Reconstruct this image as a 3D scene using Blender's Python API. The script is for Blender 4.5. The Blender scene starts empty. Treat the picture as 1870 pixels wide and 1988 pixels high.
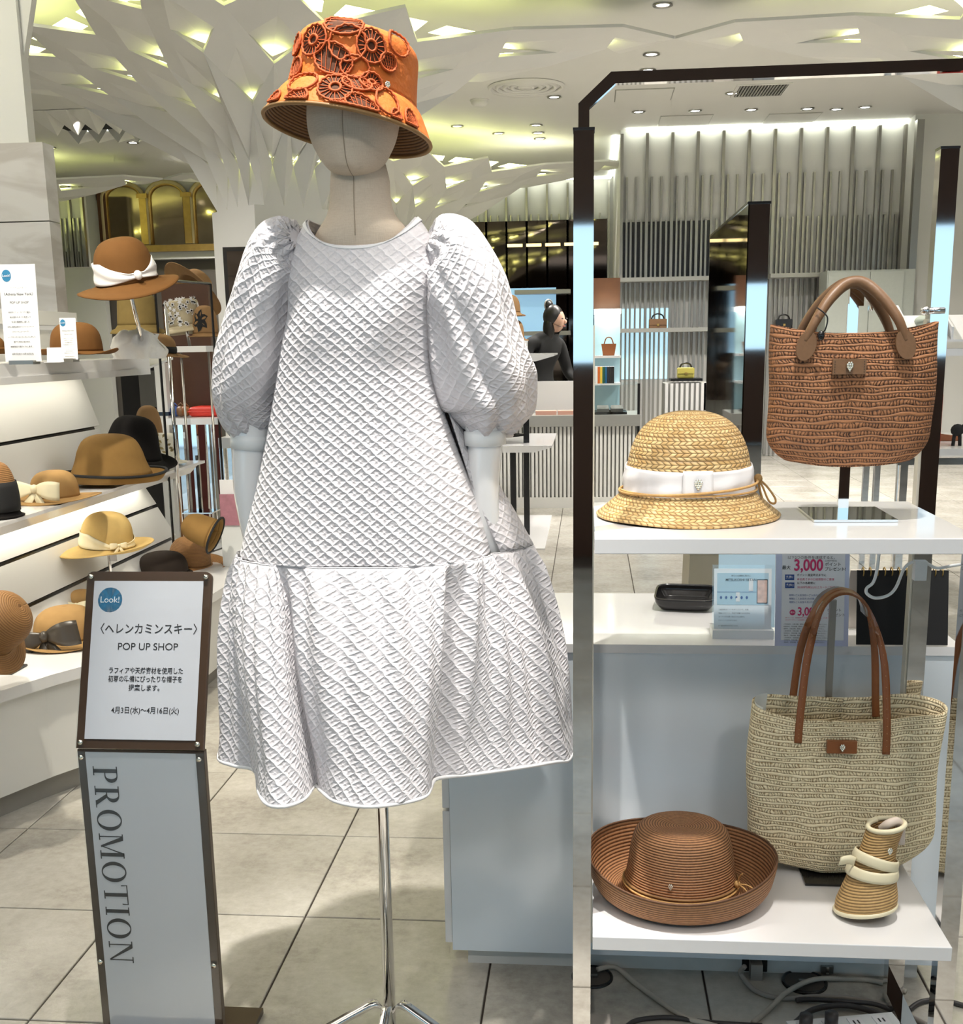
import bpy, bmesh, math, random
from mathutils import Vector, Matrix, Euler, noise
random.seed(7)
SC = bpy.context.scene
COL = SC.collection
PI = math.pi

# ---------------------------------------------------------------- camera
CAM_H = 1.35
FPX, PCX, PCY = 2228.0, 935.0, 1145.0
_p, _y, _r = math.radians(12.11), math.radians(5.455), math.radians(0.942)
FWD = Vector((-math.sin(_y)*math.cos(_p), math.cos(_y)*math.cos(_p), -math.sin(_p)))
_rt = Vector((math.cos(_y), math.sin(_y), 0.0))
_dn = FWD.cross(_rt)
RIGHT = _rt*math.cos(_r) + _dn*math.sin(_r)
DOWN = -_rt*math.sin(_r) + _dn*math.cos(_r)
cam_data = bpy.data.cameras.new('camera')
cam = bpy.data.objects.new('camera', cam_data)
COL.objects.link(cam)
cam.matrix_world = Matrix(((RIGHT.x, -DOWN.x, -FWD.x, 0), (RIGHT.y, -DOWN.y, -FWD.y, 0),
                           (RIGHT.z, -DOWN.z, -FWD.z, CAM_H), (0, 0, 0, 1)))
cam_data.sensor_fit = 'AUTO'; cam_data.sensor_width = 36.0
cam_data.lens = FPX/1988.0*36.0
cam_data.shift_y = (PCY-994.0)/1988.0
cam_data.clip_start = 0.05; cam_data.clip_end = 100
SC.camera = cam

def ray(u, v):
    return RIGHT*((u-PCX)/FPX) + DOWN*((v-PCY)/FPX) + FWD
CAMP = Vector((0, 0, CAM_H))
def AT(u, v, Y):
    d = ray(u, v); return CAMP + d*(Y/d.y)
def ATZ(u, v, Z):
    d = ray(u, v); return CAMP + d*((Z-CAM_H)/d.z)

# ---------------------------------------------------------------- world, exposure
w = bpy.data.worlds.new('daylight'); SC.world = w; w.use_nodes = True
bg = w.node_tree.nodes['Background']
bg.inputs[0].default_value = (0.52, 0.80, 1.0, 1); bg.inputs[1].default_value = 1.6
SC.view_settings.view_transform = 'Standard'; SC.view_settings.look = 'None'
SC.view_settings.gamma = 1; SC.view_settings.use_curve_mapping = False
SC.view_settings.exposure = 0.0
SC.cycles.use_denoising = True
try: SC.cycles.denoiser = 'OPENIMAGEDENOISE'
except Exception: pass
SC.cycles.max_bounces = 6; SC.cycles.diffuse_bounces = 3; SC.cycles.glossy_bounces = 4; SC.cycles.transmission_bounces = 6
SC.cycles.use_adaptive_sampling = True; SC.cycles.adaptive_threshold = .1; SC.cycles.adaptive_min_samples = 16
SC.cycles.caustics_reflective = False; SC.cycles.caustics_refractive = False
SC.cycles.sample_clamp_indirect = 6

# ---------------------------------------------------------------- lamps of the hall
def area(name, loc, size, power, col=(1, .96, .9), rot=(0, 0, 0)):
    d = bpy.data.lights.new(name, 'AREA'); d.shape = 'RECTANGLE'; d.size, d.size_y = size; d.energy = power; d.color = col
    o = bpy.data.objects.new(name, d); o.location = loc; o.rotation_euler = rot; COL.objects.link(o); return o
def spot(name, loc, target, power, angle=50, blend=.5, radius=.05, col=(1, .95, .88)):
    d = bpy.data.lights.new(name, 'SPOT'); d.energy = power; d.spot_size = math.radians(angle); d.spot_blend = blend
    d.shadow_soft_size = radius; d.color = col
    o = bpy.data.objects.new(name, d); o.location = loc
    o.rotation_euler = (Vector(target)-Vector(loc)).to_track_quat('-Z', 'Y').to_euler(); COL.objects.link(o); return o
area('hall_ceiling_light', (0.2, 0.9, 3.64), (4.6, 3.4), 58)
area('hall_ceiling_light', (-3.3, 3.6, 3.64), (1.2, 3.0), 60, (1, .93, .78))
area('hall_ceiling_light', (3.2, 4.4, 3.64), (2.6, 3.0), 70)
spot('downlight', (-.40, 1.64, 3.62), (-.38, 1.98, .6), 500, 26, .6, .03)
spot('downlight', (.42, 1.30, 3.62), (.33, 2.05, .8), 270, 40, .6, .05)
spot('downlight', (-1.3, 2.2, 3.62), (-1.9, 4.1, .9), 330, 55, .6, .06, (1, .93, .78))
spot('downlight', (-2.0, 3.0, 3.62), (-1.9, 3.6, .8), 230, 60, .6, .06, (1, .93, .78))
spot('downlight', (-.9, -1.3, 3.62), (-.45, 2.0, 1.42), 165, 34, .8, .30)  # front fill added behind the camera to brighten head and dress
spot('downlight', (1.2, -1.2, 3.62), (.35, 2.0, .9), 150, 34, .8, .30)  # second added front fill, aimed at the rack
for k, (x, y) in enumerate(((1.0, 10.6), (2.6, 10.6), (0.2, 11.0), (2.4, 9.2), (-1.2, 11.6), (-.6, 14.6), (-5.2, 12.0), (3.4, 7.2), (.6, 7.4), (-5.0, 15.0), (-3.8, 7.0))):
    spot('downlight', (x, y, 3.64), (x, y+.35, 0), 370, 130, .9, .08, (1, .96, .9))

# ---------------------------------------------------------------- node helpers and materials
def newmat(name):
    m = bpy.data.materials.new(name); m.use_nodes = True
    return m, m.node_tree, m.node_tree.nodes['Principled BSDF']
def nd(nt, t, ins=None, **props):
    n = nt.nodes.new(t)
    for k, v in props.items(): setattr(n, k, v)
    for k, v in (ins or {}).items():
        s = n.inputs[k]
        if isinstance(v, bpy.types.NodeSocket): nt.links.new(v, s)
        else: s.default_value = v
    return n
def M(nt, op, a, b=None, c=None):
    n = nt.nodes.new('ShaderNodeMath'); n.operation = op
    for i, v in enumerate((a, b, c)):
        if v is None: continue
        if isinstance(v, bpy.types.NodeSocket): nt.links.new(v, n.inputs[i])
        else: n.inputs[i].default_value = v
    return n.outputs[0]
def rgba(c): return (c[0], c[1], c[2], 1)
def mixc(nt, f, a, b):
    n = nt.nodes.new('ShaderNodeMix'); n.data_type = 'RGBA'
    for s, v in ((n.inputs[0], f), (n.inputs[6], a), (n.inputs[7], b)):
        if isinstance(v, bpy.types.NodeSocket): nt.links.new(v, s)
        else: s.default_value = v if not isinstance(v, tuple) else rgba(v)
    return n.outputs[2]
def bump(nt, bsdf, h, dist=.002, strength=1.0):
    n = nd(nt, 'ShaderNodeBump', {'Height': h, 'Distance': dist, 'Strength': strength})
    nt.links.new(n.outputs[0], bsdf.inputs['Normal'])
def plain(name, col, rough=.5, metal=0.0, noise_amt=.06, nscale=30, spec=None, coat=0, bumpd=0, sheen=0):
    m, nt, b = newmat(name)
    tc = nd(nt, 'ShaderNodeTexCoord')
    nz = nd(nt, 'ShaderNodeTexNoise', {'Vector': tc.outputs['Object'], 'Scale': nscale, 'Detail': 3.0})
    dark = tuple(x*(1-noise_amt) for x in col); lite = tuple(min(1, x*(1+noise_amt)) for x in col)
    nt.links.new(mixc(nt, nz.outputs[0], dark, lite), b.inputs['Base Color'])
    b.inputs['Roughness'].default_value = rough; b.inputs['Metallic'].default_value = metal
    if spec is not None: b.inputs['Specular IOR Level'].default_value = spec
    if coat: b.inputs['Coat Weight'].default_value = coat; b.inputs['Coat Roughness'].default_value = .05
    if sheen: b.inputs['Sheen Weight'].default_value = sheen
    if bumpd: bump(nt, b, nz.outputs[0], bumpd)
    return m
def emis(name, col, strength):
    m, nt, b = newmat(name)
    b.inputs['Base Color'].default_value = rgba(col); b.inputs['Emission Color'].default_value = rgba(col)
    b.inputs['Emission Strength'].default_value = strength
    return m
def uv_xy(nt):
    tc = nd(nt, 'ShaderNodeTexCoord'); sp = nd(nt, 'ShaderNodeSeparateXYZ', {0: tc.outputs['UV']})
    return tc, sp.outputs[0], sp.outputs[1]
def tri(nt, x):   # 1 on the lattice line, 0 midway
    return M(nt, 'ABSOLUTE', M(nt, 'SUBTRACT', M(nt, 'MULTIPLY', M(nt, 'FRACT', x), 2.0), 1.0))

MT = {}
MT['white'] = plain('white_laminate', (.80, .79, .79), .18, coat=.3, noise_amt=.015, nscale=4)
MT['matte_white'] = plain('matte_white_paint', (.74, .73, .70), .55, noise_amt=.02, nscale=3)
MT['plaster'] = plain('vault_plaster', (.80, .79, .75), .6, noise_amt=.02, nscale=5)
MT['counter'] = plain('counter_laminate', (.76, .82, .87), .14, coat=.5, noise_amt=.01, nscale=4)  # faint blue of reflected daylight mixed into the colour
MT['chrome'] = plain('polished_chrome', (.80, .79, .78), .035, 1.0, noise_amt=.01, nscale=3)
MT['steel'] = plain('brushed_steel', (.36, .345, .32), .32, 1.0, noise_amt=.03, nscale=12)
MT['black'] = plain('black_fabric', (.008, .008, .009), .8, noise_amt=.2)
MT['black_gloss'] = plain('black_gloss', (.012, .011, .011), .2, noise_amt=.1)
MT['darkglass'] = plain('dark_glass', (.085, .07, .06), .04, 1.0, noise_amt=.02)
MT['bronze'] = plain('bronze_frame', (.085, .055, .038), .28, .55, noise_amt=.08)
MT['paper'] = plain('lilac_paper', (.66, .63, .67), .45, coat=.6, noise_amt=.01)
MT['whitepaper'] = plain('white_paper', (.84, .84, .86), .5, noise_amt=.01)
MT['ink'] = plain('black_ink', (.02, .018, .02), .6, noise_amt=.02)
MT['blue'] = plain('blue_print', (.03, .19, .36), .5, noise_amt=.02)
MT['magenta'] = plain('magenta_print', (.62, .03, .14), .5, noise_amt=.02)
MT['navy'] = plain('navy_print', (.03, .08, .30), .5, noise_amt=.02)
MT['palebl'] = plain('pale_blue_print', (.44, .60, .70), .5, noise_amt=.02)
MT['gold'] = plain('gilded_wood', (.50, .33, .10), .3, .7, noise_amt=.2, nscale=14)
MT['brownwood'] = plain('brown_wood', (.10, .040, .016), .45, noise_amt=.25, nscale=9)
MT['darkred'] = plain('dark_red_wall', (.085, .012, .008), .6, noise_amt=.1)
MT['red'] = plain('red_leather', (.62, .03, .015), .4, noise_amt=.06)
MT['led'] = emis('cove_led', (.94, 1.0, .36), 34.0)
MT['ledsoft'] = emis('ceiling_cove_led', (.95, 1.0, .42), 8.0)
MT['lamp'] = emis('downlight_lens', (1.0, .97, .9), 14.0)
MT['whiteled'] = emis('white_cove_led', (.95, 1.0, .86), 6.0)
MT['grey'] = plain('grey_metal', (.40, .39, .36), .35, .6, noise_amt=.03)
MT['tan'] = plain('tan_leather', (.21, .11, .052), .42, noise_amt=.1, bumpd=.0004, nscale=160)
MT['cognac'] = plain('cognac_leather', (.26, .085, .025), .38, noise_amt=.12, bumpd=.0004, nscale=160)
MT['cream'] = plain('cream_ribbon', (.80, .72, .50), .5, noise_amt=.05)
MT['ribbonwhite'] = plain('white_ribbon', (.80, .78, .78), .5, noise_amt=.04, nscale=14)
MT['rope'] = plain('straw_cord', (.56, .33, .12), .7, noise_amt=.3, nscale=220, bumpd=.0006)
MT['skin'] = plain('skin', (.55, .33, .24), .5)
MT['plastic'] = plain('white_plastic', (.78, .80, .80), .3, noise_amt=.02)
MT['cable'] = plain('grey_cable', (.30, .27, .24), .5, noise_amt=.1)
MT['cablelight'] = plain('beige_cable', (.46, .42, .36), .5, noise_amt=.1)
MT['cabledark'] = plain('dark_cable', (.035, .03, .03), .45, noise_amt=.1)
MT['olive'] = plain('yellow_leather', (.55, .48, .10), .45, noise_amt=.05)
MT['pink'] = plain('pink_leather', (.75, .42, .33), .4, noise_amt=.05)
MT['pinkprint'] = plain('dusty_pink_card', (.42, .19, .24), .5, noise_amt=.25, nscale=40)
MT['beige'] = plain('beige_leather', (.34, .31, .24), .5, noise_amt=.05)
MT['silver'] = plain('silver_badge', (.85, .80, .70), .18, 1.0, noise_amt=.25, nscale=400)
MT['tissue'] = plain('white_tissue', (.80, .79, .76), .7, noise_amt=.06, nscale=25, bumpd=.006)
MT['clear'] = None
def glass_mat():
    m, nt, b = newmat('clear_acrylic')
    tr = nd(nt, 'ShaderNodeBsdfTransparent', {0: (.97, .99, .99, 1)}); gl = nd(nt, 'ShaderNodeBsdfGlossy', {'Color': (1, 1, 1, 1), 'Roughness': .05})
    mx = nd(nt, 'ShaderNodeMixShader', {0: .05, 1: tr.outputs[0], 2: gl.outputs[0]})
    nt.links.new(mx.outputs[0], nt.nodes['Material Output'].inputs[0])
    return m
MT['clear'] = glass_mat()

def m_felt(name, col, amt=.14):
    return plain(name, col, .85, noise_amt=amt, nscale=22, bumpd=.0008, spec=.15)
FELT = {k: m_felt('felt_'+k, c) for k, c in {
    'camel': (.27, .155, .05), 'brown': (.145, .066, .02), 'tan': (.30, .175, .08), 'gold': (.58, .40, .15),
    'black': (.006, .005, .005), 'sand': (.36, .215, .085), 'white': (.80, .77, .66), 'dark': (.03, .022, .018), 'olive': (.22, .155, .055)}.items()}

def m_linen():
    m, nt, b = newmat('natural_linen')
    tc = nd(nt, 'ShaderNodeTexCoord')
    mp = nd(nt, 'ShaderNodeMapping', {'Vector': tc.outputs['Object'], 'Scale': (700, 700, 700)})
    a = nd(nt, 'ShaderNodeTexNoise', {'Vector': nd(nt, 'ShaderNodeMapping', {'Vector': tc.outputs['Object'], 'Scale': (60, 60, 900)}).outputs[0], 'Scale': 1.0})
    c = nd(nt, 'ShaderNodeTexNoise', {'Vector': nd(nt, 'ShaderNodeMapping', {'Vector': tc.outputs['Object'], 'Scale': (900, 900, 60)}).outputs[0], 'Scale': 1.0})
    h = M(nt, 'ADD', a.outputs[0], c.outputs[0])
    nt.links.new(mixc(nt, M(nt, 'MULTIPLY', h, .5), (.58, .46, .34), (.82, .70, .56)), b.inputs['Base Color'])
    b.inputs['Roughness'].default_value = .85
    bump(nt, b, h, .0005)
    return m
MT['linen'] = m_linen()

def m_dress():
    m, nt, b = newmat('white_cloque')
    tc, x, y = uv_xy(nt)
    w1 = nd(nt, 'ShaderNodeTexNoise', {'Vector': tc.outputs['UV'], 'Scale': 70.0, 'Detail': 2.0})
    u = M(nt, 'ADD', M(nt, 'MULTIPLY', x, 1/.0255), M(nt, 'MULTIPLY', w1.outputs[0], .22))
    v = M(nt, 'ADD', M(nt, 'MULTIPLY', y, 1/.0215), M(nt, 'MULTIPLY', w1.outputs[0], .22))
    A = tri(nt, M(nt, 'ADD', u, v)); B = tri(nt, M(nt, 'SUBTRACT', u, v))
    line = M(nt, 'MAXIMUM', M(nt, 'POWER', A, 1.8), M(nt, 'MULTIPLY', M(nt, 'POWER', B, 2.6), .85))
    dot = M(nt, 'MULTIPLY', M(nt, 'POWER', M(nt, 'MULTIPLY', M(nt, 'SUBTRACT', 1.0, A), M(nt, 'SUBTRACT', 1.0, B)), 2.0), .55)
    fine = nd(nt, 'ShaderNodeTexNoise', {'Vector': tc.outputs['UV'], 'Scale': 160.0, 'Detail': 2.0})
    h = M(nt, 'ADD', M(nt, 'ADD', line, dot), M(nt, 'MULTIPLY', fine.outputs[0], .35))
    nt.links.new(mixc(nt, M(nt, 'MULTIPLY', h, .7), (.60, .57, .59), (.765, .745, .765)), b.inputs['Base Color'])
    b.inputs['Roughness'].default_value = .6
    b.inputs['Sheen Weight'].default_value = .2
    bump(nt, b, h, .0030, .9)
    return m
MT['dress'] = m_dress()
MT['trimwhite'] = plain('white_cotton_trim', (.80, .79, .79), .6, noise_amt=.02)

def m_crochet(name, dark, lite, row=.0118, st=.0056, d=.0014, bias=0.0):
    m, nt, b = newmat(name)
    tc, x, y = uv_xy(nt)
    wz = nd(nt, 'ShaderNodeTexNoise', {'Vector': nd(nt, 'ShaderNodeMapping', {'Vector': tc.outputs['UV'], 'Scale': (14, 30, 1)}).outputs[0], 'Scale': 1.0, 'Detail': 2.0})
    v = M(nt, 'ADD', M(nt, 'MULTIPLY', y, 1/row), M(nt, 'MULTIPLY', wz.outputs[0], 1.5))
    cell = M(nt, 'FLOOR', v); par = M(nt, 'MULTIPLY', M(nt, 'MODULO', cell, 2.0), .5)
    jit = nd(nt, 'ShaderNodeTexWhiteNoise', {'W': cell}, noise_dimensions='1D')
    u = M(nt, 'ADD', M(nt, 'ADD', M(nt, 'MULTIPLY', x, 1/st), par), M(nt, 'MULTIPLY', jit.outputs[0], .6))
    fv = M(nt, 'FRACT', v)
    up = M(nt, 'LESS_THAN', fv, .42)                                             # plain cord, then a row of small stitches
    rope = M(nt, 'ADD', M(nt, 'MULTIPLY', M(nt, 'SINE', M(nt, 'MULTIPLY', fv, PI/.42)), up), M(nt, 'MULTIPLY', M(nt, 'SINE', M(nt, 'MULTIPLY', M(nt, 'SUBTRACT', fv, .42), PI/.58)), M(nt, 'SUBTRACT', 1.0, up)))
    rope = M(nt, 'ABSOLUTE', rope)
    irr = nd(nt, 'ShaderNodeTexNoise', {'Vector': tc.outputs['UV'], 'Scale': 85.0, 'Detail': 1.0})
    u = M(nt, 'ADD', u, M(nt, 'MULTIPLY', irr.outputs[0], 2.2))
    hole = M(nt, 'MULTIPLY', M(nt, 'POWER', tri(nt, M(nt, 'ADD', u, M(nt, 'MULTIPLY', fv, .25))), 2.0), M(nt, 'MULTIPLY', M(nt, 'SUBTRACT', 1.0, up), M(nt, 'MULTIPLY', irr.outputs[0], 1.9)))
    fine = nd(nt, 'ShaderNodeTexNoise', {'Vector': tc.outputs['UV'], 'Scale': 420.0, 'Detail': 3.0})
    big = nd(nt, 'ShaderNodeTexNoise', {'Vector': nd(nt, 'ShaderNodeMapping', {'Vector': tc.outputs['UV'], 'Scale': (25, 90, 1)}).outputs[0], 'Scale': 1.0})
    h = M(nt, 'SUBTRACT', M(nt, 'ADD', M(nt, 'POWER', rope, .6), M(nt, 'MULTIPLY', fine.outputs[0], .5)), M(nt, 'MULTIPLY', hole, 1.1))
    f = M(nt, 'ADD', M(nt, 'MULTIPLY', h, .72), M(nt, 'MULTIPLY', M(nt, 'SUBTRACT', big.outputs[0], .5-bias), .8))
    cl = nd(nt, 'ShaderNodeClamp', {'Value': f})
    nt.links.new(mixc(nt, cl.outputs[0], dark, lite), b.inputs['Base Color'])
    b.inputs['Roughness'].default_value = .7
    bump(nt, b, h, d)
    return m
MT['crochet_brown'] = m_crochet('brown_crochet_raffia', (.05, .016, .006), (.48, .21, .088))
MT['crochet_cream'] = m_crochet('cream_crochet_raffia', (.34, .22, .09), (.98, .84, .56), bias=.22)

def m_rings(name, dark, lite, row=.0042, d=.0009):
    m, nt, b = newmat(name)
    tc, x, y = uv_xy(nt)
    v = M(nt, 'MULTIPLY', y, 1/row)
    rope = M(nt, 'SINE', M(nt, 'MULTIPLY', M(nt, 'FRACT', v), PI))
    cell = M(nt, 'FLOOR', v)
    vec = nd(nt, 'ShaderNodeCombineXYZ', {0: M(nt, 'MULTIPLY', x, 134.0), 1: M(nt, 'MULTIPLY', cell, 7.31)})
    n1 = nd(nt, 'ShaderNodeTexNoise', {'Vector': vec.outputs[0], 'Scale': 1.0, 'Detail': 3.0})
    h = M(nt, 'ADD', rope, M(nt, 'MULTIPLY', n1.outputs[0], .7))
    cl = nd(nt, 'ShaderNodeClamp', {'Value': M(nt, 'SUBTRACT', M(nt, 'MULTIPLY', h, .75), .12)})
    nt.links.new(mixc(nt, cl.outputs[0], dark, lite), b.inputs['Base Color'])
    b.inputs['Roughness'].default_value = .65
    bump(nt, b, h, d)
    return m
MT['raffia_brown'] = m_rings('brown_raffia_braid', (.05, .018, .007), (.50, .24, .105), .0048, .0013)
MT['raffia_tan'] = m_rings('tan_raffia_braid', (.20, .10, .03), (.66, .42, .17), .0056, .0014)
MT['straw_lining'] = m_rings('dark_straw_lining', (.05, .022, .008), (.24, .115, .04), .005)
MT['felt_ribbed'] = m_rings('ribbed_straw', (.18, .08, .025), (.36, .18, .06), .006)

def m_braid():
    m, nt, b = newmat('golden_straw_braid')
    tc, x, y = uv_xy(nt)
    row = .0205
    v = M(nt, 'MULTIPLY', y, 1/row); fv = M(nt, 'FRACT', v); cell = M(nt, 'FLOOR', v)
    jit = nd(nt, 'ShaderNodeTexWhiteNoise', {'W': cell}, noise_dimensions='1D')
    wz = nd(nt, 'ShaderNodeTexNoise', {'Vector': tc.outputs['UV'], 'Scale': 60.0})
    u0 = M(nt, 'ADD', M(nt, 'ADD', M(nt, 'MULTIPLY', x, 1/.0125), jit.outputs[0]), M(nt, 'MULTIPLY', wz.outputs[0], .35))
    s3 = M(nt, 'MULTIPLY', fv, 3.0); lane = M(nt, 'FLOOR', s3); fl = M(nt, 'FRACT', s3)
    sgn = M(nt, 'SUBTRACT', M(nt, 'MULTIPLY', M(nt, 'MODULO', lane, 2.0), 2.0), 1.0)
    u = M(nt, 'ADD', M(nt, 'ADD', u0, M(nt, 'MULTIPLY', M(nt, 'MULTIPLY', fl, sgn), .55)), M(nt, 'MULTIPLY', lane, .31))
    fu = M(nt, 'FRACT', u)
    leaf = M(nt, 'MULTIPLY', M(nt, 'POWER', M(nt, 'SINE', M(nt, 'MULTIPLY', fu, PI)), .5), M(nt, 'POWER', M(nt, 'SINE', M(nt, 'MULTIPLY', fl, PI)), .35))
    seam = M(nt, 'POWER', M(nt, 'SINE', M(nt, 'MULTIPLY', fv, PI)), .35)
    fib = nd(nt, 'ShaderNodeTexNoise', {'Vector': tc.outputs['UV'], 'Scale': 500.0, 'Detail': 2.0})
    h = M(nt, 'ADD', M(nt, 'MULTIPLY', M(nt, 'MULTIPLY', leaf, seam), 1.0), M(nt, 'MULTIPLY', fib.outputs[0], .12))
    idv = nd(nt, 'ShaderNodeCombineXYZ', {0: M(nt, 'FLOOR', u), 1: M(nt, 'ADD', M(nt, 'MULTIPLY', cell, 3.0), lane)})
    rnd = nd(nt, 'ShaderNodeTexWhiteNoise', {'Vector': idv.outputs[0]}, noise_dimensions='2D')
    lite = mixc(nt, rnd.outputs[0], (.56, .345, .125), (.80, .57, .27))
    cl = nd(nt, 'ShaderNodeClamp', {'Value': M(nt, 'MULTIPLY', h, 1.25)})
    nt.links.new(mixc(nt, cl.outputs[0], (.20, .105, .03), lite), b.inputs['Base Color'])
    b.inputs['Roughness'].default_value = .5
    bump(nt, b, h, .0022)
    return m
MT['straw'] = m_braid()

def m_orange():
    m, nt, b = newmat('orange_cotton')
    tc = nd(nt, 'ShaderNodeTexCoord')
    n1 = nd(nt, 'ShaderNodeTexNoise', {'Vector': tc.outputs['Object'], 'Scale': 18.0, 'Detail': 4.0})
    n2 = nd(nt, 'ShaderNodeTexNoise', {'Vector': tc.outputs['Object'], 'Scale': 60.0, 'Detail': 3.0})
    nt.links.new(mixc(nt, n1.outputs[0], (.56, .125, .012), (.70, .185, .022)), b.inputs['Base Color'])
    b.inputs['Roughness'].default_value = .7
    bump(nt, b, n2.outputs[0], .003)
    return m
MT['orange'] = m_orange()
MT['orange_lace'] = plain('orange_crochet_thread', (.42, .075, .008), .75, noise_amt=.3, nscale=300, bumpd=.0008)
MT['lace_hole'] = plain('dark_lace_ground', (.085, .030, .012), .9, noise_amt=.5, nscale=120)

def m_tile():
    m, nt, b = newmat('grey_stone_tile')
    tc = nd(nt, 'ShaderNodeTexCoord'); oi = nd(nt, 'ShaderNodeObjectInfo'); geo = nd(nt, 'ShaderNodeNewGeometry')
    n1 = nd(nt, 'ShaderNodeTexNoise', {'Vector': geo.outputs['Position'], 'Scale': 2.6, 'Detail': 6.0, 'Roughness': .62})
    n2 = nd(nt, 'ShaderNodeTexNoise', {'Vector': geo.outputs['Position'], 'Scale': 38.0, 'Detail': 4.0, 'Roughness': .7})
    f = M(nt, 'ADD', M(nt, 'MULTIPLY', n1.outputs[0], .75), M(nt, 'MULTIPLY', n2.outputs[0], .35))
    cr = nd(nt, 'ShaderNodeValToRGB', {'Fac': f})
    e = cr.color_ramp.elements
    e[0].position = .34; e[0].color = (.30, .275, .235, 1); e[1].position = .72; e[1].color = (.60, .575, .52, 1)
    k = e.new(.52); k.color = (.47, .44, .385, 1)
    hs = nd(nt, 'ShaderNodeHueSaturation', {'Color': cr.outputs[0], 'Value': M(nt, 'ADD', .93, M(nt, 'MULTIPLY', oi.outputs['Random'], .14))})
    nt.links.new(hs.outputs[0], b.inputs['Base Color'])
    nt.links.new(M(nt, 'ADD', .13, M(nt, 'MULTIPLY', n2.outputs[0], .16)), b.inputs['Roughness'])
    bump(nt, b, n2.outputs[0], .0006)
    return m
MT['tile'] = m_tile()
MT['grout'] = plain('dark_grout', (.07, .055, .045), .9)

def m_marble():
    m, nt, b = newmat('pale_marble')
    tc = nd(nt, 'ShaderNodeTexCoord')
    wv = nd(nt, 'ShaderNodeTexNoise', {'Vector': nd(nt, 'ShaderNodeMapping', {'Vector': tc.outputs['Object'], 'Scale': (1.5, 1.5, 4)}).outputs[0], 'Scale': 1.0, 'Detail': 8.0, 'Distortion': 1.5})
    cr = nd(nt, 'ShaderNodeValToRGB', {'Fac': wv.outputs[0]})
    e = cr.color_ramp.elements; e[0].position = .42; e[0].color = (.60, .56, .52, 1); e[1].position = .55; e[1].color = (.74, .71, .68, 1)
    nt.links.new(cr.outputs[0], b.inputs['Base Color']); b.inputs['Roughness'].default_value = .25
    return m
MT['marble'] = m_marble()

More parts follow.
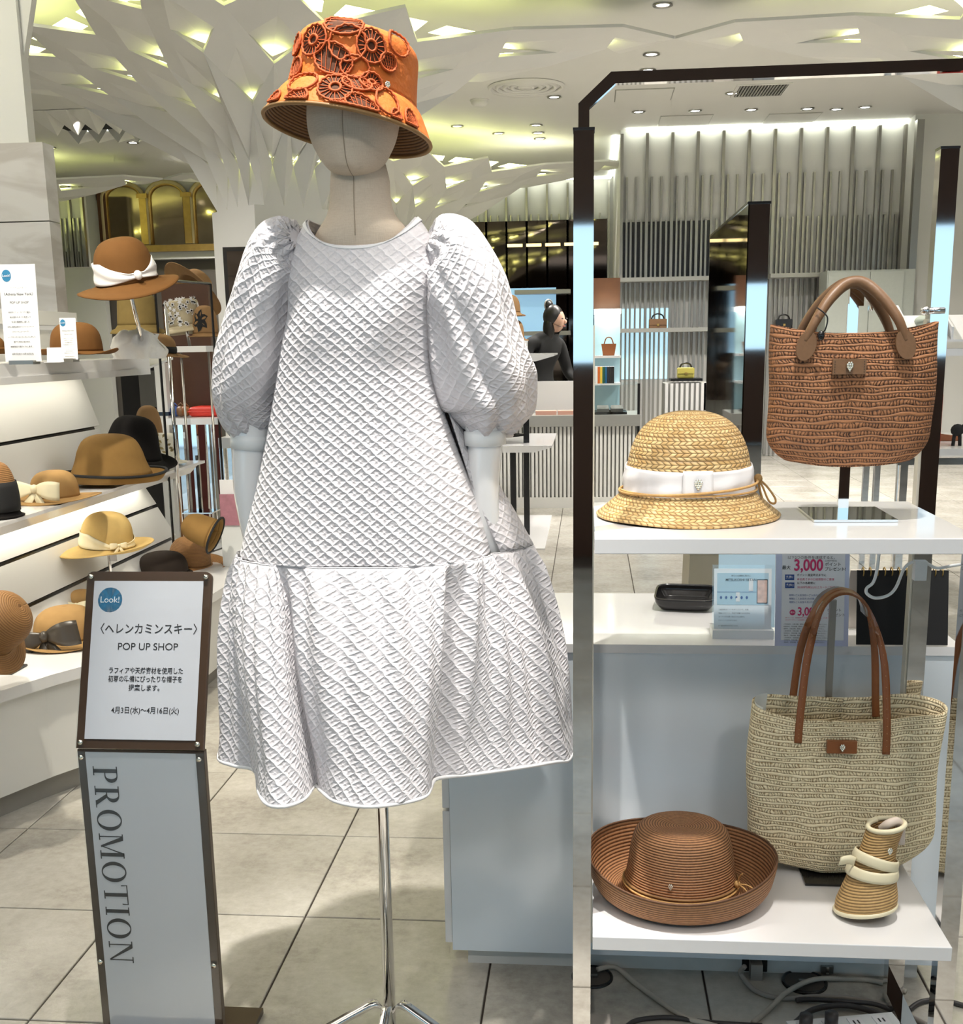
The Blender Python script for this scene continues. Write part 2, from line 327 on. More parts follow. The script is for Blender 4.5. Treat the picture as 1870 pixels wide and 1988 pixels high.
# ---------------------------------------------------------------- mesh helpers
class MB:
    def __init__(s): s.v = []; s.f = []; s.uv = None
    def add(s, vs, fs):
        o = len(s.v); s.v += [tuple(p) for p in vs]; s.f += [tuple(i+o for i in f) for f in fs]; return s
    def box(s, a, b, mtx=None):
        x0, y0, z0 = a; x1, y1, z1 = b
        vs = [Vector(p) for p in ((x0,y0,z0),(x1,y0,z0),(x1,y1,z0),(x0,y1,z0),(x0,y0,z1),(x1,y0,z1),(x1,y1,z1),(x0,y1,z1))]
        if mtx: vs = [mtx @ p for p in vs]
        return s.add(vs, [(0,3,2,1),(4,5,6,7),(0,1,5,4),(1,2,6,5),(2,3,7,6),(3,0,4,7)])
    def prism(s, poly, vec):      # poly: list of 3D points, extruded by vec
        n = len(poly); vec = Vector(vec); vs = [Vector(p) for p in poly] + [Vector(p)+vec for p in poly]
        return s.add(vs, [tuple(range(n-1, -1, -1)), tuple(range(n, 2*n))] + [(i, (i+1) % n, n+(i+1) % n, n+i) for i in range(n)])
    def tube(s, path, r, n=8, caps=True, closed=False):
        P = [Vector(p) for p in path]; m = len(P); o = len(s.v)
        rr = r if isinstance(r, (list, tuple)) else [r]*m
        up = None
        for i in range(m):
            if closed: t = P[(i+1) % m]-P[i-1]
            else: t = P[min(i+1, m-1)]-P[max(i-1, 0)]
            t.normalize()
            if up is None:
                up = Vector((0, 0, 1)) if abs(t.z) < .9 else Vector((0, 1, 0))
            sx = t.cross(up)
            if sx.length < 1e-5: sx = t.cross(Vector((1, 0, 0)))
            sx.normalize(); up = sx.cross(t).normalized()
            for j in range(n):
                a = 2*PI*j/n; s.v.append(tuple(P[i]+(sx*math.cos(a)+up*math.sin(a))*rr[i]))
        for i in range(m if closed else m-1):
            k = (i+1) % m
            for j in range(n):
                s.f.append((o+i*n+j, o+i*n+(j+1) % n, o+k*n+(j+1) % n, o+k*n+j))
        if caps and not closed:
            s.f.append(tuple(o+j for j in range(n-1, -1, -1))); s.f.append(tuple(o+(m-1)*n+j for j in range(n)))
        return s
    def ribbon(s, path, width_vec, thick_vec):   # flat strap along path; width_vec may be a list
        P = [Vector(p) for p in path]; m = len(P); o = len(s.v)
        for i in range(m):
            wv = Vector(width_vec[i] if isinstance(width_vec, list) else width_vec)*.5
            tv = thick_vec[i] if isinstance(thick_vec, list) else thick_vec; tv = Vector(tv)*.5
            for a, b in ((-1,-1),(1,-1),(1,1),(-1,1)): s.v.append(tuple(P[i]+wv*a+tv*b))
        for i in range(m-1):
            for j in range(4):
                s.f.append((o+i*4+j, o+i*4+(j+1) % 4, o+i*4+4+(j+1) % 4, o+i*4+4+j))
        s.f.append((o+3, o+2, o+1, o)); e = o+(m-1)*4; s.f.append((e, e+1, e+2, e+3))
        return s
    def lathe(s, prof, n=32, c=(0, 0, 0)):
        o = len(s.v); m = len(prof)
        for r, z in prof:
            for j in range(n):
                a = 2*PI*j/n; s.v.append((c[0]+r*math.cos(a), c[1]+r*math.sin(a), c[2]+z))
        for i in range(m-1):
            for j in range(n): s.f.append((o+i*n+j, o+i*n+(j+1) % n, o+(i+1)*n+(j+1) % n, o+(i+1)*n+j))
        return s
    def sphere(s, c, r, nu=12, nv=8):
        if not isinstance(r, (tuple, list)): r = (r, r, r)
        o = len(s.v); c = Vector(c)
        for i in range(nv+1):
            t = PI*i/nv
            for j in range(nu):
                a = 2*PI*j/nu; s.v.append((c.x+r[0]*math.sin(t)*math.cos(a), c.y+r[1]*math.sin(t)*math.sin(a), c.z+r[2]*math.cos(t)))
        for i in range(nv):
            for j in range(nu): s.f.append((o+i*nu+j, o+(i+1)*nu+j, o+(i+1)*nu+(j+1) % nu, o+i*nu+(j+1) % nu))
        return s
    def build(s, name, mat, parent=None, smooth=False, world=False, angle=None):
        off = Vector((0, 0, 0))
        if world and parent is not None:
            p = parent
            while p: off += Vector(p.location); p = p.parent
        vs = [tuple(Vector(p)-off) for p in s.v] if world else s.v
        me = bpy.data.meshes.new(name); me.from_pydata(vs, [], s.f); me.update()
        if s.uv: put_uv(me, s.uv)
        return link(name, me, mat, parent, smooth)
def put_uv(me, uv):
    l = me.uv_layers.new(name='UVMap')
    idx = [0]*len(me.loops); me.loops.foreach_get('vertex_index', idx)
    flat = []
    for i in idx: flat += [uv[i][0], uv[i][1]]
    l.data.foreach_set('uv', flat)
def link(name, me, mat, parent=None, smooth=False):
    o = bpy.data.objects.new(name, me); COL.objects.link(o)
    if mat is not None and not me.materials: me.materials.append(mat if not isinstance(mat, str) else MT[mat])
    if smooth:
        me.polygons.foreach_set('use_smooth', [True]*len(me.polygons))
    if parent is not None: o.parent = parent
    return o
def fix_normals(o):
    bm = bmesh.new(); bm.from_mesh(o.data); bmesh.ops.recalc_face_normals(bm, faces=bm.faces); bm.to_mesh(o.data); bm.free()
def thing(name, label, cat, loc=(0, 0, 0), group=None, rot=(0, 0, 0)):
    o = bpy.data.objects.new(name, None); COL.objects.link(o); o.location = loc; o.rotation_euler = rot
    o.empty_display_size = .05
    return tag(o, label, cat, group)
def tag(o, label=None, cat=None, group=None, kind=None):
    if label: o['label'] = label
    if cat: o['category'] = cat
    if group: o['group'] = group
    if kind: o['kind'] = kind
    return o
def grid(name, fn, nu, nv, mat, parent=None, closeu=False, thick=0.0, uvfn=None, world=False, smooth=True, arc=False):
    """surface fn(u in 0..1, v in 0..1); UV in metres from arc length unless uvfn"""
    cols = nu if closeu else nu+1
    vs = []; P = []
    for j in range(nv+1):
        row = [Vector(fn(i/nu, j/nv)) for i in range(nu+1)]
        P.append(row)
    off = Vector((0, 0, 0))
    if world and parent is not None:
        p = parent
        while p: off += Vector(p.location); p = p.parent
    uv = []
    mid = P[nv//2]; ulen = [0]
    for i in range(nu): ulen.append(ulen[-1]+(mid[i+1]-mid[i]).length)
    vl = [0]
    for j in range(nv): vl.append(vl[-1]+sum((P[j+1][i]-P[j][i]).length for i in range(0, nu, max(1, nu//8)))/max(1, len(range(0, nu, max(1, nu//8)))))
    for j in range(nv+1):
        for i in range(nu+1):
            vs.append(tuple(P[j][i]-off)); uv.append(uvfn(i/nu, j/nv, P[j][i]) if uvfn else (ulen[i], vl[j]))
    fs = [(j*(nu+1)+i, j*(nu+1)+i+1, (j+1)*(nu+1)+i+1, (j+1)*(nu+1)+i) for j in range(nv) for i in range(nu)]
    me = bpy.data.meshes.new(name); me.from_pydata(vs, [], fs); me.update(); put_uv(me, uv)
    o = link(name, me, mat, parent, smooth)
    if thick:
        md = o.modifiers.new('thickness', 'SOLIDIFY'); md.thickness = thick; md.offset = 0
    return o
def lerp(a, b, t): return a+(b-a)*t
def table(pts, x):     # piecewise linear lookup with smoothing
    if x <= pts[0][0]: return pts[0][1]
    for (a, b), (c, d) in zip(pts, pts[1:]):
        if x <= c: return b+(d-b)*(x-a)/(c-a)
    return pts[-1][1]
def spline(pts, n=40, closed=False):
    P = [Vector(p) for p in pts]; m = len(P); out = []
    segs = m if closed else m-1
    for i in range(segs):
        if closed: p0, p1, p2, p3 = P[i-1], P[i], P[(i+1) % m], P[(i+2) % m]
        else: p0, p1, p2, p3 = P[max(i-1, 0)], P[i], P[i+1], P[min(i+2, m-1)]
        k = max(2, n//segs)
        for q in range(k):
            t = q/k
            out.append(.5*((2*p1)+(p2-p0)*t+(2*p0-5*p1+4*p2-p3)*t*t+(3*p1-p0-3*p2+p3)*t**3))
    if not closed: out.append(P[-1])
    return out
_font_cache = {}
def text_geo(s, size, align='CENTER', bold=0.0, sx=1.0):
    cu = bpy.data.curves.new('txt', 'FONT'); cu.body = s; cu.size = size; cu.align_x = align; cu.align_y = 'CENTER'; cu.offset = bold*size
    ob = bpy.data.objects.new('txt', cu); COL.objects.link(ob)
    bpy.context.view_layer.update()
    dg = bpy.context.evaluated_depsgraph_get()
    me = bpy.data.meshes.new_from_object(ob.evaluated_get(dg))
    vs = [(v.co.x*sx, v.co.y, 0) for v in me.vertices]; fs = [tuple(p.vertices) for p in me.polygons]
    bpy.data.objects.remove(ob); bpy.data.curves.remove(cu); bpy.data.meshes.remove(me)
    return vs, fs
def lettering(s, size, o, ex, ey, mat, parent, align='CENTER', bold=0.0, sx=1.0, name='lettering', eps=.0006):
    vs, fs = text_geo(s, size, align, bold, sx)
    ex = Vector(ex).normalized(); ey = Vector(ey).normalized(); n = ex.cross(ey); o = Vector(o)+n*eps
    mb = MB(); mb.add([o+ex*v[0]+ey*v[1] for v in vs], fs)
    return mb.build(name, mat, parent)
def rect3(o, ex, ey, x0, y0, x1, y1, t, eps=0):  # thin board in a frame
    ex = Vector(ex).normalized(); ey = Vector(ey).normalized(); n = ex.cross(ey); o = Vector(o)+n*eps
    mb = MB(); mb.prism([o+ex*x0+ey*y0, o+ex*x1+ey*y0, o+ex*x1+ey*y1, o+ex*x0+ey*y1], n*t)
    return mb
def instance(o, parent, loc=None, name=None):
    c = o.copy(); COL.objects.link(c); c.parent = parent
    if loc is not None: c.location = loc
    return c

# ================================================================ the setting
TILE = .466; GX = -.681; GY = 3.4315
def build_floor():
    fl = MB().box((-10, -3.5, -.06), (8.5, 19.2, -.006)).build('floor', 'grout')
    tag(fl, 'grey stone tiled floor with dark joints', 'floor', kind='structure')
    bm = MB(); g = .0022; s = TILE/2-g
    c = .0015
    bm.add([(-s,-s,-.02),(s,-s,-.02),(s,s,-.02),(-s,s,-.02),(-s,-s,-c),(s,-s,-c),(s,s,-c),(-s,s,-c),
            (-s+c,-s+c,0),(s-c,-s+c,0),(s-c,s-c,0),(-s+c,s-c,0)],
           [(0,1,5,4),(1,2,6,5),(2,3,7,6),(3,0,4,7),(4,5,9,8),(5,6,10,9),(6,7,11,10),(7,4,8,11),(8,9,10,11)])
    me = bpy.data.meshes.new('tile'); me.from_pydata(bm.v, [], bm.f); me.update(); me.materials.append(MT['tile'])
    cells = []
    for i in range(-24, 22):
        for j in range(-14, 36):
            x = GX+(i+.5)*TILE; y = GY+(j+.5)*TILE
            if not (-9.8 < x < 8.3 and -3.3 < y < 19): continue
            inview = y > 1.5 and (-.62*y-.3 < x < .40*y+.3)
            cells.append((0 if inview else 1, math.hypot(x, y), x, y))
    cells.sort()
    rest = MB()
    for n, (iv, d, x, y) in enumerate(cells):
        if n < 300:
            o = bpy.data.objects.new('tile', me); COL.objects.link(o); o.parent = fl; o.location = (x, y, 0)
        else:
            rest.add([(x+v[0], y+v[1], v[2]) for v in bm.v], bm.f)
    o = rest.build('tile_field', 'tile', fl); o['kind'] = 'stuff'
build_floor()

def struct(mb, name, mat, label, cat='wall'):
    o = mb.build(name, mat); tag(o, label, cat, kind='structure'); return o

CEIL = 3.68
ceil = struct(MB().box((-10, -3.5, CEIL), (8.5, 19.2, CEIL+.1)), 'ceiling', 'matte_white', 'flat white ceiling with recessed downlights', 'ceiling')

# ---- folded vaults flaring out of diamond columns
HD = .458
ROWS = [(0.0, 2.34), (.05, 2.61), (.42, 2.95), (.94, 3.12), (1.52, 3.29), (2.02, 3.37), (2.5, 3.42)]
DIAG = [1.0, .96, .88, 1.0, 1.0, 1.0, 1.0]      # plan contours pull in between the arches
DIRS = [Vector((0, -1, 0)), Vector((1, 0, 0)), Vector((0, 1, 0)), Vector((-1, 0, 0))]
NS = 4
def fan_point(k, s, rec=0.0, ext=0.0):
    q = math.floor(s/NS+1e-9); f = s/NS-q; a = DIRS[q % 4]; b = DIRS[(q+1) % 4]
    r, z = ROWS[k]
    k0, k1 = max(k-1, 0), min(k+1, len(ROWS)-1)
    dr = ROWS[k1][0]-ROWS[k0][0]; dz = ROWS[k1][1]-ROWS[k0][1]
    L = math.hypot(dr, dz); dr /= L; dz /= L
    d = (a.lerp(b, f)); out = d.normalized(); d = d*(1-(1-DIAG[k])*math.sin(PI*f))
    p = d*(HD+r); p.z = z
    # outward normal (dz, -dr), recess goes the other way; ext slides down the slope
    p += out*(-dz*rec) + Vector((0, 0, dr*rec))
    p += out*(-dr*ext) + Vector((0, 0, -dz*ext))
    return p
_fan_mesh = {}
def kite_mesh(k, s):
    """one folded plate: lower tip tucked behind its neighbours, upper corners flush"""
    key = ('kite', k, round(s*2))
    if key in _fan_mesh: return _fan_mesh[key]
    rec = .0 if k == 0 else (.05, .06, .11, .12, .11, .10)[k]
    B = fan_point(k, s, rec, rec*.95); L = fan_point(k+1, s-.5, .004); R = fan_point(k+1, s+.5, .004)
    T = fan_point(min(k+2, len(ROWS)-1), s, .004)
    n = (R-L).cross(T-B).normalized()
    if n.z > 0 or (abs(n.z) < .2 and n.dot(Vector((B.x, B.y, 0))) < 0): n = -n
    B0 = fan_point(k, s, .004)
    kk = .55; pL, pR, pC = B0.lerp(L, kk), B0.lerp(R, kk), B0.lerp(T, .62)
    if k == 0: B = B0
    else: pC = pC+n*.004                                      # soft ridge along the pocket
    top = [p-n*.02 for p in (L, T, R)]
    me = bpy.data.meshes.new('panel')
    me.from_pydata([tuple(p) for p in (B, pL, L, T, R, pR, pC, *top)], [],
                   [(0, 1, 6), (0, 6, 5), (1, 2, 3, 6), (6, 3, 4, 5), (7, 8, 9), (2, 7, 8, 3), (3, 8, 9, 4)])
    me.update(); me.materials.append(MT['plaster']); _fan_mesh[key] = me
    return me
def led_mesh(k, s):
    """light strip hidden behind the lower edges of a tucked tip"""
    key = ('led', k, round(s*2))
    if key in _fan_mesh: return _fan_mesh[key]
    rec = (.05, .06, .11, .12, .11, .10)[k]
    vs = []; fs = []
    A0 = fan_point(k, s, rec*.28, rec*.30); A1 = fan_point(k, s, rec*.40, rec*.70)
    for sg in (-1, 1):
        t0 = (fan_point(k+1, s+sg*.5)-fan_point(k, s))*.22
        o = len(vs); vs += [A0, A0+t0-(A0-A1)*.30, A1+t0-(A0-A1)*.30, A1]; fs.append((o, o+1, o+2, o+3))
    me = bpy.data.meshes.new('cove_light'); me.from_pydata([tuple(v) for v in vs], [], fs); me.update(); me.materials.append(MT['led'])
    _fan_mesh[key] = me
    return me
def tri_mesh(s):
    """sunk triangle on the column just under a lower tip"""
    key = ('tri', round(s*2))
    if key in _fan_mesh: return _fan_mesh[key]
    A = fan_point(1, s, .035, -.03); L = fan_point(0, s-.5, .0); R = fan_point(0, s+.5, .0)
    me = bpy.data.meshes.new('panel'); me.from_pydata([tuple(p) for p in (A, L, R)], [], [(0, 1, 2)]); me.update(); me.materials.append(MT['plaster'])
    _fan_mesh[key] = me; return me
def fan_column(cx, cy, s0, s1, label):
    root = thing('column', label, 'column', (cx, cy, 0)); root['kind'] = 'structure'
    mb = MB(); h = ROWS[0][1]
    mb.prism([d*HD for d in DIRS], (0, 0, h)); mb.build('shaft', 'plaster', root)
    cove = MB()
    for k in range(0, len(ROWS)-1):
        s = s0
        while s <= s1+1e-6:
            ss = s+(.5 if k % 2 == 0 else 0)
            s += 1
            if ss > s1+.01: continue
            q = (ss/NS) % 1.0; ridge = min(q, 1-q)*NS       # sector steps from the nearest arch
            if k >= 4 and ridge > .3+.5*(k == 4): continue
            o = bpy.data.objects.new('panel', kite_mesh(k, ss)); COL.objects.link(o); o.parent = root
            if k > 0:
                o = bpy.data.objects.new('cove_light', led_mesh(k, ss)); COL.objects.link(o); o.parent = root
            if k >= 2 and not (k+1 >= 4 and ridge <= .8):
                # lamp strip lying on the back of the last plate, shining on the flat ceiling
                T = fan_point(min(k+2, 6), ss, .04, .12); L = fan_point(min(k+1, 6), ss-.4, .05); R = fan_point(min(k+1, 6), ss+.4, .05)
                if k >= 3:
                    o0 = len(cove.v)
                    for a in (L.lerp(T, .45), R.lerp(T, .45)):
                        d = (R-L).normalized()*.16; e = (T-(L+R)*.5).normalized()*.07
                        cove.add([a-d-e, a+d-e, a+d+e, a-d+e], [(0, 1, 2, 3)])
    s = s0
    while s <= s1+1e-6:
        o = bpy.data.objects.new('panel', tri_mesh(s)); COL.objects.link(o); o.parent = root
        A = fan_point(1, s, .02, -.05); d = (fan_point(1, s+.25)-fan_point(1, s-.25))*.35
        cove.add([A-d, A+d, A+d+Vector((0, 0, .035)), A-d+Vector((0, 0, .035))], [(0, 1, 2, 3)])
        s += 1
    if cove.v: cove.build('ceiling_cove_light', 'ledsoft', root)
    return root
fan_column(-2.37, 8.8, -NS, NS, 'white diamond column behind the mannequin flaring into a lit folded vault')
fan_column(3.55, 8.8, -NS*1.0, 0, 'white column and folded vault at the right edge behind the rack')
fan_column(-2.37, 14.72, -NS, NS, 'distant white column with folded vault seen right of the mannequin neck')
fan_column(-8.29, 14.72, 0, NS, 'distant white folded vault seen at far left above the brown felt hat')

# ---- recessed lamps, grilles and hatches of the ceiling
def disc_lamp(u, v, r=.055):
    p = ATZ(u, v, CEIL)
    t = thing('ceiling_downlight', 'x', 'downlight', (p.x, p.y, CEIL), 'recessed ceiling downlights')
    MB().lathe([(r*1.25, -.004), (r*1.3, -.012), (r*.95, -.012), (r*.8, -.002)], 20).build('ring', 'steel', t, True)
    MB().lathe([(0, -.006), (r*.85, -.006)], 20).build('lens', 'lamp', t)
    return t
DL = [(1287, 8, 'at the top edge of the picture'), (1265, 104, 'above the bend of the chrome arch'), (1258, 135, 'just behind the top bar of the chrome arch'), (1422, 180, 'beside the ceiling grille'),
      (1240, 216, 'leftmost of the row above the slatted wall'), (1350, 214, 'second in the row above the slatted wall'), (1459, 212, 'third in the row above the slatted wall'), (1568, 210, 'fourth in the row above the slatted wall'), (1624, 211, 'fifth in the row above the slatted wall'), (1680, 207, 'rightmost of the row above the slatted wall'),
      (1076, 187, 'right of the round air diffuser'), (888, 244, 'first below the round air diffuser beside the orange hat'), (968, 258, 'middle of the cluster left of the rack post'), (1041, 242, 'top of the trio left of the rack post'), (1045, 257, 'centre of the trio left of the rack post'), (1048, 268, 'bottom of the trio left of the rack post'),
      (258, 276, 'left of the dark ceiling slot at far left'), (97, 286, 'beside the marble column')]
for u, v, lb in DL:
    t = disc_lamp(u, v); t['label'] = 'small round recessed downlight '+lb
def diffuser():
    p = ATZ(1022, 168, CEIL); t = thing('air_diffuser', 'round white ceiling air diffuser with concentric rings', 'air vent', (p.x, p.y, CEIL))
    for k in range(5):
        r = .36-.068*k
        MB().lathe([(r, -.004), (r-.01, -.028+.003*k), (r-.045, -.012), (r-.04, -.002)], 36).build('ring', 'matte_white', t, True)
    MB().lathe([(0, -.02), (.05, -.02), (.06, -.004)], 24).build('cap', 'matte_white', t, True)
    p = ATZ(931, 194, CEIL); t = thing('smoke_detector', 'small cream smoke detector left of the round air diffuser', 'smoke detector', (p.x, p.y, CEIL))
    MB().lathe([(.085, 0), (.085, -.03), (.06, -.055), (0, -.06)], 24).build('dome', 'matte_white', t, True)
    MB().lathe([(.095, 0), (.095, -.012), (.08, -.014)], 24).build('base_ring', 'matte_white', t, True)
    p0 = ATZ(1436, 167, CEIL); p1 = ATZ(1540, 152, CEIL); p2 = ATZ(1432, 167, CEIL)
    t = thing('ceiling_grille', 'dark slatted ceiling ventilation grille behind the chrome arch', 'air vent', ((p0.x+p1.x)/2, p0.y+.2, CEIL))
    W = p1.x-p0.x
    MB().box((-W/2, -.25, -.004), (W/2, .25, -.001)).build('backing', 'black', t)
    fr = MB()
    fr.box((-W/2-.03, -.28, -.012), (W/2+.03, -.25, 0)); fr.box((-W/2-.03, .25, -.012), (W/2+.03, .28, 0)); fr.box((-W/2-.03, -.25, -.012), (-W/2, .25, 0)); fr.box((W/2, -.25, -.012), (W/2+.03, .25, 0))
    fr.build('frame', 'matte_white', t)
    for k in range(16):
        x = -W/2+(k+.5)*W/16
        MB().box((x-.008, -.25, -.014), (x+.008, .25, -.004)).build('slat', 'grey', t)
    for (u, v, lb) in ((1250, 184, 'below the bend of the chrome arch'), (1330, 233, 'left one above the slatted wall'), (1537, 229, 'right one above the slatted wall')):
        p = ATZ(u, v, CEIL); t = thing('access_hatch', 'square white ceiling access hatch '+lb, 'hatch', (p.x, p.y, CEIL))
        MB().box((-.28, -.28, -.004), (.28, .28, -.001)).build('frame', 'grey', t)
        MB().box((-.27, -.27, -.008), (.27, .27, -.004)).build('door_panel', 'matte_white', t)
diffuser()

# ---- far walls
YR = 13.85
wr = struct(MB().box((.34, YR, 0), (6.0, YR+.15, CEIL)), 'wall_right', 'matte_white', 'white far wall faced with vertical metal strips on the right')
wl = struct(MB().box((-10, 17.7, 0), (.34, 17.85, CEIL)), 'wall_far', 'matte_white', 'white rear wall left of the chrome rack post')
ws = struct(MB().box((.34, YR+.15, 0), (.5, 17.7, CEIL)), 'wall_side', 'matte_white', 'short white return wall beside the slatted wall')
def cove(a, b, parent):
    MB().box(a, b).build('cove_light', 'whiteled', parent)
cove((.4, YR-.10, CEIL-.03), (3.8, YR-.06, CEIL-.005), wr)
cove((-4.2, 17.52, CEIL-.03), (.3, 17.58, CEIL-.005), wl)
cove((.27, YR+.3, CEIL-.03), (.31, 17.5, CEIL-.005), ws)
strip_me = {}
def strip(parent, x, y, z0, z1, wd, dp=.05, mat='steel'):
    MB().box((x-wd/2, y-dp, z0), (x+wd/2, y, z1)).build('metal_strip', mat, parent)
def slatted(parent, x0, n, pitch, y, zt, zm, zs, zb):
    for i in range(n+1):
        x = x0+i*pitch
        strip(parent, x, y, zb, zt, .032, .07)
        if i == n: break
        for f in (.21, .58): strip(parent, x+f*pitch, y, zb, zm, .022, .05)
        for f in (.38, .80): strip(parent, x+f*pitch, y, zb, zs, .022, .05)
p0 = AT(1208, 258, YR); p1 = AT(1758, 245, YR)
slatted(wr, p0.x, 11, (p1.x-p0.x)/11, YR, CEIL-.05, AT(1400, 340, YR).z, AT(1400, 425, YR).z, .02)
slatted(wl, AT(905, 400, 17.7).x, 7, .30, 17.7, CEIL-.05, AT(1000, 418, 17.7).z, AT(1000, 480, 17.7).z, .02)
# dark mirrored band behind the strips of the rear wall
a = AT(905, 432, 17.65); b = AT(1180, 740, 17.65)
MB().box((a.x, 17.63, b.z-.3), (.25, 17.67, a.z)).build('dark_mirror_panel', 'darkglass', wl)
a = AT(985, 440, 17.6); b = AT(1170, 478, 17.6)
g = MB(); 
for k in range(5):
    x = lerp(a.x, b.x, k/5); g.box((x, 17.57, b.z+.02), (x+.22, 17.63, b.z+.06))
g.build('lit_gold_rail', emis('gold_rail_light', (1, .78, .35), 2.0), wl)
a = AT(990, 560, 17.6); b = AT(1080, 690, 17.6)
MB().box((a.x, 17.59, b.z), (b.x, 17.625, a.z)).build('daylit_window', emis('blue_daylight_pane', (.30, .52, .72), .8), wl)
# dark gaps between the lower strips of the right wall
a = AT(1210, 432, YR); b = AT(1380, 545, YR)
MB().box((a.x, YR-.012, b.z), (b.x, YR-.002, a.z)).build('dark_recess', 'black_gloss', wr)
a = AT(1205, 600, YR); b = AT(1300, 735, YR)
MB().box((a.x, YR-.012, b.z), (b.x, YR-.002, a.z)).build('daylit_window', emis('pale_daylight_pane', (.50, .78, .90), .9), wr)
# horizontal shelf rails on the strips
for (u0, u1, v) in ((1203, 1380, 545), (1203, 1377, 642), (1490, 1612, 537)):
    a = AT(u0, v, YR-.1); b = AT(u1, v, YR-.1)
    MB().box((a.x, YR-.35, a.z-.025), (b.x, YR-.05, a.z+.02)).build('shelf_rail', 'grey', wr)
for (u0, u1, v) in ((1000, 1108, 568), (1000, 1108, 648)):
    a = AT(u0, v, 17.4); b = AT(u1, v, 17.4)
    MB().box((a.x, 17.3, a.z-.03), (b.x, 17.6, a.z+.03)).build('shelf_rail', 'grey', wl)
# white pier at the right end of the slatted wall, mirrored doors in front
p = AT(1792, 400, 13.0)
struct(MB().box((p.x, 13.5, 0), (p.x+1.6, 13.85, CEIL)), 'wall_pier', 'matte_white', 'plain white pier right of the slatted wall').data
MB().box((AT(1772, 400, 13.2).x, 13.2, 0), (AT(1786, 400, 13.2).x, 13.3, CEIL-.1)).build('trim_1', 'steel')
tag(bpy.data.objects['trim_1'], 'tall narrow metal strip beside the white pier', 'trim', kind='structure')
a = AT(1602, 527, 13.1); b = AT(1757, 760, 13.1)
wd = thing('cabinet', 'tall pale grey-green cabinet with two doors behind the brown bag handles', 'cabinet', ((a.x+b.x)/2, 13.05, 0))
mid = AT(1678, 640, 13.1).x-(a.x+b.x)/2; W = (b.x-a.x)/2
MB().box((-W, -.08, 0), (W, .35, a.z)).build('body', plain('pale_green_grey', (.36, .38, .345), .4), wd)
MB().box((-W+.01, -.10, .05), (mid-.006, -.08, a.z-.02)).build('door', plain('pale_green_grey_door', (.38, .40, .365), .35), wd)
MB().box((mid+.006, -.10, .05), (W-.12, -.08, a.z-.02)).build('door', plain('pale_green_grey_door2', (.38, .40, .365), .35), wd)

# wall behind the camera: dark timber with a band of daylight windows, seen in the chrome
wb = struct(MB().box((-2.2, -3.6, 0), (4.2, -3.45, 1.22)).box((-10, -3.6, 2.05), (8.6, -3.45, CEIL)).box((-10, -3.6, 0), (-7.5, -3.45, 2.05)).box((-2.4, -3.6, 0), (-2.2, -3.45, 2.05)).box((4.2, -3.6, 0), (4.4, -3.45, 2.05)),
            'wall_back', plain('dark_timber', (.045, .018, .010), .5), 'dark brown timber wall with a wide daylight window')  # unseen full-height side openings added to let in low daylight

struct(MB().box((-10.1, -3.6, 0), (-10, 19.2, CEIL)), 'wall_west', 'matte_white', 'plain white side wall beyond the left picture edge')
struct(MB().box((8.5, -3.6, 0), (8.6, 19.2, CEIL)), 'wall_east', 'matte_white', 'plain white side wall beyond the right picture edge')
struct(MB().box((-10, 18.2, 0), (8.5, 18.3, CEIL)), 'wall_end', 'matte_white', 'plain white end wall closing the hall')
# ---- marble clad pier at the left edge
def marble_pier():
    Y = 5.7; xr = AT(97, 440, Y).x
    zt = AT(60, 275, Y).z
    t = thing('column', 'marble clad pier at the left edge with a lit notch at its top', 'column', (xr-.7, Y+.6, 0)); t['kind'] = 'structure'
    z0 = 0; cuts = [0, .75, AT(60, 430, Y).z, zt]
    for a, b in zip(cuts, cuts[1:]):
        MB().box((-.72, -.6, a+.003), (.70, -.48, b-.003)).build('marble_slab', 'marble', t)
    MB().box((-.66, -.575, zt), (.62, -.5, CEIL)).build('upper_shaft', 'plaster', t)
    zz = AT(22, 95, Y).z
    mb = MB(); mb.prism([(.62, -.545, zz-.02), (.62, -.545, CEIL), (.98, -.75, CEIL)], (0, .05, 0)); mb.prism([(.23, -.545, zz), (.23, -.56, CEIL), (.62, -.80, CEIL), (.62, -.60, zz+.3)], (0, .03, 0))
    mb.build('folded_fin', 'plaster', t)
    MB().box((-.02, -.58, zz+.35), (.20, -.56, CEIL)).build('cove_light', 'led', t)
marble_pier()

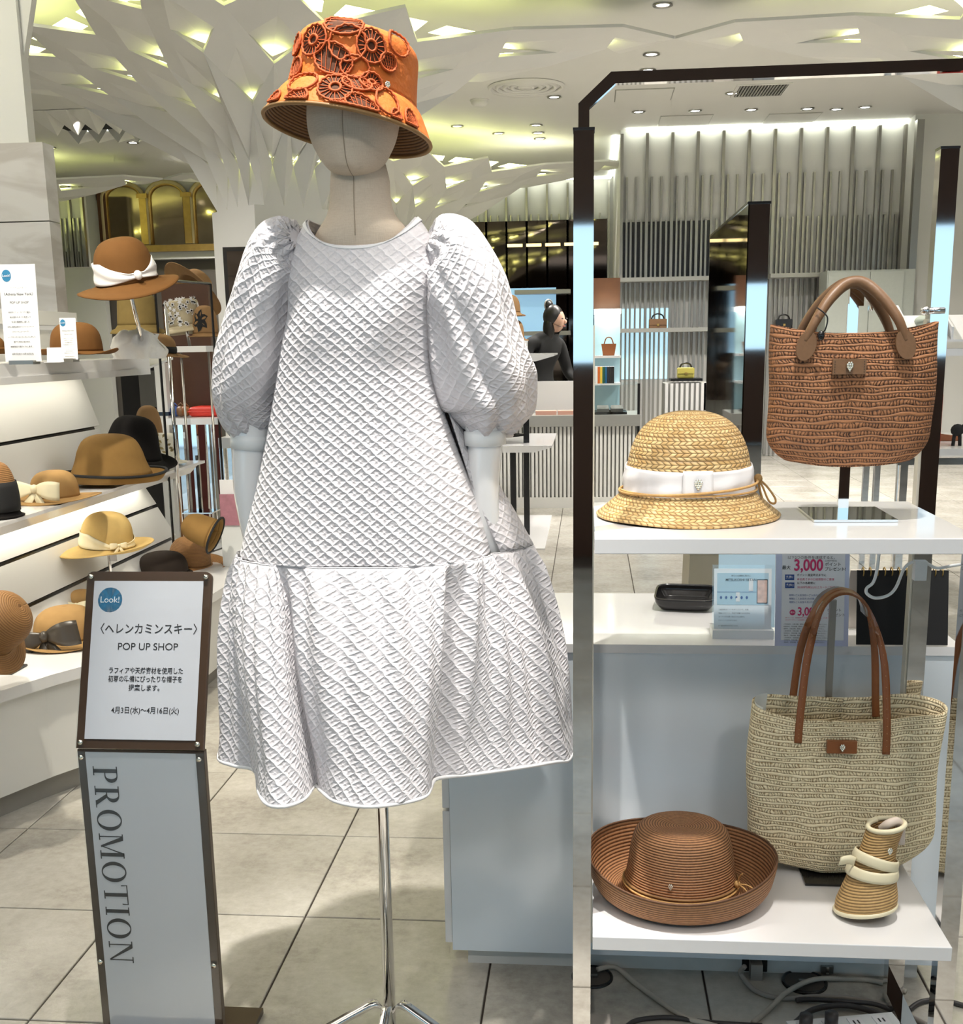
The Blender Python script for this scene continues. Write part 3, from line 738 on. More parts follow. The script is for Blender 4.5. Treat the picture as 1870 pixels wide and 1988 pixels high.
# ---- gilded arcade and lintel at far left
MT['warmmirror'] = plain('warm_reflection_glass', (.42, .34, .22), .08, 1.0, noise_amt=.3, nscale=3)  # warm tones of the reflected interior put into the glass colour
def arcade():
    Y = 16.4
    a = AT(190, 352, Y); b = AT(420, 472, Y)
    t = thing('arched_window', 'gilded arcade window with three round arches above the brown felt hat', 'window', ((a.x+b.x)/2, Y, b.z)); cx, cz = t.location.x, t.location.z
    spans = [(205, 275), (290, 358), (376, 440)]
    ztop = AT(300, 357, Y).z-cz; zspr = AT(300, 385, Y).z-cz
    for u0, u1 in spans:
        x0 = AT(u0, 400, Y).x-cx; x1 = AT(u1, 400, Y).x-cx; xc = (x0+x1)/2; R = (x1-x0)/2
        rz = ztop-zspr
        arc = [(xc-math.cos(PI*k/16)*R, zspr+math.sin(PI*k/16)*rz) for k in range(17)]
        pane = MB(); pane.prism([(x0, .02, 0)]+[(x, .02, z) for x, z in arc]+[(x1, .02, 0)], (0, .03, 0)); pane.build('mirror_pane', MT['warmmirror'], t)
        for m, (rad, thk) in enumerate(((1.0, .05), (1.14, .06))):
            fr = MB(); fr.tube([(x0-(rad-1)*R, -.02*m, 0)]+[(xc+(x-xc)*rad, -.02*m, zspr+(z-zspr)*rad) for x, z in arc]+[(x1+(rad-1)*R, -.02*m, 0)], thk*.5, 8)
            fr.build('arch_frame', 'gold' if m == 0 else plain('cream_gilding', (.55, .45, .24), .4), t, True)
    for u in (282, 367):
        x = AT(u, 430, Y).x-cx
        MB().box((x-.05, -.06, 0), (x+.05, .02, zspr+.02)).box((x-.075, -.08, zspr), (x+.075, .02, zspr+.06)).build('pilaster', 'gold', t)
    MB().box((a.x-cx, -.05, -.10), (b.x-cx+.4, .05, -.01)).build('sill', 'gold', t)
    MB().box((a.x-cx-.02, -.04, -.1), (a.x-cx+.10, .05, zspr+.1)).build('side_frame', 'brownwood', t)
    l0 = AT(190, 480, Y); l1 = AT(430, 500, Y)
    lw = MB(); lw.box((l0.x-1.2, Y+.06, 0), (l0.x+.02, Y+.2, CEIL)); lw.box((l0.x, Y+.06, l1.z), (l1.x+.6, Y+.2, b.z-.08)); lw.box((l0.x, Y+.06, a.z-.25), (l1.x+.6, Y+.2, CEIL))
    o = struct(lw, 'wall_left', 'matte_white', 'white wall carrying the gilded arcade at far left')
    MB().box((l0.x, Y+.26, 0), (l1.x+.6, Y+.32, l1.z)).build('wall_dark', plain('painted_dim_room', (.12, .105, .09), .7)); tag(bpy.data.objects['wall_dark'], 'dim room seen below the gilded arcade', 'wall', kind='structure')  # flat panel, the room's dimness put into its colour
    slx = AT(92, 450, 15.6).x
    sw = struct(MB().box((slx-.1, 15.6, AT(100, 520, 15.6).z), (AT(166, 450, 15.6).x, 15.7, 3.55)), 'wall_slatted', 'matte_white', 'strip of metal-slatted wall beside the marble pier')
    xw = AT(166, 450, 15.6).x-slx
    slatted(sw, slx, 3, xw/3, 15.6, 3.55, AT(100, 425, 15.6).z, AT(100, 490, 15.6).z, AT(100, 520, 15.6).z)
arcade()

def ceiling_slot():
    """dark lighting slot with folded white flaps in the far left bay"""
    a, b = ATZ(72, 226, CEIL), ATZ(268, 236, CEIL); y0 = b.y; 
    t = thing('ceiling_slot', 'dark ceiling slot with folded white flaps at far left', 'ceiling slot', ((a.x+b.x)/2, y0, CEIL))
    W = (b.x-a.x)/2
    MB().box((-W, -.25, -.02), (W, .25, -.001)).build('slot_opening', 'black', t)
    for sy in (-1, 1):
        for k in range(4):
            x0 = -W+k*W/2; x1 = x0+W/2; xm = (x0+x1)/2; z = -.02
            MB().add([(x0, sy*.25, z), (x1, sy*.25, z), (xm, sy*.25, z-.14), (x0, sy*.75, z+.015), (x1, sy*.75, z+.015)], [(0, 2, 3), (2, 1, 4), (2, 4, 3), (0, 1, 2)]).build('flap', 'matte_white', t)
    MB().box((-W*.95, .26, -.03), (W*.95, .29, -.021)).build('lamp_strip', 'whiteled', t)
ceiling_slot()

# ================================================================ generic hat
class Prof:
    def __init__(s, pts, n=60):
        s.P = [Vector((p[0], 0, p[1])) for p in pts]; s.S = spline(s.P, n)
        s.L = [0]
        for a, b in zip(s.S, s.S[1:]): s.L.append(s.L[-1]+(b-a).length)
        s.len = s.L[-1]
    def at(s, d):
        d = max(0, min(s.len, d))
        for i in range(len(s.L)-1):
            if d <= s.L[i+1]+1e-9:
                t = (d-s.L[i])/max(1e-9, s.L[i+1]-s.L[i]); return s.S[i].lerp(s.S[i+1], t)
        return s.S[-1]
class Hat:
    """hat in local space: z up, front towards -Y; crown and brim are profiles of (radius, height)"""
    def __init__(s, name, label, loc, crown, brim, mat, cat='hat', group=None, rot=(0, 0, 0), ax=1, ay=1, mod=None, brimmat=None, n=56, thick=.003, nv=26, lining=None):
        s.root = thing(name, label, cat, loc, group, rot)
        s.ax, s.ay, s.mod = ax, ay, mod
        s.cp = Prof(crown); s.bp = Prof(brim)
        s.crown = grid('crown', lambda u, v: s.c(2*PI*u+PI/2, v*s.cp.len), n, nv, mat, s.root, thick=thick, uvfn=lambda u, v, p: (u*2*PI*s.cp.S[-1].x, v*s.cp.len))
        s.brim = grid('brim', lambda u, v: s.b(2*PI*u+PI/2, v*s.bp.len), n, max(8, nv//2), brimmat or mat, s.root, thick=thick, uvfn=lambda u, v, p: (u*2*PI*s.bp.S[-1].x, s.cp.len+v*s.bp.len))
        if lining:
            grid('brim_lining', lambda u, v: s.b(2*PI*u+PI/2, v*s.bp.len*.99)+Vector((0, 0, -.0035)), n, 10, lining, s.root, uvfn=lambda u, v, p: (u*2*PI*s.bp.S[-1].x, v*s.bp.len))
    def w(s, th, p, part, f):
        q = Vector((p.x*math.cos(th)*s.ax, p.x*math.sin(th)*s.ay, p.z))
        return s.mod(th, q, part, f) if s.mod else q
    def c(s, th, d): return s.w(th, s.cp.at(d), 'crown', d/s.cp.len)
    def b(s, th, d): return s.w(th, s.bp.at(d), 'brim', d/s.bp.len)
    def band(s, d0, d1, mat, name='band', out=.003, wob=0.0):
        def fn(u, v):
            th = 2*PI*u+PI/2; p = s.c(th, lerp(d0, d1, v)); o = Vector((math.cos(th), math.sin(th), 0))
            return p+o*(out+.0015*math.sin(v*PI)+wob*math.sin(th*9+v*4))
        return grid(name, fn, 56, 5, mat, s.root, thick=.0012)
    def trim(s, mat, r=.004, name='brim_trim'):
        return MB().tube([s.b(2*PI*k/64, s.bp.len) for k in range(64)], r, 6, closed=True).build(name, mat, s.root, True)
    def bow(s, th, z, mat, size=.05, name='bow', out=.012, tilt=0, tails=True):
        """knotted bow lying on the crown side"""
        d = None
        best = min((abs(s.c(th, k*s.cp.len/40).z-z), k) for k in range(41))[1]
        p = s.c(th, best*s.cp.len/40); o = Vector((math.cos(th), math.sin(th), .15)).normalized()
        t = Vector((-math.sin(th), math.cos(th), tilt)).normalized(); up = o.cross(t); p = p+o*out
        mb = MB()
        for sg in (-1, 1):
            def fn(u, v):
                a = u*PI; wd = size*(.18+.42*math.sin(u*PI*.62))
                return p+t*sg*size*u*1.15+up*((v-.5)*wd*1.3-.1*size*u)+o*(size*.22*math.sin(u*PI)*(1-.3*abs(v-.5)))
            o0 = len(mb.v); nu, nv = 8, 5
            for j in range(nv+1):
                for i in range(nu+1): mb.v.append(tuple(fn(i/nu, j/nv)))
            mb.f += [(o0+j*(nu+1)+i, o0+j*(nu+1)+i+1, o0+(j+1)*(nu+1)+i+1, o0+(j+1)*(nu+1)+i) for j in range(nv) for i in range(nu)]
            if tails:
                a = p+up*(-.1*size); e = a+t*sg*size*.55-up*size*.9+o*.004
                mb.prism([a-t*.12*size, a+t*.12*size, e+t*.25*size, e-t*.25*size], o*.0015)
        mb.sphere(p+o*.004, (size*.16, size*.16, size*.19), 8, 6)
        b = mb.build(name, mat, s.root, True)
        md = b.modifiers.new('thickness', 'SOLIDIFY'); md.thickness = .0012
        return b

# ================================================================ display rack, shelves
RYF, RYR, PW = 1.9, 2.2, .032
XL, XR = .006, .614
ztop = AT(1134, 247, RYF).z
def rack():
    t = thing('display_rack', 'tall polished chrome display rack with a chamfered arch over two white shelves', 'rack', (.31, 2.05, 0))
    for y in (RYF, RYR):
        for x in (XL-PW, XR):
            MB().box((x, y, 0), (x+PW, y+PW, ztop)).build('post', 'chrome', t, world=True)
    y = RYF+PW/2; q = .0085
    xa, xb = XL-PW/2, XR+PW/2
    zk = AT(1137, 203, RYF).z; zt = AT(1195, 148, RYF).z; c = zt-zk+.006
    path = [(xa, y, ztop-.01), (xa, y, zk), (xa+c, y, zt), (xb-c, y, zt), (xb, y, zk), (xb, y, ztop-.01)]
    mb = MB(); o = 0
    # mitred square tube
    def sq(p, nx, nz, k): return [Vector((p[0]+nx*a*k, y+b, p[2]+nz*a*k)) for a, b in ((-q, -q), (q, -q), (q, q), (-q, q))]
    t8 = math.tan(PI/8); rings = [sq(path[0], 1, 0, 1), sq(path[1], 1, -t8, 1), sq(path[2], t8, -1, 1), sq(path[3], -t8, -1, 1), sq(path[4], -1, -t8, 1), sq(path[5], -1, 0, 1)]
    vs = [p for r in rings for p in r]; fs = []
    for i in range(5):
        for j in range(4): fs.append((i*4+j, i*4+(j+1) % 4, i*4+4+(j+1) % 4, i*4+4+j))
    mb.add(vs, fs); ob = mb.build('arch_bar', 'chrome', t, world=True); fix_normals(ob)
    for x in (XL-.004, XR-.004):
        MB().box((x, RYR+.004, .12), (x+.008, RYR+.028, 1.38)).build('slotted_strip', plain('cream_steel', (.62, .59, .50), .4), t, world=True)
    for z in (ztop,):
        for x in (XL-PW, XR):
            for yy in (RYF, RYR): MB().box((x-.001, yy-.001, z-.004), (x+PW+.001, yy+PW+.001, z)).build('end_cap', 'black_gloss', t, world=True)
    for z in (.012,):
        MB().box((XL-PW, RYF+PW, 0), (XL, RYR, .028)).build('foot_rail', 'chrome', t, world=True)
        MB().box((XR, RYF+PW, 0), (XR+PW, RYR, .028)).build('foot_rail', 'chrome', t, world=True)
    hk = AT(1812, 603, 2.19)
    MB().tube([(hk.x+.02, hk.y, hk.z), (hk.x-.012, hk.y, hk.z)], .006, 10).sphere((hk.x-.014, hk.y, hk.z), .009, 10, 8).build('hook', 'chrome', t, True, world=True)
rack()
SHZ_U, SHZ_L, SHT = 1.04, .345, .0255
SY0, SY1 = 1.832, 2.262
def shelf(z, label, dy=0):
    t = thing('display_shelf', label, 'shelf', (.31, 2.05, z-SHT))
    o = MB().box((XL+.003, SY0+dy, z-SHT), (XR-.003, SY1, z)).build('board', 'white', t, world=True)
    md = o.modifiers.new('edge', 'BEVEL'); md.width = .0015; md.segments = 2
    for x in (XL+.05, XR-.05):
        MB().box((x-.008, SY0+.05, z-SHT-.006), (x+.008, SY1-.04, z-SHT)).build('bracket', 'steel', t, world=True)
shelf(SHZ_U, 'upper white shelf of the chrome rack holding the straw cloche and brown bag')
shelf(SHZ_L, 'lower white shelf of the chrome rack holding the tote and brimmed hat', -.01)

# ================================================================ straw cloche on the upper shelf
def cloche():
    p = ATZ(1350, 1028, SHZ_U); c = (p.x, p.y+.160, SHZ_U)
    def mod(th, q, part, f):
        if part == 'brim':
            q.z += (.0015*math.sin(th*2+.6) + .001*math.sin(th*5))*f*f
            q.z = max(q.z, .0025)
        return q
    h = Hat('straw_cloche', 'golden braided straw cloche hat with a white ribbon band on the upper shelf', c,
            [(.001, .186), (.03, .184), (.06, .174), (.083, .155), (.098, .128), (.106, .098), (.110, .068), (.111, .050)],
            [(.111, .050), (.120, .040), (.136, .026), (.152, .012), (.163, .003)], MT['straw'], mod=mod, n=96, nv=40, thick=.004)
    L = h.cp.len
    def band(u, v):
        th = 2*PI*u+PI/2; sag = .004*math.sin(th+PI)
        d = lerp(L-.048, L+.0, v)+sag
        q = h.c(th, min(d, L)); o = Vector((math.cos(th), math.sin(th), 0))
        return q+o*(.0055+.0012*math.sin(v*9+th*3)+.0008*math.sin(th*14+v*5))+Vector((0, 0, -.004))
    grid('ribbon_band', band, 90, 8, MT['ribbonwhite'], h.root, thick=.0012)
    # stitched ribbon loop with badge in front
    th0 = -PI/2+.06
    def patch(u, v):
        th = th0+(u-.5)*.44; q = h.c(th, lerp(L-.047, L-.001, v)); o = Vector((math.cos(th), math.sin(th), 0)); return q+o*.0092+Vector((0, 0, -.004))
    pt = grid('ribbon_loop', patch, 8, 6, MT['ribbonwhite'], h.root, thick=.0014)
    q = patch(.5, .5); o = Vector((math.cos(th0), math.sin(th0), 0))
    badge((q+o*.001), o, .011, h.root)
    # twisted raffia cord round the band, knotted at the right
    pts = []
    thk = .12
    for k in range(81):
        th = thk-2*PI*k/80*1.0; q = h.c(th, L-.016+.016*math.sin((th-thk)*-.5)**2); o = Vector((math.cos(th), math.sin(th), 0)); pts.append(q+o*.0115+Vector((0, 0, -.003)))
    MB().tube(pts, .0024, 6).build('cord', 'rope', h.root, True)
    pts2 = []
    for k in range(41):
        th = thk-PI*k/40; q = h.c(th, L-.004); o = Vector((math.cos(th), math.sin(th), 0)); pts2.append(q+o*.0105+Vector((0, 0, -.004)))
    MB().tube(pts2, .002, 6).build('cord', 'rope', h.root, True)
    k0 = pts[0]+Vector((.004, -.006, .002))
    MB().sphere(k0, (.008, .008, .009), 10, 8).build('knot', 'rope', h.root, True)
    MB().tube(spline([k0, k0+Vector((.014, -.004, -.012)), k0+Vector((.030, -.006, -.034)), k0+Vector((.030, -.005, -.044)), k0+Vector((.020, -.004, -.040)), k0+Vector((.008, -.003, -.014)), k0], 40), .002, 6).build('cord_loop', 'rope', h.root, True)
    MB().tube(spline([k0, k0+Vector((.006, -.006, -.03)), k0+Vector((.018, -.008, -.055)), k0+Vector((.034, -.01, -.083))], 24), .002, 6).build('cord_end', 'rope', h.root, True)
def badge(p, n, s, parent, name='badge'):
    """small pine-cone shaped metal emblem"""
    n = Vector(n).normalized(); t = Vector((0, 0, 1)).cross(n).normalized(); up = n.cross(t)
    mb = MB()
    for r, (wd, yy) in enumerate(((1, .55), (2, .2), (3, -.15), (2, -.0))):
        pass
    for row in range(5):
        yy = .62-row*.30; k = (2, 3, 3, 2, 1)[row]
        for i in range(k):
            xx = (i-(k-1)/2)*.42*(1-.06*row)
            mb.sphere(p+t*xx*s+up*yy*s+n*.002, (s*.27,)*3, 6, 5)
    return mb.build(name, 'silver', parent, True)
cloche()

# ================================================================ raffia brimmed hat on the lower shelf
def brimmed():
    p = ATZ(1336, 1806, SHZ_L); c = (p.x-.003, p.y+.136, SHZ_L)
    def mod(th, q, part, f):
        if part == 'brim':
            side = .5-.5*math.cos(2*(th-.35))          # higher at the sides
            q.z += (.028*math.sin(th)*.5+.014+.018*(math.cos(th+.2)**2))*f*f*.9
        return q
    h = Hat('raffia_hat', 'brown raffia hat with a wide upturned brim on the lower shelf', c,
            [(.001, .133), (.03, .134), (.056, .137), (.072, .135), (.084, .122), (.091, .095), (.096, .060), (.103, .022)],
            [(.103, .022), (.114, .010), (.132, .005), (.150, .010), (.163, .024), (.171, .048), (.172, .056)], MT['raffia_brown'], mod=mod, n=90, nv=40, ax=1.0, ay=.90, thick=.003)
    L = h.cp.len
    for off, r in ((.006, .0022), (.012, .0016)):
        pts = [h.c(2*PI*k/72, L-off)+Vector((math.cos(2*PI*k/72), math.sin(2*PI*k/72), 0))*.004 for k in range(72)]
        MB().tube(pts, r, 6, closed=True).build('cord', MT['raffia_tan'] if off > .01 else MT['rope'], h.root, True)
    th = -.42; k0 = h.c(th, L-.02)+Vector((math.cos(th), math.sin(th), 0))*.008
    MB().sphere(k0, (.006, .006, .007), 8, 6).build('knot', 'rope', h.root, True)
    for e in ((.035, -.02, -.006), (.022, -.035, -.012), (.006, -.02, .03)):
        MB().tube(spline([k0, k0+Vector(e)*.5+Vector((0, 0, .006)), k0+Vector(e)], 12), .0014, 5).build('cord_end', 'rope', h.root, True)
    th = -PI/2-.25; badge(h.c(th, L-.034)+Vector((math.cos(th), math.sin(th), 0))*.002, (math.cos(th), math.sin(th), 0), .0075, h.root)
    h.trim(MT['raffia_brown'], .0022)
brimmed()

# ================================================================ rolled visor
def visor():
    p = ATZ(1686, 1797, SHZ_L); c = Vector((p.x+.002, p.y+.040, SHZ_L))
    t = thing('rolled_visor', 'rolled tan raffia sun visor tied with a cream ribbon standing on the lower shelf', 'hat', c)
    tip = .020
    def rad(v): return table([(0, .0515), (.12, .052), (.35, .043), (.55, .034), (.75, .030), (1, .031)], v)
    H = .168
    def fn(u, v):
        th = 2*PI*u*1.08+PI*.6; r = rad(v)+.004*u-.002
        z = .003+v*H*(1+.03*math.cos(th))+(.010*math.cos(th+.6)+.010)*(1-v)
        return Vector((math.cos(th)*r+tip*v*v*.9+.010*v, math.sin(th)*r*.92, max(z, .003)))
    grid('raffia_roll', fn, 64, 30, MT['raffia_tan'], t, thick=.003, uvfn=lambda u, v, q: (u*.3, v*H))
    MB().tube([fn(k/63, 1.0) for k in range(64)], .0045, 6).build('top_trim', 'cream', t, True)
    MB().tube([fn(k/63, 0.0)+Vector((0, 0, .003)) for k in range(64)], .0045, 6).build('bottom_trim', 'cream', t, True)
    def tie(u, v, v0, sl):
        th = 2*PI*u; q = fn(((th-PI*.6)/(2*PI*1.08)) % .93, v0+sl*math.cos(th+.5)+.0); o = Vector((math.cos(th), math.sin(th), 0))
        vv = v0+sl*math.cos(th+2.6)+(v-.5)*.11
        r = rad(vv)+.006+.0015*math.sin(v*PI); return Vector((math.cos(th)*r+tip*vv*vv*.9+.010*vv, math.sin(th)*r*.95, .003+vv*H))
    grid('ribbon_tie', lambda u, v: tie(u, v, .50, .02), 48, 4, MT['cream'], t, thick=.002)
    grid('ribbon_tie', lambda u, v: tie(u, v, .62, .07), 48, 4, MT['cream'], t, thick=.002)
    a = tie(.56, .5, .58, .04)
    MB().ribbon(spline([a, a+Vector((-.012, -.004, .006)), a+Vector((-.028, -.006, .003))], 8), Vector((.004, 0, .016)), Vector((0, .002, 0))).build('ribbon_end', 'cream', t, True)
    q = fn(.02, 1.0)
    MB().tube(spline([Vector((.022, .0, .164)), Vector((.030, -.010, .178)), Vector((.046, -.004, .180)), Vector((.053, .0, .164)), Vector((.053, -.004, .138))], 20), .008, 8).build('ribbon_coil', plain('pale_pink_ribbon', (.62, .52, .44), .5), t, True)
    th = -PI/2+.25; vv = .80; r = rad(vv)+.004
    badge(Vector((math.cos(th)*r+tip*vv*vv*.9+.01*vv, math.sin(th)*r, .003+vv*H)), (math.cos(th), math.sin(th), 0), .0075, t)
visor()

# ================================================================ brown crochet bag on chrome stand
def bag_body(t, W0, W1, H, D, mat, z0, name='body', topdip=0.0, yoff=0, fold=0.0, tilt=0.0, wav=0.0, nx=64, nz=46):
    """open-topped soft bag: rounded rectangle section, W0 bottom half width, W1 top half width"""
    def fn(u, v):
        a = 2*PI*u+PI/2; ca, sa = math.cos(a), math.sin(a); e = .42
        sx = math.copysign(abs(ca)**e, ca); sy = math.copysign(abs(sa)**.75, sa)
        hw = lerp(W0, W1, v**.8); hw *= (1-.22*max(0, 1-v/.24)**2.2)
        hd = D*(.55+.45*math.sin(min(1, v*1.25)*PI*.62))*(1-fold*max(0, v-.7)/.3)
        z = z0+v*H
        z -= .030*H*(abs(sx)**4)*0
        z += (1-v)**6*H*.05*(sx*sx)                      # rounded bottom corners
        z -= topdip*(v**6)*(1-abs(sx)**2.5)
        x = sx*hw+tilt*v+wav*math.sin(v*9+sx*3)
        y = sy*hd+yoff+wav*math.sin(sx*7+v*5)*1.2*(1 if sy < 0 else 1)
        return Vector((x, y, z))
    grid(name, fn, 120, nz, mat, t, thick=.004)
    bt = MB(); n = 40; ring = [fn(k/n, 0.0) for k in range(n)]; bt.add(ring, [tuple(range(n))]); ob = bt.build('bag_base', mat, t)
    put_uv(ob.data, [(p.x, p.y) for p in ring])
    return fn
def stand(t, x, y, z0, ztop, base, w=.016, cols='chrome'):
    bx0, bx1, by0, by1 = base
    MB().box((bx0, by0, z0+.001), (bx1, by1, z0+.006)).build('base_plate', cols, t, world=True)
def bag_stand_a():
    pf = ATZ(1640, 1008, SHZ_U); pb = ATZ(1632, 978, SHZ_U); x0 = ATZ(1543, 980, SHZ_U).x; x1 = ATZ(1718, 1008, SHZ_U).x
    xs = ATZ(1617, 990, SHZ_U).x; yc = 2.07
    t = thing('bag_stand', 'slim chrome bag stand with a square base on the upper shelf', 'stand', (xs, yc, SHZ_U))
    hw = .070
    MB().box((xs-.062, yc-.075, SHZ_U+.0005), (xs+.078, yc+.085, SHZ_U+.005)).build('base_plate', 'chrome', t, world=True)
    zt = AT(1640, 590, yc).z
    MB().box((xs-.008, yc-.004, SHZ_U+.005), (xs+.010, yc+.004, zt)).build('pole', 'chrome', t, world=True)
    xc = AT(1648, 560, yc).x; R = .038
    arc = [(xc+math.cos(PI*k/14)*R, yc, zt-.012+math.sin(PI*k/14)*R) for k in range(15)]
    MB().ribbon(arc, (0, .03, 0), (.0015, 0, .0015)).build('saddle', 'chrome', t, True, world=True)
    MB().box((xs-.006, yc-.006, zt-.004), (xs+.018, yc+.006, zt+.026)).build('bracket', 'chrome', t, world=True)
    # bag
    a = AT(1483, 760, 2.07); b = AT(1796, 760, 2.07); xb = (a.x+b.x)/2
    zb = AT(1640, 902, 2.03).z; zt2 = AT(1640, 628, 2.07).z; H = zt2-zb
    g = thing('crochet_bag', 'brown crochet raffia handbag with rolled tan leather handles hanging on the upper stand', 'bag', (xb, yc-.052, zb))
    fn = bag_body(g, .1335, .1345, H, .042, MT['crochet_brown'], 0, topdip=.017, yoff=0, fold=.25, wav=.0015)
    zl = H-.055
    for sgn, yy in ((-1, -.046), (1, .036)):
        f = AT(1572, 640, 2.0).x-xb; f2 = AT(1738, 648, 2.0).x-xb
        zt3 = AT(1650, 553, 2.05).z-zb
        pts = spline([(f-.012, yy, H-.028), (f+.004, yy, H+.004), (f+.028, yy*.7, lerp(H, zt3, .62)), ((f+f2)/2-.012, yy*.35, zt3), ((f+f2)/2+.016, yy*.35, zt3), (f2-.026, yy*.7, lerp(H, zt3, .6)), (f2-.002, yy, H+.002), (f2+.010, yy, H-.030)], 56)
        MB().tube(pts, [.0065+.0035*math.sin(PI*min(1, max(0, (i/(len(pts)-1)-.0)))) for i in range(len(pts))], 10).build('handle', 'tan', g, True)
        if sgn < 0:
            for xx, sk in ((f-.010, -.012), (f2+.010, .012)):
                n = 18; poly = []
                for k in range(n):
                    an = 2*PI*k/n; poly.append((xx+sk*(-.3*math.sin(an))+.020*math.cos(an)*.8, yy-.006, H-.036+.024*math.sin(an)))
                MB().prism(poly, (0, .006, 0)).build('leather_tab', 'tan', g)
    px = AT(1641, 711, 2.0).x-xb; pz = AT(1641, 711, 2.0).z-zb
    pa = MB().box((px-.027, -.0525, pz-.0125), (px+.027, -.0455, pz+.0125)).build('leather_patch', 'tan', g)
    for k in range(2):
        st = MB()
        for q in range(5): st.box((px+(-.024 if k == 0 else .0232), -.0530, pz-.010+q*.0042), (px+(-.0232 if k == 0 else .024), -.0525, pz-.0078+q*.0042))
        st.build('stitching', 'ink', pa)
    badge(Vector((px, -.0535, pz)), (0, -1, 0), .0095, pa)
    ta = Vector((AT(1588, 640, 2.0).x-xb, -.055, H-.0))
    MB().tube(spline([ta+Vector((-.01, 0, .025)), ta+Vector((.006, -.006, .01)), ta+Vector((.004, -.006, -.01)), ta+Vector((-.002, -.004, -.016))], 16), .0012, 5).sphere(ta+Vector((-.002, -.004, -.02)), (.006, .004, .008), 8, 6).build('security_tag', 'black_gloss', g, True)
bag_stand_a()

# ================================================================ cream tote on the lower shelf
def tote():
    yc = 2.15
    xs = AT(1610, 1300, yc+.03).x
    t = thing('bag_stand', 'grey bag stand with curved saddle holding the cream tote on the lower shelf', 'stand', (xs, yc, SHZ_L))
    zt = AT(1622, 1170, yc).z
    MB().box((xs-.055, yc-.115, SHZ_L+.0005), (xs+.085, yc+.07, SHZ_L+.005)).build('base_plate', 'black_gloss', t, world=True)
    MB().box((xs-.006, yc+.02, SHZ_L+.005), (xs+.006, yc+.03, zt)).build('pole', 'steel', t, world=True)
    xc = AT(1632, 1160, yc).x; R = .046
    arc = [(xc+math.cos(PI*k/14)*R, yc+.005, zt-.022+math.sin(PI*k/14)*R*1.0) for k in range(15)]
    MB().ribbon(arc, (0, .05, 0), (.002, 0, .002)).build('saddle', 'steel', t, True, world=True)
    a = AT(1430, 1500, yc); b = AT(1824, 1500, yc); xb = (a.x+b.x)/2; zb = SHZ_L+.008
    zt2 = AT(1620, 1380, yc-.05).z; H = zt2-zb
    g = thing('tote_bag', 'large cream crochet raffia tote with cognac leather straps on the lower shelf', 'bag', (xb, yc-.026, zb))
    def fn(u, v):
        an = 2*PI*u+PI/2; ca, sa = math.cos(an), math.sin(an)
        sx = math.copysign(abs(ca)**.45, ca); sy = math.copysign(abs(sa)**.8, sa)
        hw = lerp(.173, .176, v**.7)*(1-.24*max(0, 1-v/.22)**2.4)
        hd = lerp(.046, .040, v)
        z = v*H+(1-v)**5*H*.06*sx*sx
        z += v**8*(.012*sa*.9 - .006*math.cos(sx*3.2)+.012*(sx < 0)*abs(sx)*0)
        x = sx*hw+.004*math.sin(v*7)+.006*v
        y = sy*hd+.004*math.sin(sx*8+v*3)+.006*math.sin(sx*3.3-v*6)*v
        return Vector((x, y, z))
    grid('body', fn, 140, 50, MT['crochet_cream'], g, thick=.004)
    n = 48; ring = [fn(k/n, 0.0) for k in range(n)]; ob = MB().add(ring, [tuple(range(n))]).build('bag_base', MT['crochet_cream'], g); put_uv(ob.data, [(p.x, p.y) for p in ring])
    grid('lining', lambda u, v: Vector((fn(.12+.22*u, .6+.41*v).x*.985, fn(.12+.22*u, .6+.41*v).y*.9, fn(.12+.22*u, .6+.41*v).z)), 16, 6, plain('white_lining', (.72, .72, .66), .6), g)
    # straps
    x1 = AT(1548, 1400, yc-.06).x-xb; x2 = AT(1716, 1420, yc-.06).x-xb
    ztop = zt+.030-zb
    for yy, sx in ((-.046, 1), (.040, -1)):
        zl = AT(1548, 1440, yc-.07).z-zb; zr = AT(1718, 1462, yc-.07).z-zb
        if sx < 0: zl = zr = H-.03
        xm = xc-xb
        pts = spline([(x1, yy-.005, zl), (x1+.002, yy-.004, H-.004), (x1+.014, yy*.8, lerp(H, ztop, .5)), (xm-.040, yy*.35, ztop-.028), (xm, yy*.28, ztop-.002), (xm+.040, yy*.35, ztop-.028), (x2-.010, yy*.8, lerp(H, ztop, .5)), (x2, yy-.004, H-.004), (x2+.002, yy-.005, zr)], 48)
        wv = []; tv = []
        for i in range(len(pts)):
            d = (pts[min(i+1, len(pts)-1)]-pts[max(i-1, 0)]).normalized()
            nrm = Vector((-d.z, 0, d.x)); nrm.normalize()
            f = math.sin(PI*i/(len(pts)-1))
            flat = max(0, min(1, (f-.62)/.3))
            wv.append(nrm.lerp(Vector((0, 1, 0)), flat*.75).normalized()*.0135); tv.append(Vector((0, .003, 0)).lerp(nrm*.003, flat*.75))
        st = MB().ribbon(pts, wv, tv).build('strap', 'cognac', g, True)
        rv = MB()
        if sx > 0:
            for i in range(2, len(pts)-2, 1):
                rv.sphere(pts[i]+Vector((0, -.0022, 0)), .0009, 5, 4)
            rv.build('stitching', plain('tan_thread', (.5, .28, .12), .6), st)
    px = AT(1633, 1448, yc-.07).x-xb; pz = AT(1633, 1448, yc-.07).z-zb
    pa = MB().box((px-.027, -.054, pz-.0115), (px+.027, -.044, pz+.0115)).build('leather_patch', 'cognac', g)
    badge(Vector((px, -.055, pz)), (0, -1, 0), .0085, pa)
tote()

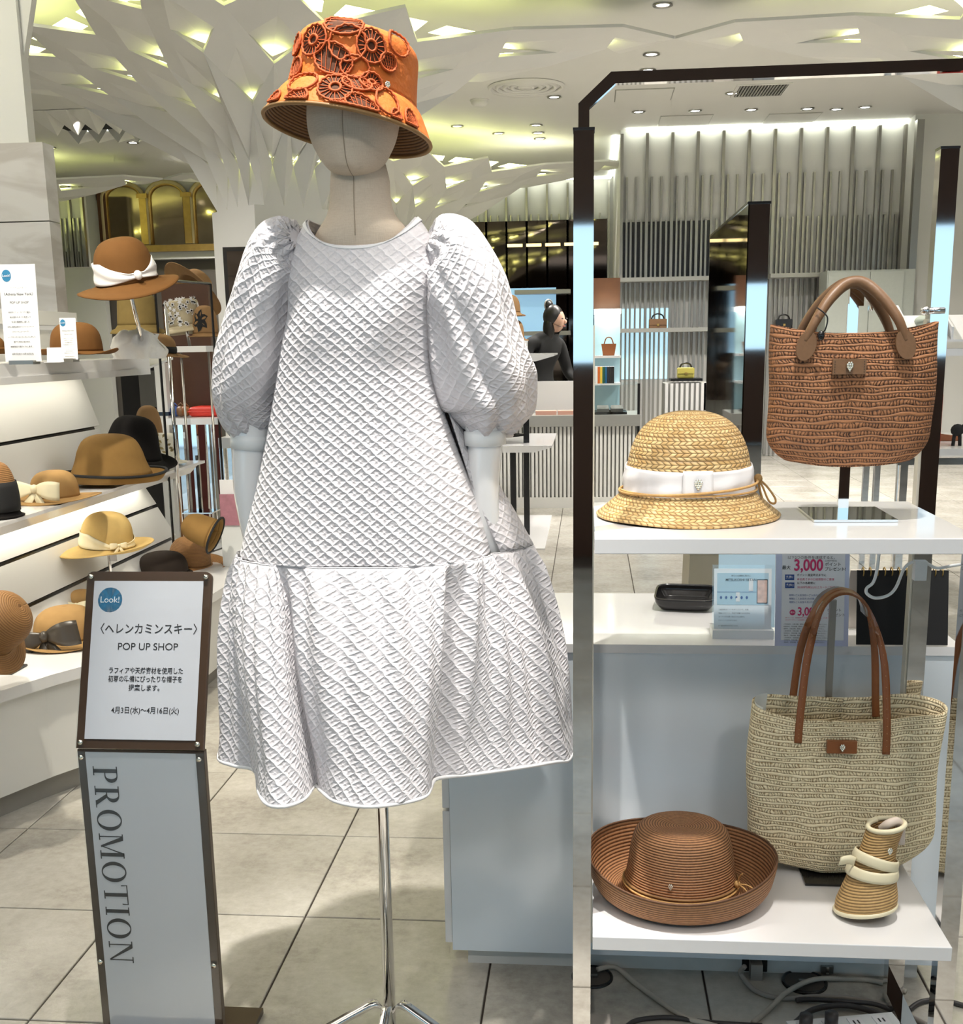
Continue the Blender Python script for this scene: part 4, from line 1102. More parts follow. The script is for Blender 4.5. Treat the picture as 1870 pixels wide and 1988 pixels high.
# ================================================================ mannequin, dress and orange hat
MY = 2.03
def mannequin():
    ax = AT(703, 490, MY).x
    t = thing('mannequin', 'linen-covered female mannequin torso with white arms on a chrome pole', 'mannequin', (ax, MY, 0))
    # head: egg of linen, jaw seam, neck
    Z = lambda v, dy=0: AT(700, v, MY+dy).z
    def ring(zc, xc, a, b, yc=0): return (zc, xc, a, b, yc)
    k = MY/FPX
    px = lambda u, v: AT(u, v, MY).x-ax
    rows = [(Z(105), px(690, 105), .002, .002, .0), (Z(112), px(690, 110), .045, .05, .0), (Z(140), px(690, 140), .068, .082, .0), (Z(190), px(689, 190), .078, .092, 0), (Z(240), px(687, 240), .0775, .090, -.002),
            (Z(275), px(688, 275), .071, .085, -.006), (Z(305), px(690, 305), .059, .076, -.012), (Z(325), px(692, 325), .048, .066, -.018), (Z(338), px(694, 338), .037, .052, -.022), (Z(347), px(696, 347), .018, .030, -.026), (Z(349), px(696, 349), .002, .003, -.028)]
    def head(u, v):
        x = v*(len(rows)-1); i = min(int(x), len(rows)-2); f = x-i
        A, B = rows[i], rows[i+1]; m = [lerp(A[q], B[q], f) for q in range(5)]
        th = 2*PI*u+PI/2
        return Vector((m[1]+m[2]*math.cos(th), m[4]+m[3]*math.sin(th), m[0]))
    # smooth rows by spline first
    S = spline([(r[0], r[1], r[2]) for r in rows], 60); S2 = spline([(r[3], r[4], 0) for r in rows], 60)
    rows = [(a.x, a.y, max(.001, a.z), max(.001, b.x), b.y) for a, b in zip(S, S2)]
    h = grid('head', head, 40, 44, MT['linen'], t)
    MB().tube([head((.5+s*.0), j/44)+Vector((0, -.0008, 0)) for s in (0,) for j in range(14, 44)], .0007, 5).build('seam', plain('linen_seam', (.42, .33, .24), .9), h, True)
    nr = [(Z(318), px(694, 318), .046, .050, .012), (Z(350), px(697, 350), .0505, .055, .010), (Z(385), px(698, 385), .052, .056, .008), (Z(415), px(700, 415), .058, .060, .006), (Z(440), px(703, 440), .073, .066, .004), (Z(460), px(704, 460), .084, .068, .004), (Z(500), px(705, 500), .090, .070, .006), (Z(600), px(705, 600), .095, .08, .004)]
    S = spline([(r[0], r[1], r[2]) for r in nr], 40); S2 = spline([(r[3], r[4], 0) for r in nr], 40)
    rn = [(a.x, a.y, a.z, b.x, b.y) for a, b in zip(S, S2)]
    def neck(u, v):
        x = v*(len(rn)-1); i = min(int(x), len(rn)-2); f = x-i; m = [lerp(rn[i][q], rn[i+1][q], f) for q in range(5)]
        th = 2*PI*u+PI/2; return Vector((m[1]+m[2]*math.cos(th), m[4]+m[3]*math.sin(th), m[0]))
    nk = grid('neck', neck, 40, 26, MT['linen'], t)
    MB().tube([neck(.5, j/26)+Vector((0, -.0008, 0)) for j in range(0, 20)], .0007, 5).build('seam', plain('linen_seam', (.42, .33, .24), .9), nk, True)
    # arms
    for nm, pts, rad in (('arm', [(505, 690), (492, 800), (487, 870), (487, 960), (500, 1060), (520, 1130)], [.036, .036, .034, .030, .022, .016]),
                         ('arm', [(915, 690), (935, 800), (942, 860), (938, 940), (945, 1020), (962, 1080)], [.036, .036, .031, .029, .024, .012])):
        P = spline([Vector((AT(u, v, MY+.015).x-ax, .015, AT(u, v, MY+.015).z)) for u, v in pts], 30)
        R = [table([(i/(len(rad)-1), r) for i, r in enumerate(rad)], j/(len(P)-1)) for j in range(len(P))]
        MB().tube(P, R, 18).build(nm, plain('gloss_white_arm', (.88, .88, .88), .18, coat=.4, noise_amt=.01), t, True)
        c = P[int(len(P)*.36)]; d = (P[int(len(P)*.36)+1]-c).normalized()
        MB().tube([c-d*.014, c-d*.012, c+d*.012, c+d*.014], [.030, .0375, .0375, .031], 18).build('arm_cap', MT['plastic'], t, True)
    # pole and foot
    xb = AT(768, 1988, MY).x-ax; xt = AT(749, 1570, MY).x-ax
    MB().tube([(0, 0, Z(600)), (0, 0, .02)], .0120, 20).build('pole', 'chrome', t, True)
    for a in (205, 335, 270):
        d = Vector((math.cos(math.radians(a)), math.sin(math.radians(a)), 0))
        pts = spline([d*.012+Vector((0, 0, .060)), d*.030+Vector((0, 0, .078)), d*.07+Vector((0, 0, .066)), d*.17+Vector((0, 0, .03)), d*.26+Vector((0, 0, .006))], 16)
        MB().ribbon(pts, Vector((-d.y, d.x, 0))*.018, Vector((0, 0, .010))).build('foot', 'chrome', t, True)
    return t, ax
MAN, MAX = mannequin()

def dress():
    ax = MAX
    t = thing('dress', 'white quilted cloque dress with puff sleeves and gathered skirt on the mannequin', 'dress', (ax, MY, .6))
    X = lambda u, v, y=MY: AT(u, v, y).x
    Zf = lambda v, y=MY: AT(700, v, y).z
    # bodice rows: image height, left, right, half depth front, half depth back
    rows = [(452, 566, 842, .062, .07), (470, 560, 848, .074, .08), (500, 556, 852, .086, .09), (540, 556, 850, .096, .097), (600, 560, 838, .108, .105), (660, 549, 836, .113, .11), (720, 540, 838, .116, .116),
            (800, 527, 856, .122, .125), (880, 513, 884, .13, .14), (960, 497, 914, .138, .155), (1040, 478, 938, .146, .17), (1088, 467, 950, .150, .178)]
    rr = []
    for v, l, r, df, db in rows:
        y = MY-df*.55
        xl, xr = X(l, v, MY-.02), X(r, v, MY-.02)
        rr.append((AT(700, v, y).z, (xl+xr)/2, (xr-xl)/2, df, db))
    S = spline([(r[0], r[1], r[2]) for r in rr], 66); S2 = spline([(r[3], r[4], 0) for r in rr], 66)
    rr2 = [(a.x, a.y, a.z, b.x, b.y) for a, b in zip(S, S2)]
    def body(u, v):
        x = v*(len(rr2)-1); i = min(int(x), len(rr2)-2); f = x-i; m = [lerp(rr2[i][q], rr2[i+1][q], f) for q in range(5)]
        th = 2*PI*u+PI/2; c, s = math.cos(th), math.sin(th)
        d = m[3] if s < 0 else m[4]
        e = .86
        x = m[1]+m[2]*math.copysign(abs(c)**e, c); y = MY+d*math.copysign(abs(s)**.95, s)
        z = m[0]
        # bust and soft vertical waves towards the hem
        if s < 0:
            y -= .016*math.exp(-((v-.36)/.16)**2)*(math.exp(-((x-m[1]-.062)/.05)**2)+math.exp(-((x-m[1]+.062)/.05)**2))
        y += .007*v*v*math.sin((x-m[1])*24+1.2)*(-s if s < 0 else .4)
        # neckline dips at the front, shoulders slope
        up = max(0, 1-v/.12)
        if s < 0: z -= 0*up
        return Vector((x, y, z))
    # neckline: the upper edge is lower in front (49 px) than at the shoulders
    nz_front = AT(705, 484, MY-.085).z; nz_side = AT(600, 432, MY).z
    def bodice(u, v):
        p = body(u, v)
        th = 2*PI*u+PI/2; s = math.sin(th); c = math.cos(th)
        if v < .28:
            w = (1-v/.28)**1.3
            # neck opening ellipse
            nx = X(704, 460)+.092*math.copysign(abs(c)**.8, c); ny = MY+.004+(.082 if s < 0 else .07)*s
            fz = nz_front if s < 0 else nz_front+.045
            nz = lerp(nz_side+.004, fz, abs(s)**1.6)
            q = Vector((nx, ny, nz)); p = p.lerp(q, w)
        return p
    per = lambda u, v, p: (u*1.15*lerp(.62, 1.25, v), -p.z)
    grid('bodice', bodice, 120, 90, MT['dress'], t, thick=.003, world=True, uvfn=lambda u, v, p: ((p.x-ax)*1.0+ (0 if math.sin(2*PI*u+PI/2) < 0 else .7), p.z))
    ring = [bodice(k/72, 0.0)+Vector((0, -.001, .001)) for k in range(72)]
    def nb(u, v):
        p = bodice(u, .0); q = bodice(u, .042); return p.lerp(q, v*1.0)+(Vector((p.x-ax, p.y-MY, 0)).normalized()*.0045)+Vector((0, 0, .001))
    grid('neck_facing', nb, 72, 4, MT['trimwhite'], t, thick=.0015, world=True)
    # skirt: gathered seam ring to folded hem
    seam_y = MY
    HZ = .6
    hem_px = [(424, 1470), (452, 1487), (494, 1497), (503, 1540), (520, 1563), (553, 1567), (590, 1553), (611, 1527), (622, 1535), (650, 1556), (705, 1567), (770, 1562), (826, 1547), (841, 1520), (856, 1511), (930, 1503), (1020, 1490), (1080, 1480), (1107, 1474)]
    H = [ATZ(u, v, HZ) for u, v in hem_px]
    xr, xl = H[-1].x, H[0].x
    back = [Vector((xr+.004, 2.13, HZ)), Vector((xr-.03, 2.235, HZ)), Vector((lerp(xl, xr, .70), 2.262, HZ)), Vector((lerp(xl, xr, .55), 2.240, HZ)), Vector((lerp(xl, xr, .4), 2.262, HZ)), Vector((lerp(xl, xr, .18), 2.235, HZ)), Vector((xl-.008, 2.13, HZ))]
    loop = spline(H+back, 26*10, closed=True)
    # start the loop at the back centre, run by arc length
    n = len(loop); bi = min(range(n), key=lambda i: (-loop[i].y*2+abs(loop[i].x-ax)))
    loop = loop[bi:]+loop[:bi]
    L = [0]
    for a, b in zip(loop, loop[1:]+loop[:1]): L.append(L[-1]+(b-a).length)
    def hem(s):
        d = (s % 1.0)*L[-1]
        for i in range(n):
            if d <= L[i+1]+1e-9:
                f = (d-L[i])/max(1e-9, L[i+1]-L[i]); return loop[i].lerp(loop[(i+1) % n], f)
        return loop[0]
    HT = [hem(k/360) for k in range(361)]
    # direction: loop goes back -> left? make the seam ring follow the same winding by angle
    cx = sum(p.x for p in loop)/n; cy = sum(p.y for p in loop)/n
    ang = []
    prev = None
    for p in HT:
        a = math.atan2(p.y-cy, p.x-cx)
        if prev is not None:
            while a-prev > PI: a -= 2*PI
            while a-prev < -PI: a += 2*PI
        ang.append(a); prev = a
    sgn = 1 if ang[-1] > ang[0] else -1
    sm = [lerp(ang[0], ang[0]+sgn*2*PI, k/360)*.5+ang[k]*.5 for k in range(361)]
    top = rr2[-1]
    def stop(a):
        c, s = math.cos(a), math.sin(a); d = top[3] if s < 0 else top[4]+.02
        fl = max(0, min(1, (s+.12)/.45))*max(0, c)**.6
        return Vector((top[1]+(top[2]+.006+.088*fl)*math.copysign(abs(c)**.86, c), MY+(d+.004)*math.copysign(abs(s)**.95, s), top[0]))
    def skirt(u, v):
        k = u*360; i = min(int(k), 359); f = k-i
        h = HT[i].lerp(HT[i+1], f); a = lerp(sm[i], sm[i+1], f)
        c, s = math.cos(a), math.sin(a)
        d = top[3] if s < 0 else top[4]+.02
        tp = stop(a)
        w = v**.85
        p = tp.lerp(h, w); p.z = lerp(top[0], HZ, v)
        # gathers near the seam, fading down; belly of cloth
        g = math.sin(u*2*PI*44+2*math.sin(u*31))*.0042+math.sin(u*2*PI*21+1.0)*.0045+math.sin(u*2*PI*9+v*3)*.006*v
        g *= (1-v)**1.1*min(1, v*9+.15)+.15
        o = Vector((c, s, 0))
        p += o*(g*1.25+.016*math.sin(PI*min(1, v*1.15))**1.0*(1-v*.4))
        return p
    ul = L[-1]
    notch = []
    for (uu, vv, am, wd) in ((498, 1515, .020, .010), (612, 1528, .026, .011), (845, 1516, .024, .012), (755, 1563, .011, .007), (682, 1566, .010, .006), (560, 1566, .010, .007), (930, 1503, .010, .008), (1010, 1492, .009, .008)):
        q = ATZ(uu, vv, HZ); k = min(range(360), key=lambda i: (HT[i]-q).length); notch.append((k/360, am, wd))
    base_skirt = skirt
    def skirt(u, v):
        p = base_skirt(u, v); o = Vector((p.x-top[1], p.y-MY, 0)).normalized()
        for ui, am, wd in notch:
            d = min(abs(u-ui), 1-abs(u-ui)); p = p-o*am*math.exp(-(d/wd)**2)*min(1, v*6)*(1-.75*v)
        return p
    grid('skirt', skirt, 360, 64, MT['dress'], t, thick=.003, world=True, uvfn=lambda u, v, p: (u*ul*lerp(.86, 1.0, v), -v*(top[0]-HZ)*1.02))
    MB().tube([HT[k]+Vector((0, 0, .001)) for k in range(0, 360, 2)], .0035, 6, closed=True).build('hem', 'trimwhite', t, True, world=True)
    MB().tube([skirt(k/240, .004)+Vector((0, 0, .002)) for k in range(240)], .0014, 5, closed=True).build('waist_seam', 'dress', t, True, world=True)
    # back of the bodice that flares out beyond the right arm
    def flare(u, v):
        a = lerp(-.06, 1.35, u); bt = stop(a); bt.z += .002
        c, sn = math.cos(a), math.sin(a); x = .52*(len(rr2)-1); m = rr2[int(x)]
        d = m[3] if sn < 0 else m[4]
        tp = Vector((m[1]+(m[2]+.003)*math.copysign(abs(c)**.86, c), MY+(d+.003)*math.copysign(abs(sn)**.95, sn), m[0]))
        p = tp.lerp(bt, v**1.15); p.z = lerp(tp.z, bt.z, v)
        return p+Vector((c, sn, 0))*(.004*math.sin(v*7+u*9)*v)
    grid('back_flare', flare, 30, 30, MT['dress'], t, thick=.003, world=True, uvfn=lambda u, v, p: (u*.34, p.z))
    # sleeves
    def sleeve(name, path, rad, cuff, sd):
        ysh = -.012
        P = spline([Vector((AT(u, v, MY+ysh).x, MY+ysh+.012*q, AT(u, v, MY+ysh).z)) for q, (u, v) in enumerate(path)], 60)
        m = len(P)
        T = [(P[min(i+1, m-1)]-P[max(i-1, 0)]).normalized() for i in range(m)]
        def fn(u, v):
            k = v*(m-1); i = min(int(k), m-2); f = k-i; p = P[i].lerp(P[i+1], f); d = T[i].lerp(T[i+1], f).normalized()
            sx = Vector((0, 1, 0)).cross(d).normalized(); sy = d.cross(sx)
            th = 2*PI*u+PI/2
            rx, ry = table([(a, b) for a, b, c in rad], v), table([(a, c) for a, b, c in rad], v)
            fold = .0035*math.sin(th*7+sd+5*v)*min(1, v*2.5)+.0045*math.sin(th*4-v*8+sd)*v+.008*(v**7)*math.sin(th*12+sd)
            fold += .006*(1-v)**5*math.sin(th*14+sd)
            fold += .012*noise.noise(Vector((math.cos(th)*1.6+sd, math.sin(th)*1.6, v*4.5)))*min(1, v*3)*(1-v**6)
            crease = -.013*math.exp(-((th-1.5*PI-.55*math.sin(v*3.0+sd)-.2)/.16)**2)*min(1, v*3)*(1-v*.25)
            return p+sx*math.cos(th)*(rx+fold+crease)+sy*math.sin(th)*(ry+fold+crease)
        MB().add([fn(k/24, 0.0) for k in range(24)], [tuple(range(24))]).build('sleeve_head', 'dress', t, True, world=True)
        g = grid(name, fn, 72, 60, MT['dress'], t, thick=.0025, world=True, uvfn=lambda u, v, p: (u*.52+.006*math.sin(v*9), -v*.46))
        c = [fn(k/40, 1.0) for k in range(40)]
        cc = sum(c, Vector((0, 0, 0)))/40
        MB().tube([cc+(q-cc)*1.02 for q in c], .006, 8, closed=True).build('cuff', 'trimwhite', g, True, world=False) if False else MB().tube([cc+(q-cc)*1.02 for q in c], .006, 8, closed=True).build('cuff', 'trimwhite', t, True, world=True)
    sleeve('sleeve', [(578, 462), (540, 492), (507, 600), (482, 720), (472, 790), (487, 846)],
           [(0, .020, .030), (.05, .034, .055), (.16, .052, .076), (.34, .0625, .088), (.55, .0630, .092), (.72, .0615, .088), (.86, .053, .076), (.95, .042, .055), (1, .034, .042)], 0, .4)
    sleeve('sleeve', [(832, 462), (872, 490), (907, 600), (930, 720), (945, 780), (943, 838)],
           [(0, .020, .030), (.05, .036, .055), (.16, .060, .078), (.34, .0740, .092), (.55, .0820, .098), (.72, .0850, .095), (.86, .075, .082), (.95, .050, .060), (1, .032, .040)], 0, 2.1)
dress()

def orange_hat():
    c = AT(675, 259, MY+.005)
    import mathutils
    rot = Euler((math.radians(-5), math.radians(9.5), math.radians(0)), 'XYZ')
    crown = [(.001, .153), (.05, .153), (.080, .150), (.0935, .143), (.1000, .130), (.1025, .104), (.1065, .068), (.109, .056)]
    brim = [(.109, .056), (.118, .046), (.130, .026), (.1415, .004)]
    h = Hat('bucket_hat', 'orange cotton bucket hat with crochet flower cut-outs on the mannequin head', c, crown, brim, MT['orange'], rot=rot, n=64, nv=26, lining=MT['straw_lining'], ay=1.08)
    full = Prof([p for p in crown]+[p for p in brim[1:]], 120)
    def S(th, d, off=0.0):
        p = full.at(d); q = full.at(d+.002); r = full.at(d-.002); tg = (q-r).normalized(); nr = Vector((-tg.z, 0, tg.x)); nr = nr if nr.x > -.2 and (nr.x > 0 or nr.z > 0) else -nr
        pp = p+nr*off
        return Vector((pp.x*math.cos(th), pp.x*math.sin(th)*1.08, pp.z))
    def inner(u, v):
        th = 2*PI*u+PI/2; p = full.at(.02+v*(full.len-.02)); return Vector((p.x*math.cos(th)*.97, p.x*math.sin(th)*1.05, p.z-.004))
    MB().tube([h.b(2*PI*k/72, h.bp.len)+Vector((0, 0, -.001)) for k in range(72)], .0036, 7, closed=True).build('straw_edge', MT['raffia_tan'], h.root, True)
    seamd = h.cp.len
    MB().tube([S(2*PI*k/72, seamd, .001) for k in range(72)], .0012, 5, closed=True).build('crown_seam', 'orange_lace', h.root, True)
    def flower(th0, d0, R, kind='wheel', ec=1.0, ang=0.0):
        r0 = full.at(d0).x
        def pt(a, k, off):
            dx = math.cos(a)*k*R*ec; dy = math.sin(a)*k*R
            x = dx*math.cos(ang)-dy*math.sin(ang); y = dx*math.sin(ang)+dy*math.cos(ang)
            return S(th0+x/r0, min(full.len-.004, max(.02, d0-y)), off)
        mb = MB(); n = 30
        mb.tube([pt(2*PI*k/n, 1+.05*(k % 2), .0040+.0012*(k % 2)) for k in range(n)], .0021, 6, closed=True)
        if kind == 'wheel':
            mb.tube([pt(2*PI*k/20, .34, .004) for k in range(20)], .0026, 6, closed=True)
            for k in range(18):
                a = 2*PI*k/18; mb.tube([pt(a, .38, .0038), pt(a, .96, .0038)], .0009, 4, caps=False)
        elif kind == 'lattice':
            for k in range(7):
                a = -1.2+k*.4
                mb.tube([pt(PI/2+a, .95, .0038), pt(-PI/2-a*.6+.5, .95, .0038)], .0009, 4, caps=False)
                mb.tube([pt(a+.3, .95, .0038), pt(PI-a-.2, .95, .0038)], .0008, 4, caps=False)
        fl = mb.build('lace_flower', 'orange_lace', h.root, True)
        if kind != 'ring':
            ds = MB(); n = 24; vs = [pt(0, 0, .0030)]+[pt(2*PI*k/n, .96, .0028) for k in range(n)]
            ds.add(vs, [(0, 1+k, 1+(k+1) % n) for k in range(n)])
            ds.build('lace_ground', 'lace_hole', fl)
    F = -PI/2
    for a in ((F-.52, .128, .024, 'wheel'), (F-.06, .098, .030, 'lattice', .62, 1.57), (F+.42, .126, .026, 'wheel', .85, .2), (F-.12, .157, .024, 'lattice', 1.35, -.4),
              (F+.06, .130, .028, 'ring'), (F-.80, .170, .017, 'lattice', .8), (F+.02, .213, .026, 'wheel'), (F+.36, .237, .017, 'lattice', 1.6, -.35), (F-.42, .240, .017, 'lattice', 1.2, .3),
              (F-.82, .238, .016, 'lattice', .9), (F+.72, .142, .014, 'lattice'), (F+.48, .185, .018, 'wheel'), (F+.10, .252, .014, 'lattice'), (F+.78, .240, .014, 'lattice', .7), (F+1.02, .236, .022, 'lattice', .6),
              (F-.46, .205, .020, 'ring', 1.3), (F+.28, .195, .015, 'lattice', 1.5), (F+.68, .215, .024, 'ring', .8), (F+.90, .105, .02, 'ring'), (F-.98, .128, .017, 'lattice', .7), (F+.22, .165, .018, 'ring', 1.2)):
        flower(*a)
    p = S(F+.72, .180, .004); nn = Vector((math.cos(F+.72), math.sin(F+.72), 0))
    badge(p, nn, .008, h.root)
orange_hat()

# ================================================================ sign stand
def sign():
    Yb = 1.93
    bl = AT(150, 1455, Yb); br = AT(396, 1459, Yb)
    zt = (bl.z+br.z)/2
    xl, xr = bl.x, br.x
    cx = (xl+xr)/2; W = xr-xl
    t = thing('sign_stand', 'bronze framed floor sign stand reading PROMOTION and POP UP SHOP', 'sign', (cx, Yb, 0))
    # lower upright panel
    ex, ey = Vector((1, 0, 0)), Vector((0, 0, 1))
    o = Vector((0, 0, 0))
    MB().box((-W/2, 0, .012), (W/2, .014, zt)).build('upright', 'bronze', t)
    MB().box((-W/2-.03, -.12, 0), (W/2+.03, .16, .012)).build('base_plate', 'bronze', t)
    fw = .0155
    MB().box((-W/2+fw, -.0022, .05), (W/2-fw, -.0008, zt-.004)).build('poster', plain('lilac_poster', (.60, .575, .60), .35, coat=.5, noise_amt=.02, nscale=6), t)
    MB().box((-W/2, -.0045, .02), (W/2, -.0027, zt-.0025)).build('acrylic_cover', 'clear', t)
    sc = lambda x, z, p, n: MB().tube([p, Vector(p)+Vector(n)*.004], .0048, 12).build('screw', 'silver', t, True)
    for x in (-W/2+.0085, W/2-.0085):
        for z in (zt-.013, AT(170, 1863, Yb).z): sc(0, 0, (x, -.004, z), (0, -1, 0))
    # upper tilted panel
    tl = AT(178, 1108, Yb+.02); tr = AT(418, 1112, Yb+.02)
    ht = AT(290, 1109, Yb+.115).z-zt
    ey2 = Vector((0, .115, ht)).normalized(); Hh = Vector((0, .115, ht)).length
    n2 = ex.cross(ey2)
    o2 = Vector((0, -.004, zt+.004)); Hh -= .004
    pts = []; r = .012
    prof = [(-W/2, 0), (W/2, 0)]+[(W/2-r+r*math.cos(a), Hh-r+r*math.sin(a)) for a in (0, .4, .8, 1.2, PI/2)]+[(-W/2+r-r*math.sin(a), Hh-r+r*math.cos(a)) for a in (0, .4, .8, 1.2, PI/2)]
    MB().prism([o2+ex*x+ey2*y for x, y in prof], -n2*.010).build('tilted_panel', plain('brown_panel', (.085, .045, .026), .3, .2, noise_amt=.1), t)
    pl, pr, pb, pt = -W/2+.0155, W/2-.0145, .017, Hh-.018
    rect3(o2, ex, ey2, pl, pb, pr, pt, .0008, .0012).build('poster', 'paper', t)
    MB().prism([o2+ex*x+ey2*y+n2*.0026 for x, y in prof], n2*.0018).build('acrylic_cover', 'clear', t)
    for x, y in ((-W/2+.0095, .0105), (W/2-.0095, .0105), (-W/2+.0095, Hh-.0105), (W/2-.0095, Hh-.0105)):
        p = o2+ex*x+ey2*y+n2*.003; MB().tube([p, p+n2*.004], .0046, 12).build('screw', 'silver', t, True)
    # writing; fractions measured on the sheet
    pw, ph = pr-pl, pt-pb
    def P(fx, fy): return o2+ex*(pl+pw*fx)+ey2*(pt-ph*fy)+n2*.0020
    def line(s, fx, fy, size, **kw): return lettering(s, size, P(fx, fy), ex, ey2, kw.pop('mat', 'ink'), t, **kw)
    n = 40; c = P(.155, .122); R = .0235
    MB().add([c]+[c+ex*R*math.cos(2*PI*k/n)+ey2*R*math.sin(2*PI*k/n) for k in range(n)], [(0, 1+k, 1+(k+1) % n) for k in range(n)]).build('round_mark', 'blue', t)
    line('Look!', .155, .122, .0165, mat='whitepaper', eps=.0006)
    def fit(s, fx, fy, wfrac, size, **kw):
        vs, _ = text_geo(s, size, 'CENTER', kw.get('bold', 0)); wx = max(v[0] for v in vs)-min(v[0] for v in vs)
        return line(s, fx, fy, size, sx=pw*wfrac/wx, **kw)
    fit('〈ヘレンカミンスキー〉', .525, .310, .88, .0215, bold=.006)
    fit('POP UP SHOP', .525, .420, .545, .0185)
    fit('ラフィアや天然素材を使用した', .520, .572, .67, .0125, bold=.012)
    fit('初夏の準備にぴったりな帽子を', .520, .625, .67, .0125, bold=.012)
    fit('提案します。', .530, .680, .28, .0125, bold=.012)
    fit('4月3日(水)〜4月16日(火)', .535, .820, .61, .0135, bold=.010)
    # PROMOTION set in a serif face, reading downwards
    zs = AT(200, 1487, Yb).z; ze = AT(230, 1868, Yb).z; adv = zs-ze
    xb = AT(181, 1490, Yb).x-cx; xh = AT(228, 1490, Yb).x-cx; cap = xh-xb
    exs, eys = Vector((0, 0, -1)), Vector((1, 0, 0))
    tall, thin = .150, .045
    def glyph(ch):
        """polygons in a box: cap height 1; returns width and list of polys"""
        P = []; q = lambda x0, y0, x1, y1: P.append([(x0, y0), (x1, y0), (x1, y1), (x0, y1)])
        def ser(x, w, y): q(x-w/2, y if y == 0 else 1-thin, x+w/2, thin if y == 0 else 1)
        def ringp(cx, cy, rx, ry, tx, ty, a0=0, a1=2*PI, n=36):
            for k in range(n):
                a, b = a0+(a1-a0)*k/n, a0+(a1-a0)*(k+1)/n
                P.append([(cx+rx*math.cos(a), cy+ry*math.sin(a)), (cx+rx*math.cos(b), cy+ry*math.sin(b)), (cx+(rx-tx)*math.cos(b), cy+(ry-ty)*math.sin(b)), (cx+(rx-tx)*math.cos(a), cy+(ry-ty)*math.sin(a))])
        if ch in 'PR':
            q(.10, 0, .10+tall, 1); ser(.175, .36, 0); ser(.14, .28, 1); q(.2, 1-thin, .36, 1); q(.2, .46, .36, .46+thin)
            ringp(.36, .73, .28, .27, tall, thin, -PI/2, PI/2, 20)
            if ch == 'P': return .70, P
            P.append([(.30, .48), (.46, .48), (.76, .02), (.58, .02)]); q(.56, 0, .86, thin); return .86, P
        if ch == 'O': ringp(.42, .5, .42, .52, tall, thin*1.1); return .88, P
        if ch == 'M':
            q(.10, 0, .10+thin, 1); ser(.13, .26, 0); q(.02, 1-thin, .2, 1); P.append([(.10, 1), (.28, 1), (.56, .05), (.48, .05)]); P.append([(.48, .05), (.52, .05), (.86, 1), (.80, 1)])
            q(.78, 0, .78+tall, 1); ser(.855, .34, 0); q(.8, 1-thin, 1.0, 1); return 1.06, P
        if ch == 'T':
            q(.33, 0, .33+tall, 1); ser(.405, .34, 0); q(.0, 1-thin, .81, 1); P.append([(.0, 1), (.03, 1), (.05, .74), (.0, .74)]); P.append([(.78, 1), (.81, 1), (.81, .74), (.76, .74)]); return .83, P
        if ch == 'I': q(.10, 0, .10+tall, 1); ser(.175, .34, 0); ser(.175, .34, 1); return .40, P
        if ch == 'N':
            q(.12, 0, .12+thin, 1); ser(.14, .26, 0); q(.0, 1-thin, .24, 1); P.append([(.10, 1), (.28, 1), (.80, 0), (.74, 0)]); q(.76, 0, .76+thin, 1); ser(.78, .26, 1); return .92, P
    word = 'PROMOTION'; G = [glyph(c) for c in word]; gap = .075; tot = sum(g[0] for g in G)+gap*(len(G)-1)
    sx = adv/tot; x = 0
    for ch, (wd, polys) in zip(word, G):
        mb = MB()
        for pg in polys:
            vs = [Vector((xb, -.0026, zs))+exs*(x+px)*sx+eys*py*cap for px, py in pg]
            mb.add(vs, [tuple(range(len(vs)))])
        # lettering follows the slight drift of the sheet
        mb.build('letter', 'ink', t); x += wd+gap
sign()

# ================================================================ service counter
CY0 = 2.285
def counter():
    x0 = AT(876, 1700, CY0).x; x1 = AT(1846, 1500, CY0).x
    zc = AT(1300, 1251, CY0).z; zb = AT(1000, 1848, CY0).z
    y1 = ATZ(1120, 1153, zc).y
    t = thing('service_counter', 'low glossy white service counter behind the chrome rack', 'counter', ((x0+x1)/2, CY0, 0))
    MB().box((x0, CY0, zb), (x1, y1, zc-.018)).build('body', 'counter', t, world=True)
    o = MB().box((x0-.004, CY0-.004, zc-.018), (x1+.004, y1+.01, zc)).build('top', 'white', t, world=True)
    MB().box((x0+.03, CY0+.03, 0), (x1-.03, y1-.03, zb)).build('kick_plate', plain('grey_kick', (.66, .64, .60), .4), t, world=True)
    zs = [zb+.012, AT(866, 1573, CY0).z, zc-.03]
    for a, b in zip(zs, zs[1:]):
        d = MB().box((x0-.016, CY0+.004, a+.004), (x0-.001, y1-.01, b-.004)).build('drawer', 'white', t, world=True)
        MB().box((x0-.019, CY0+.03, b-.02), (x0-.016, y1-.04, b-.006)).build('handle', 'steel', d, world=True) if False else None
    return x0, x1, y1, zc, zb
CX0, CX1, CYB, CZ, CZB = counter()

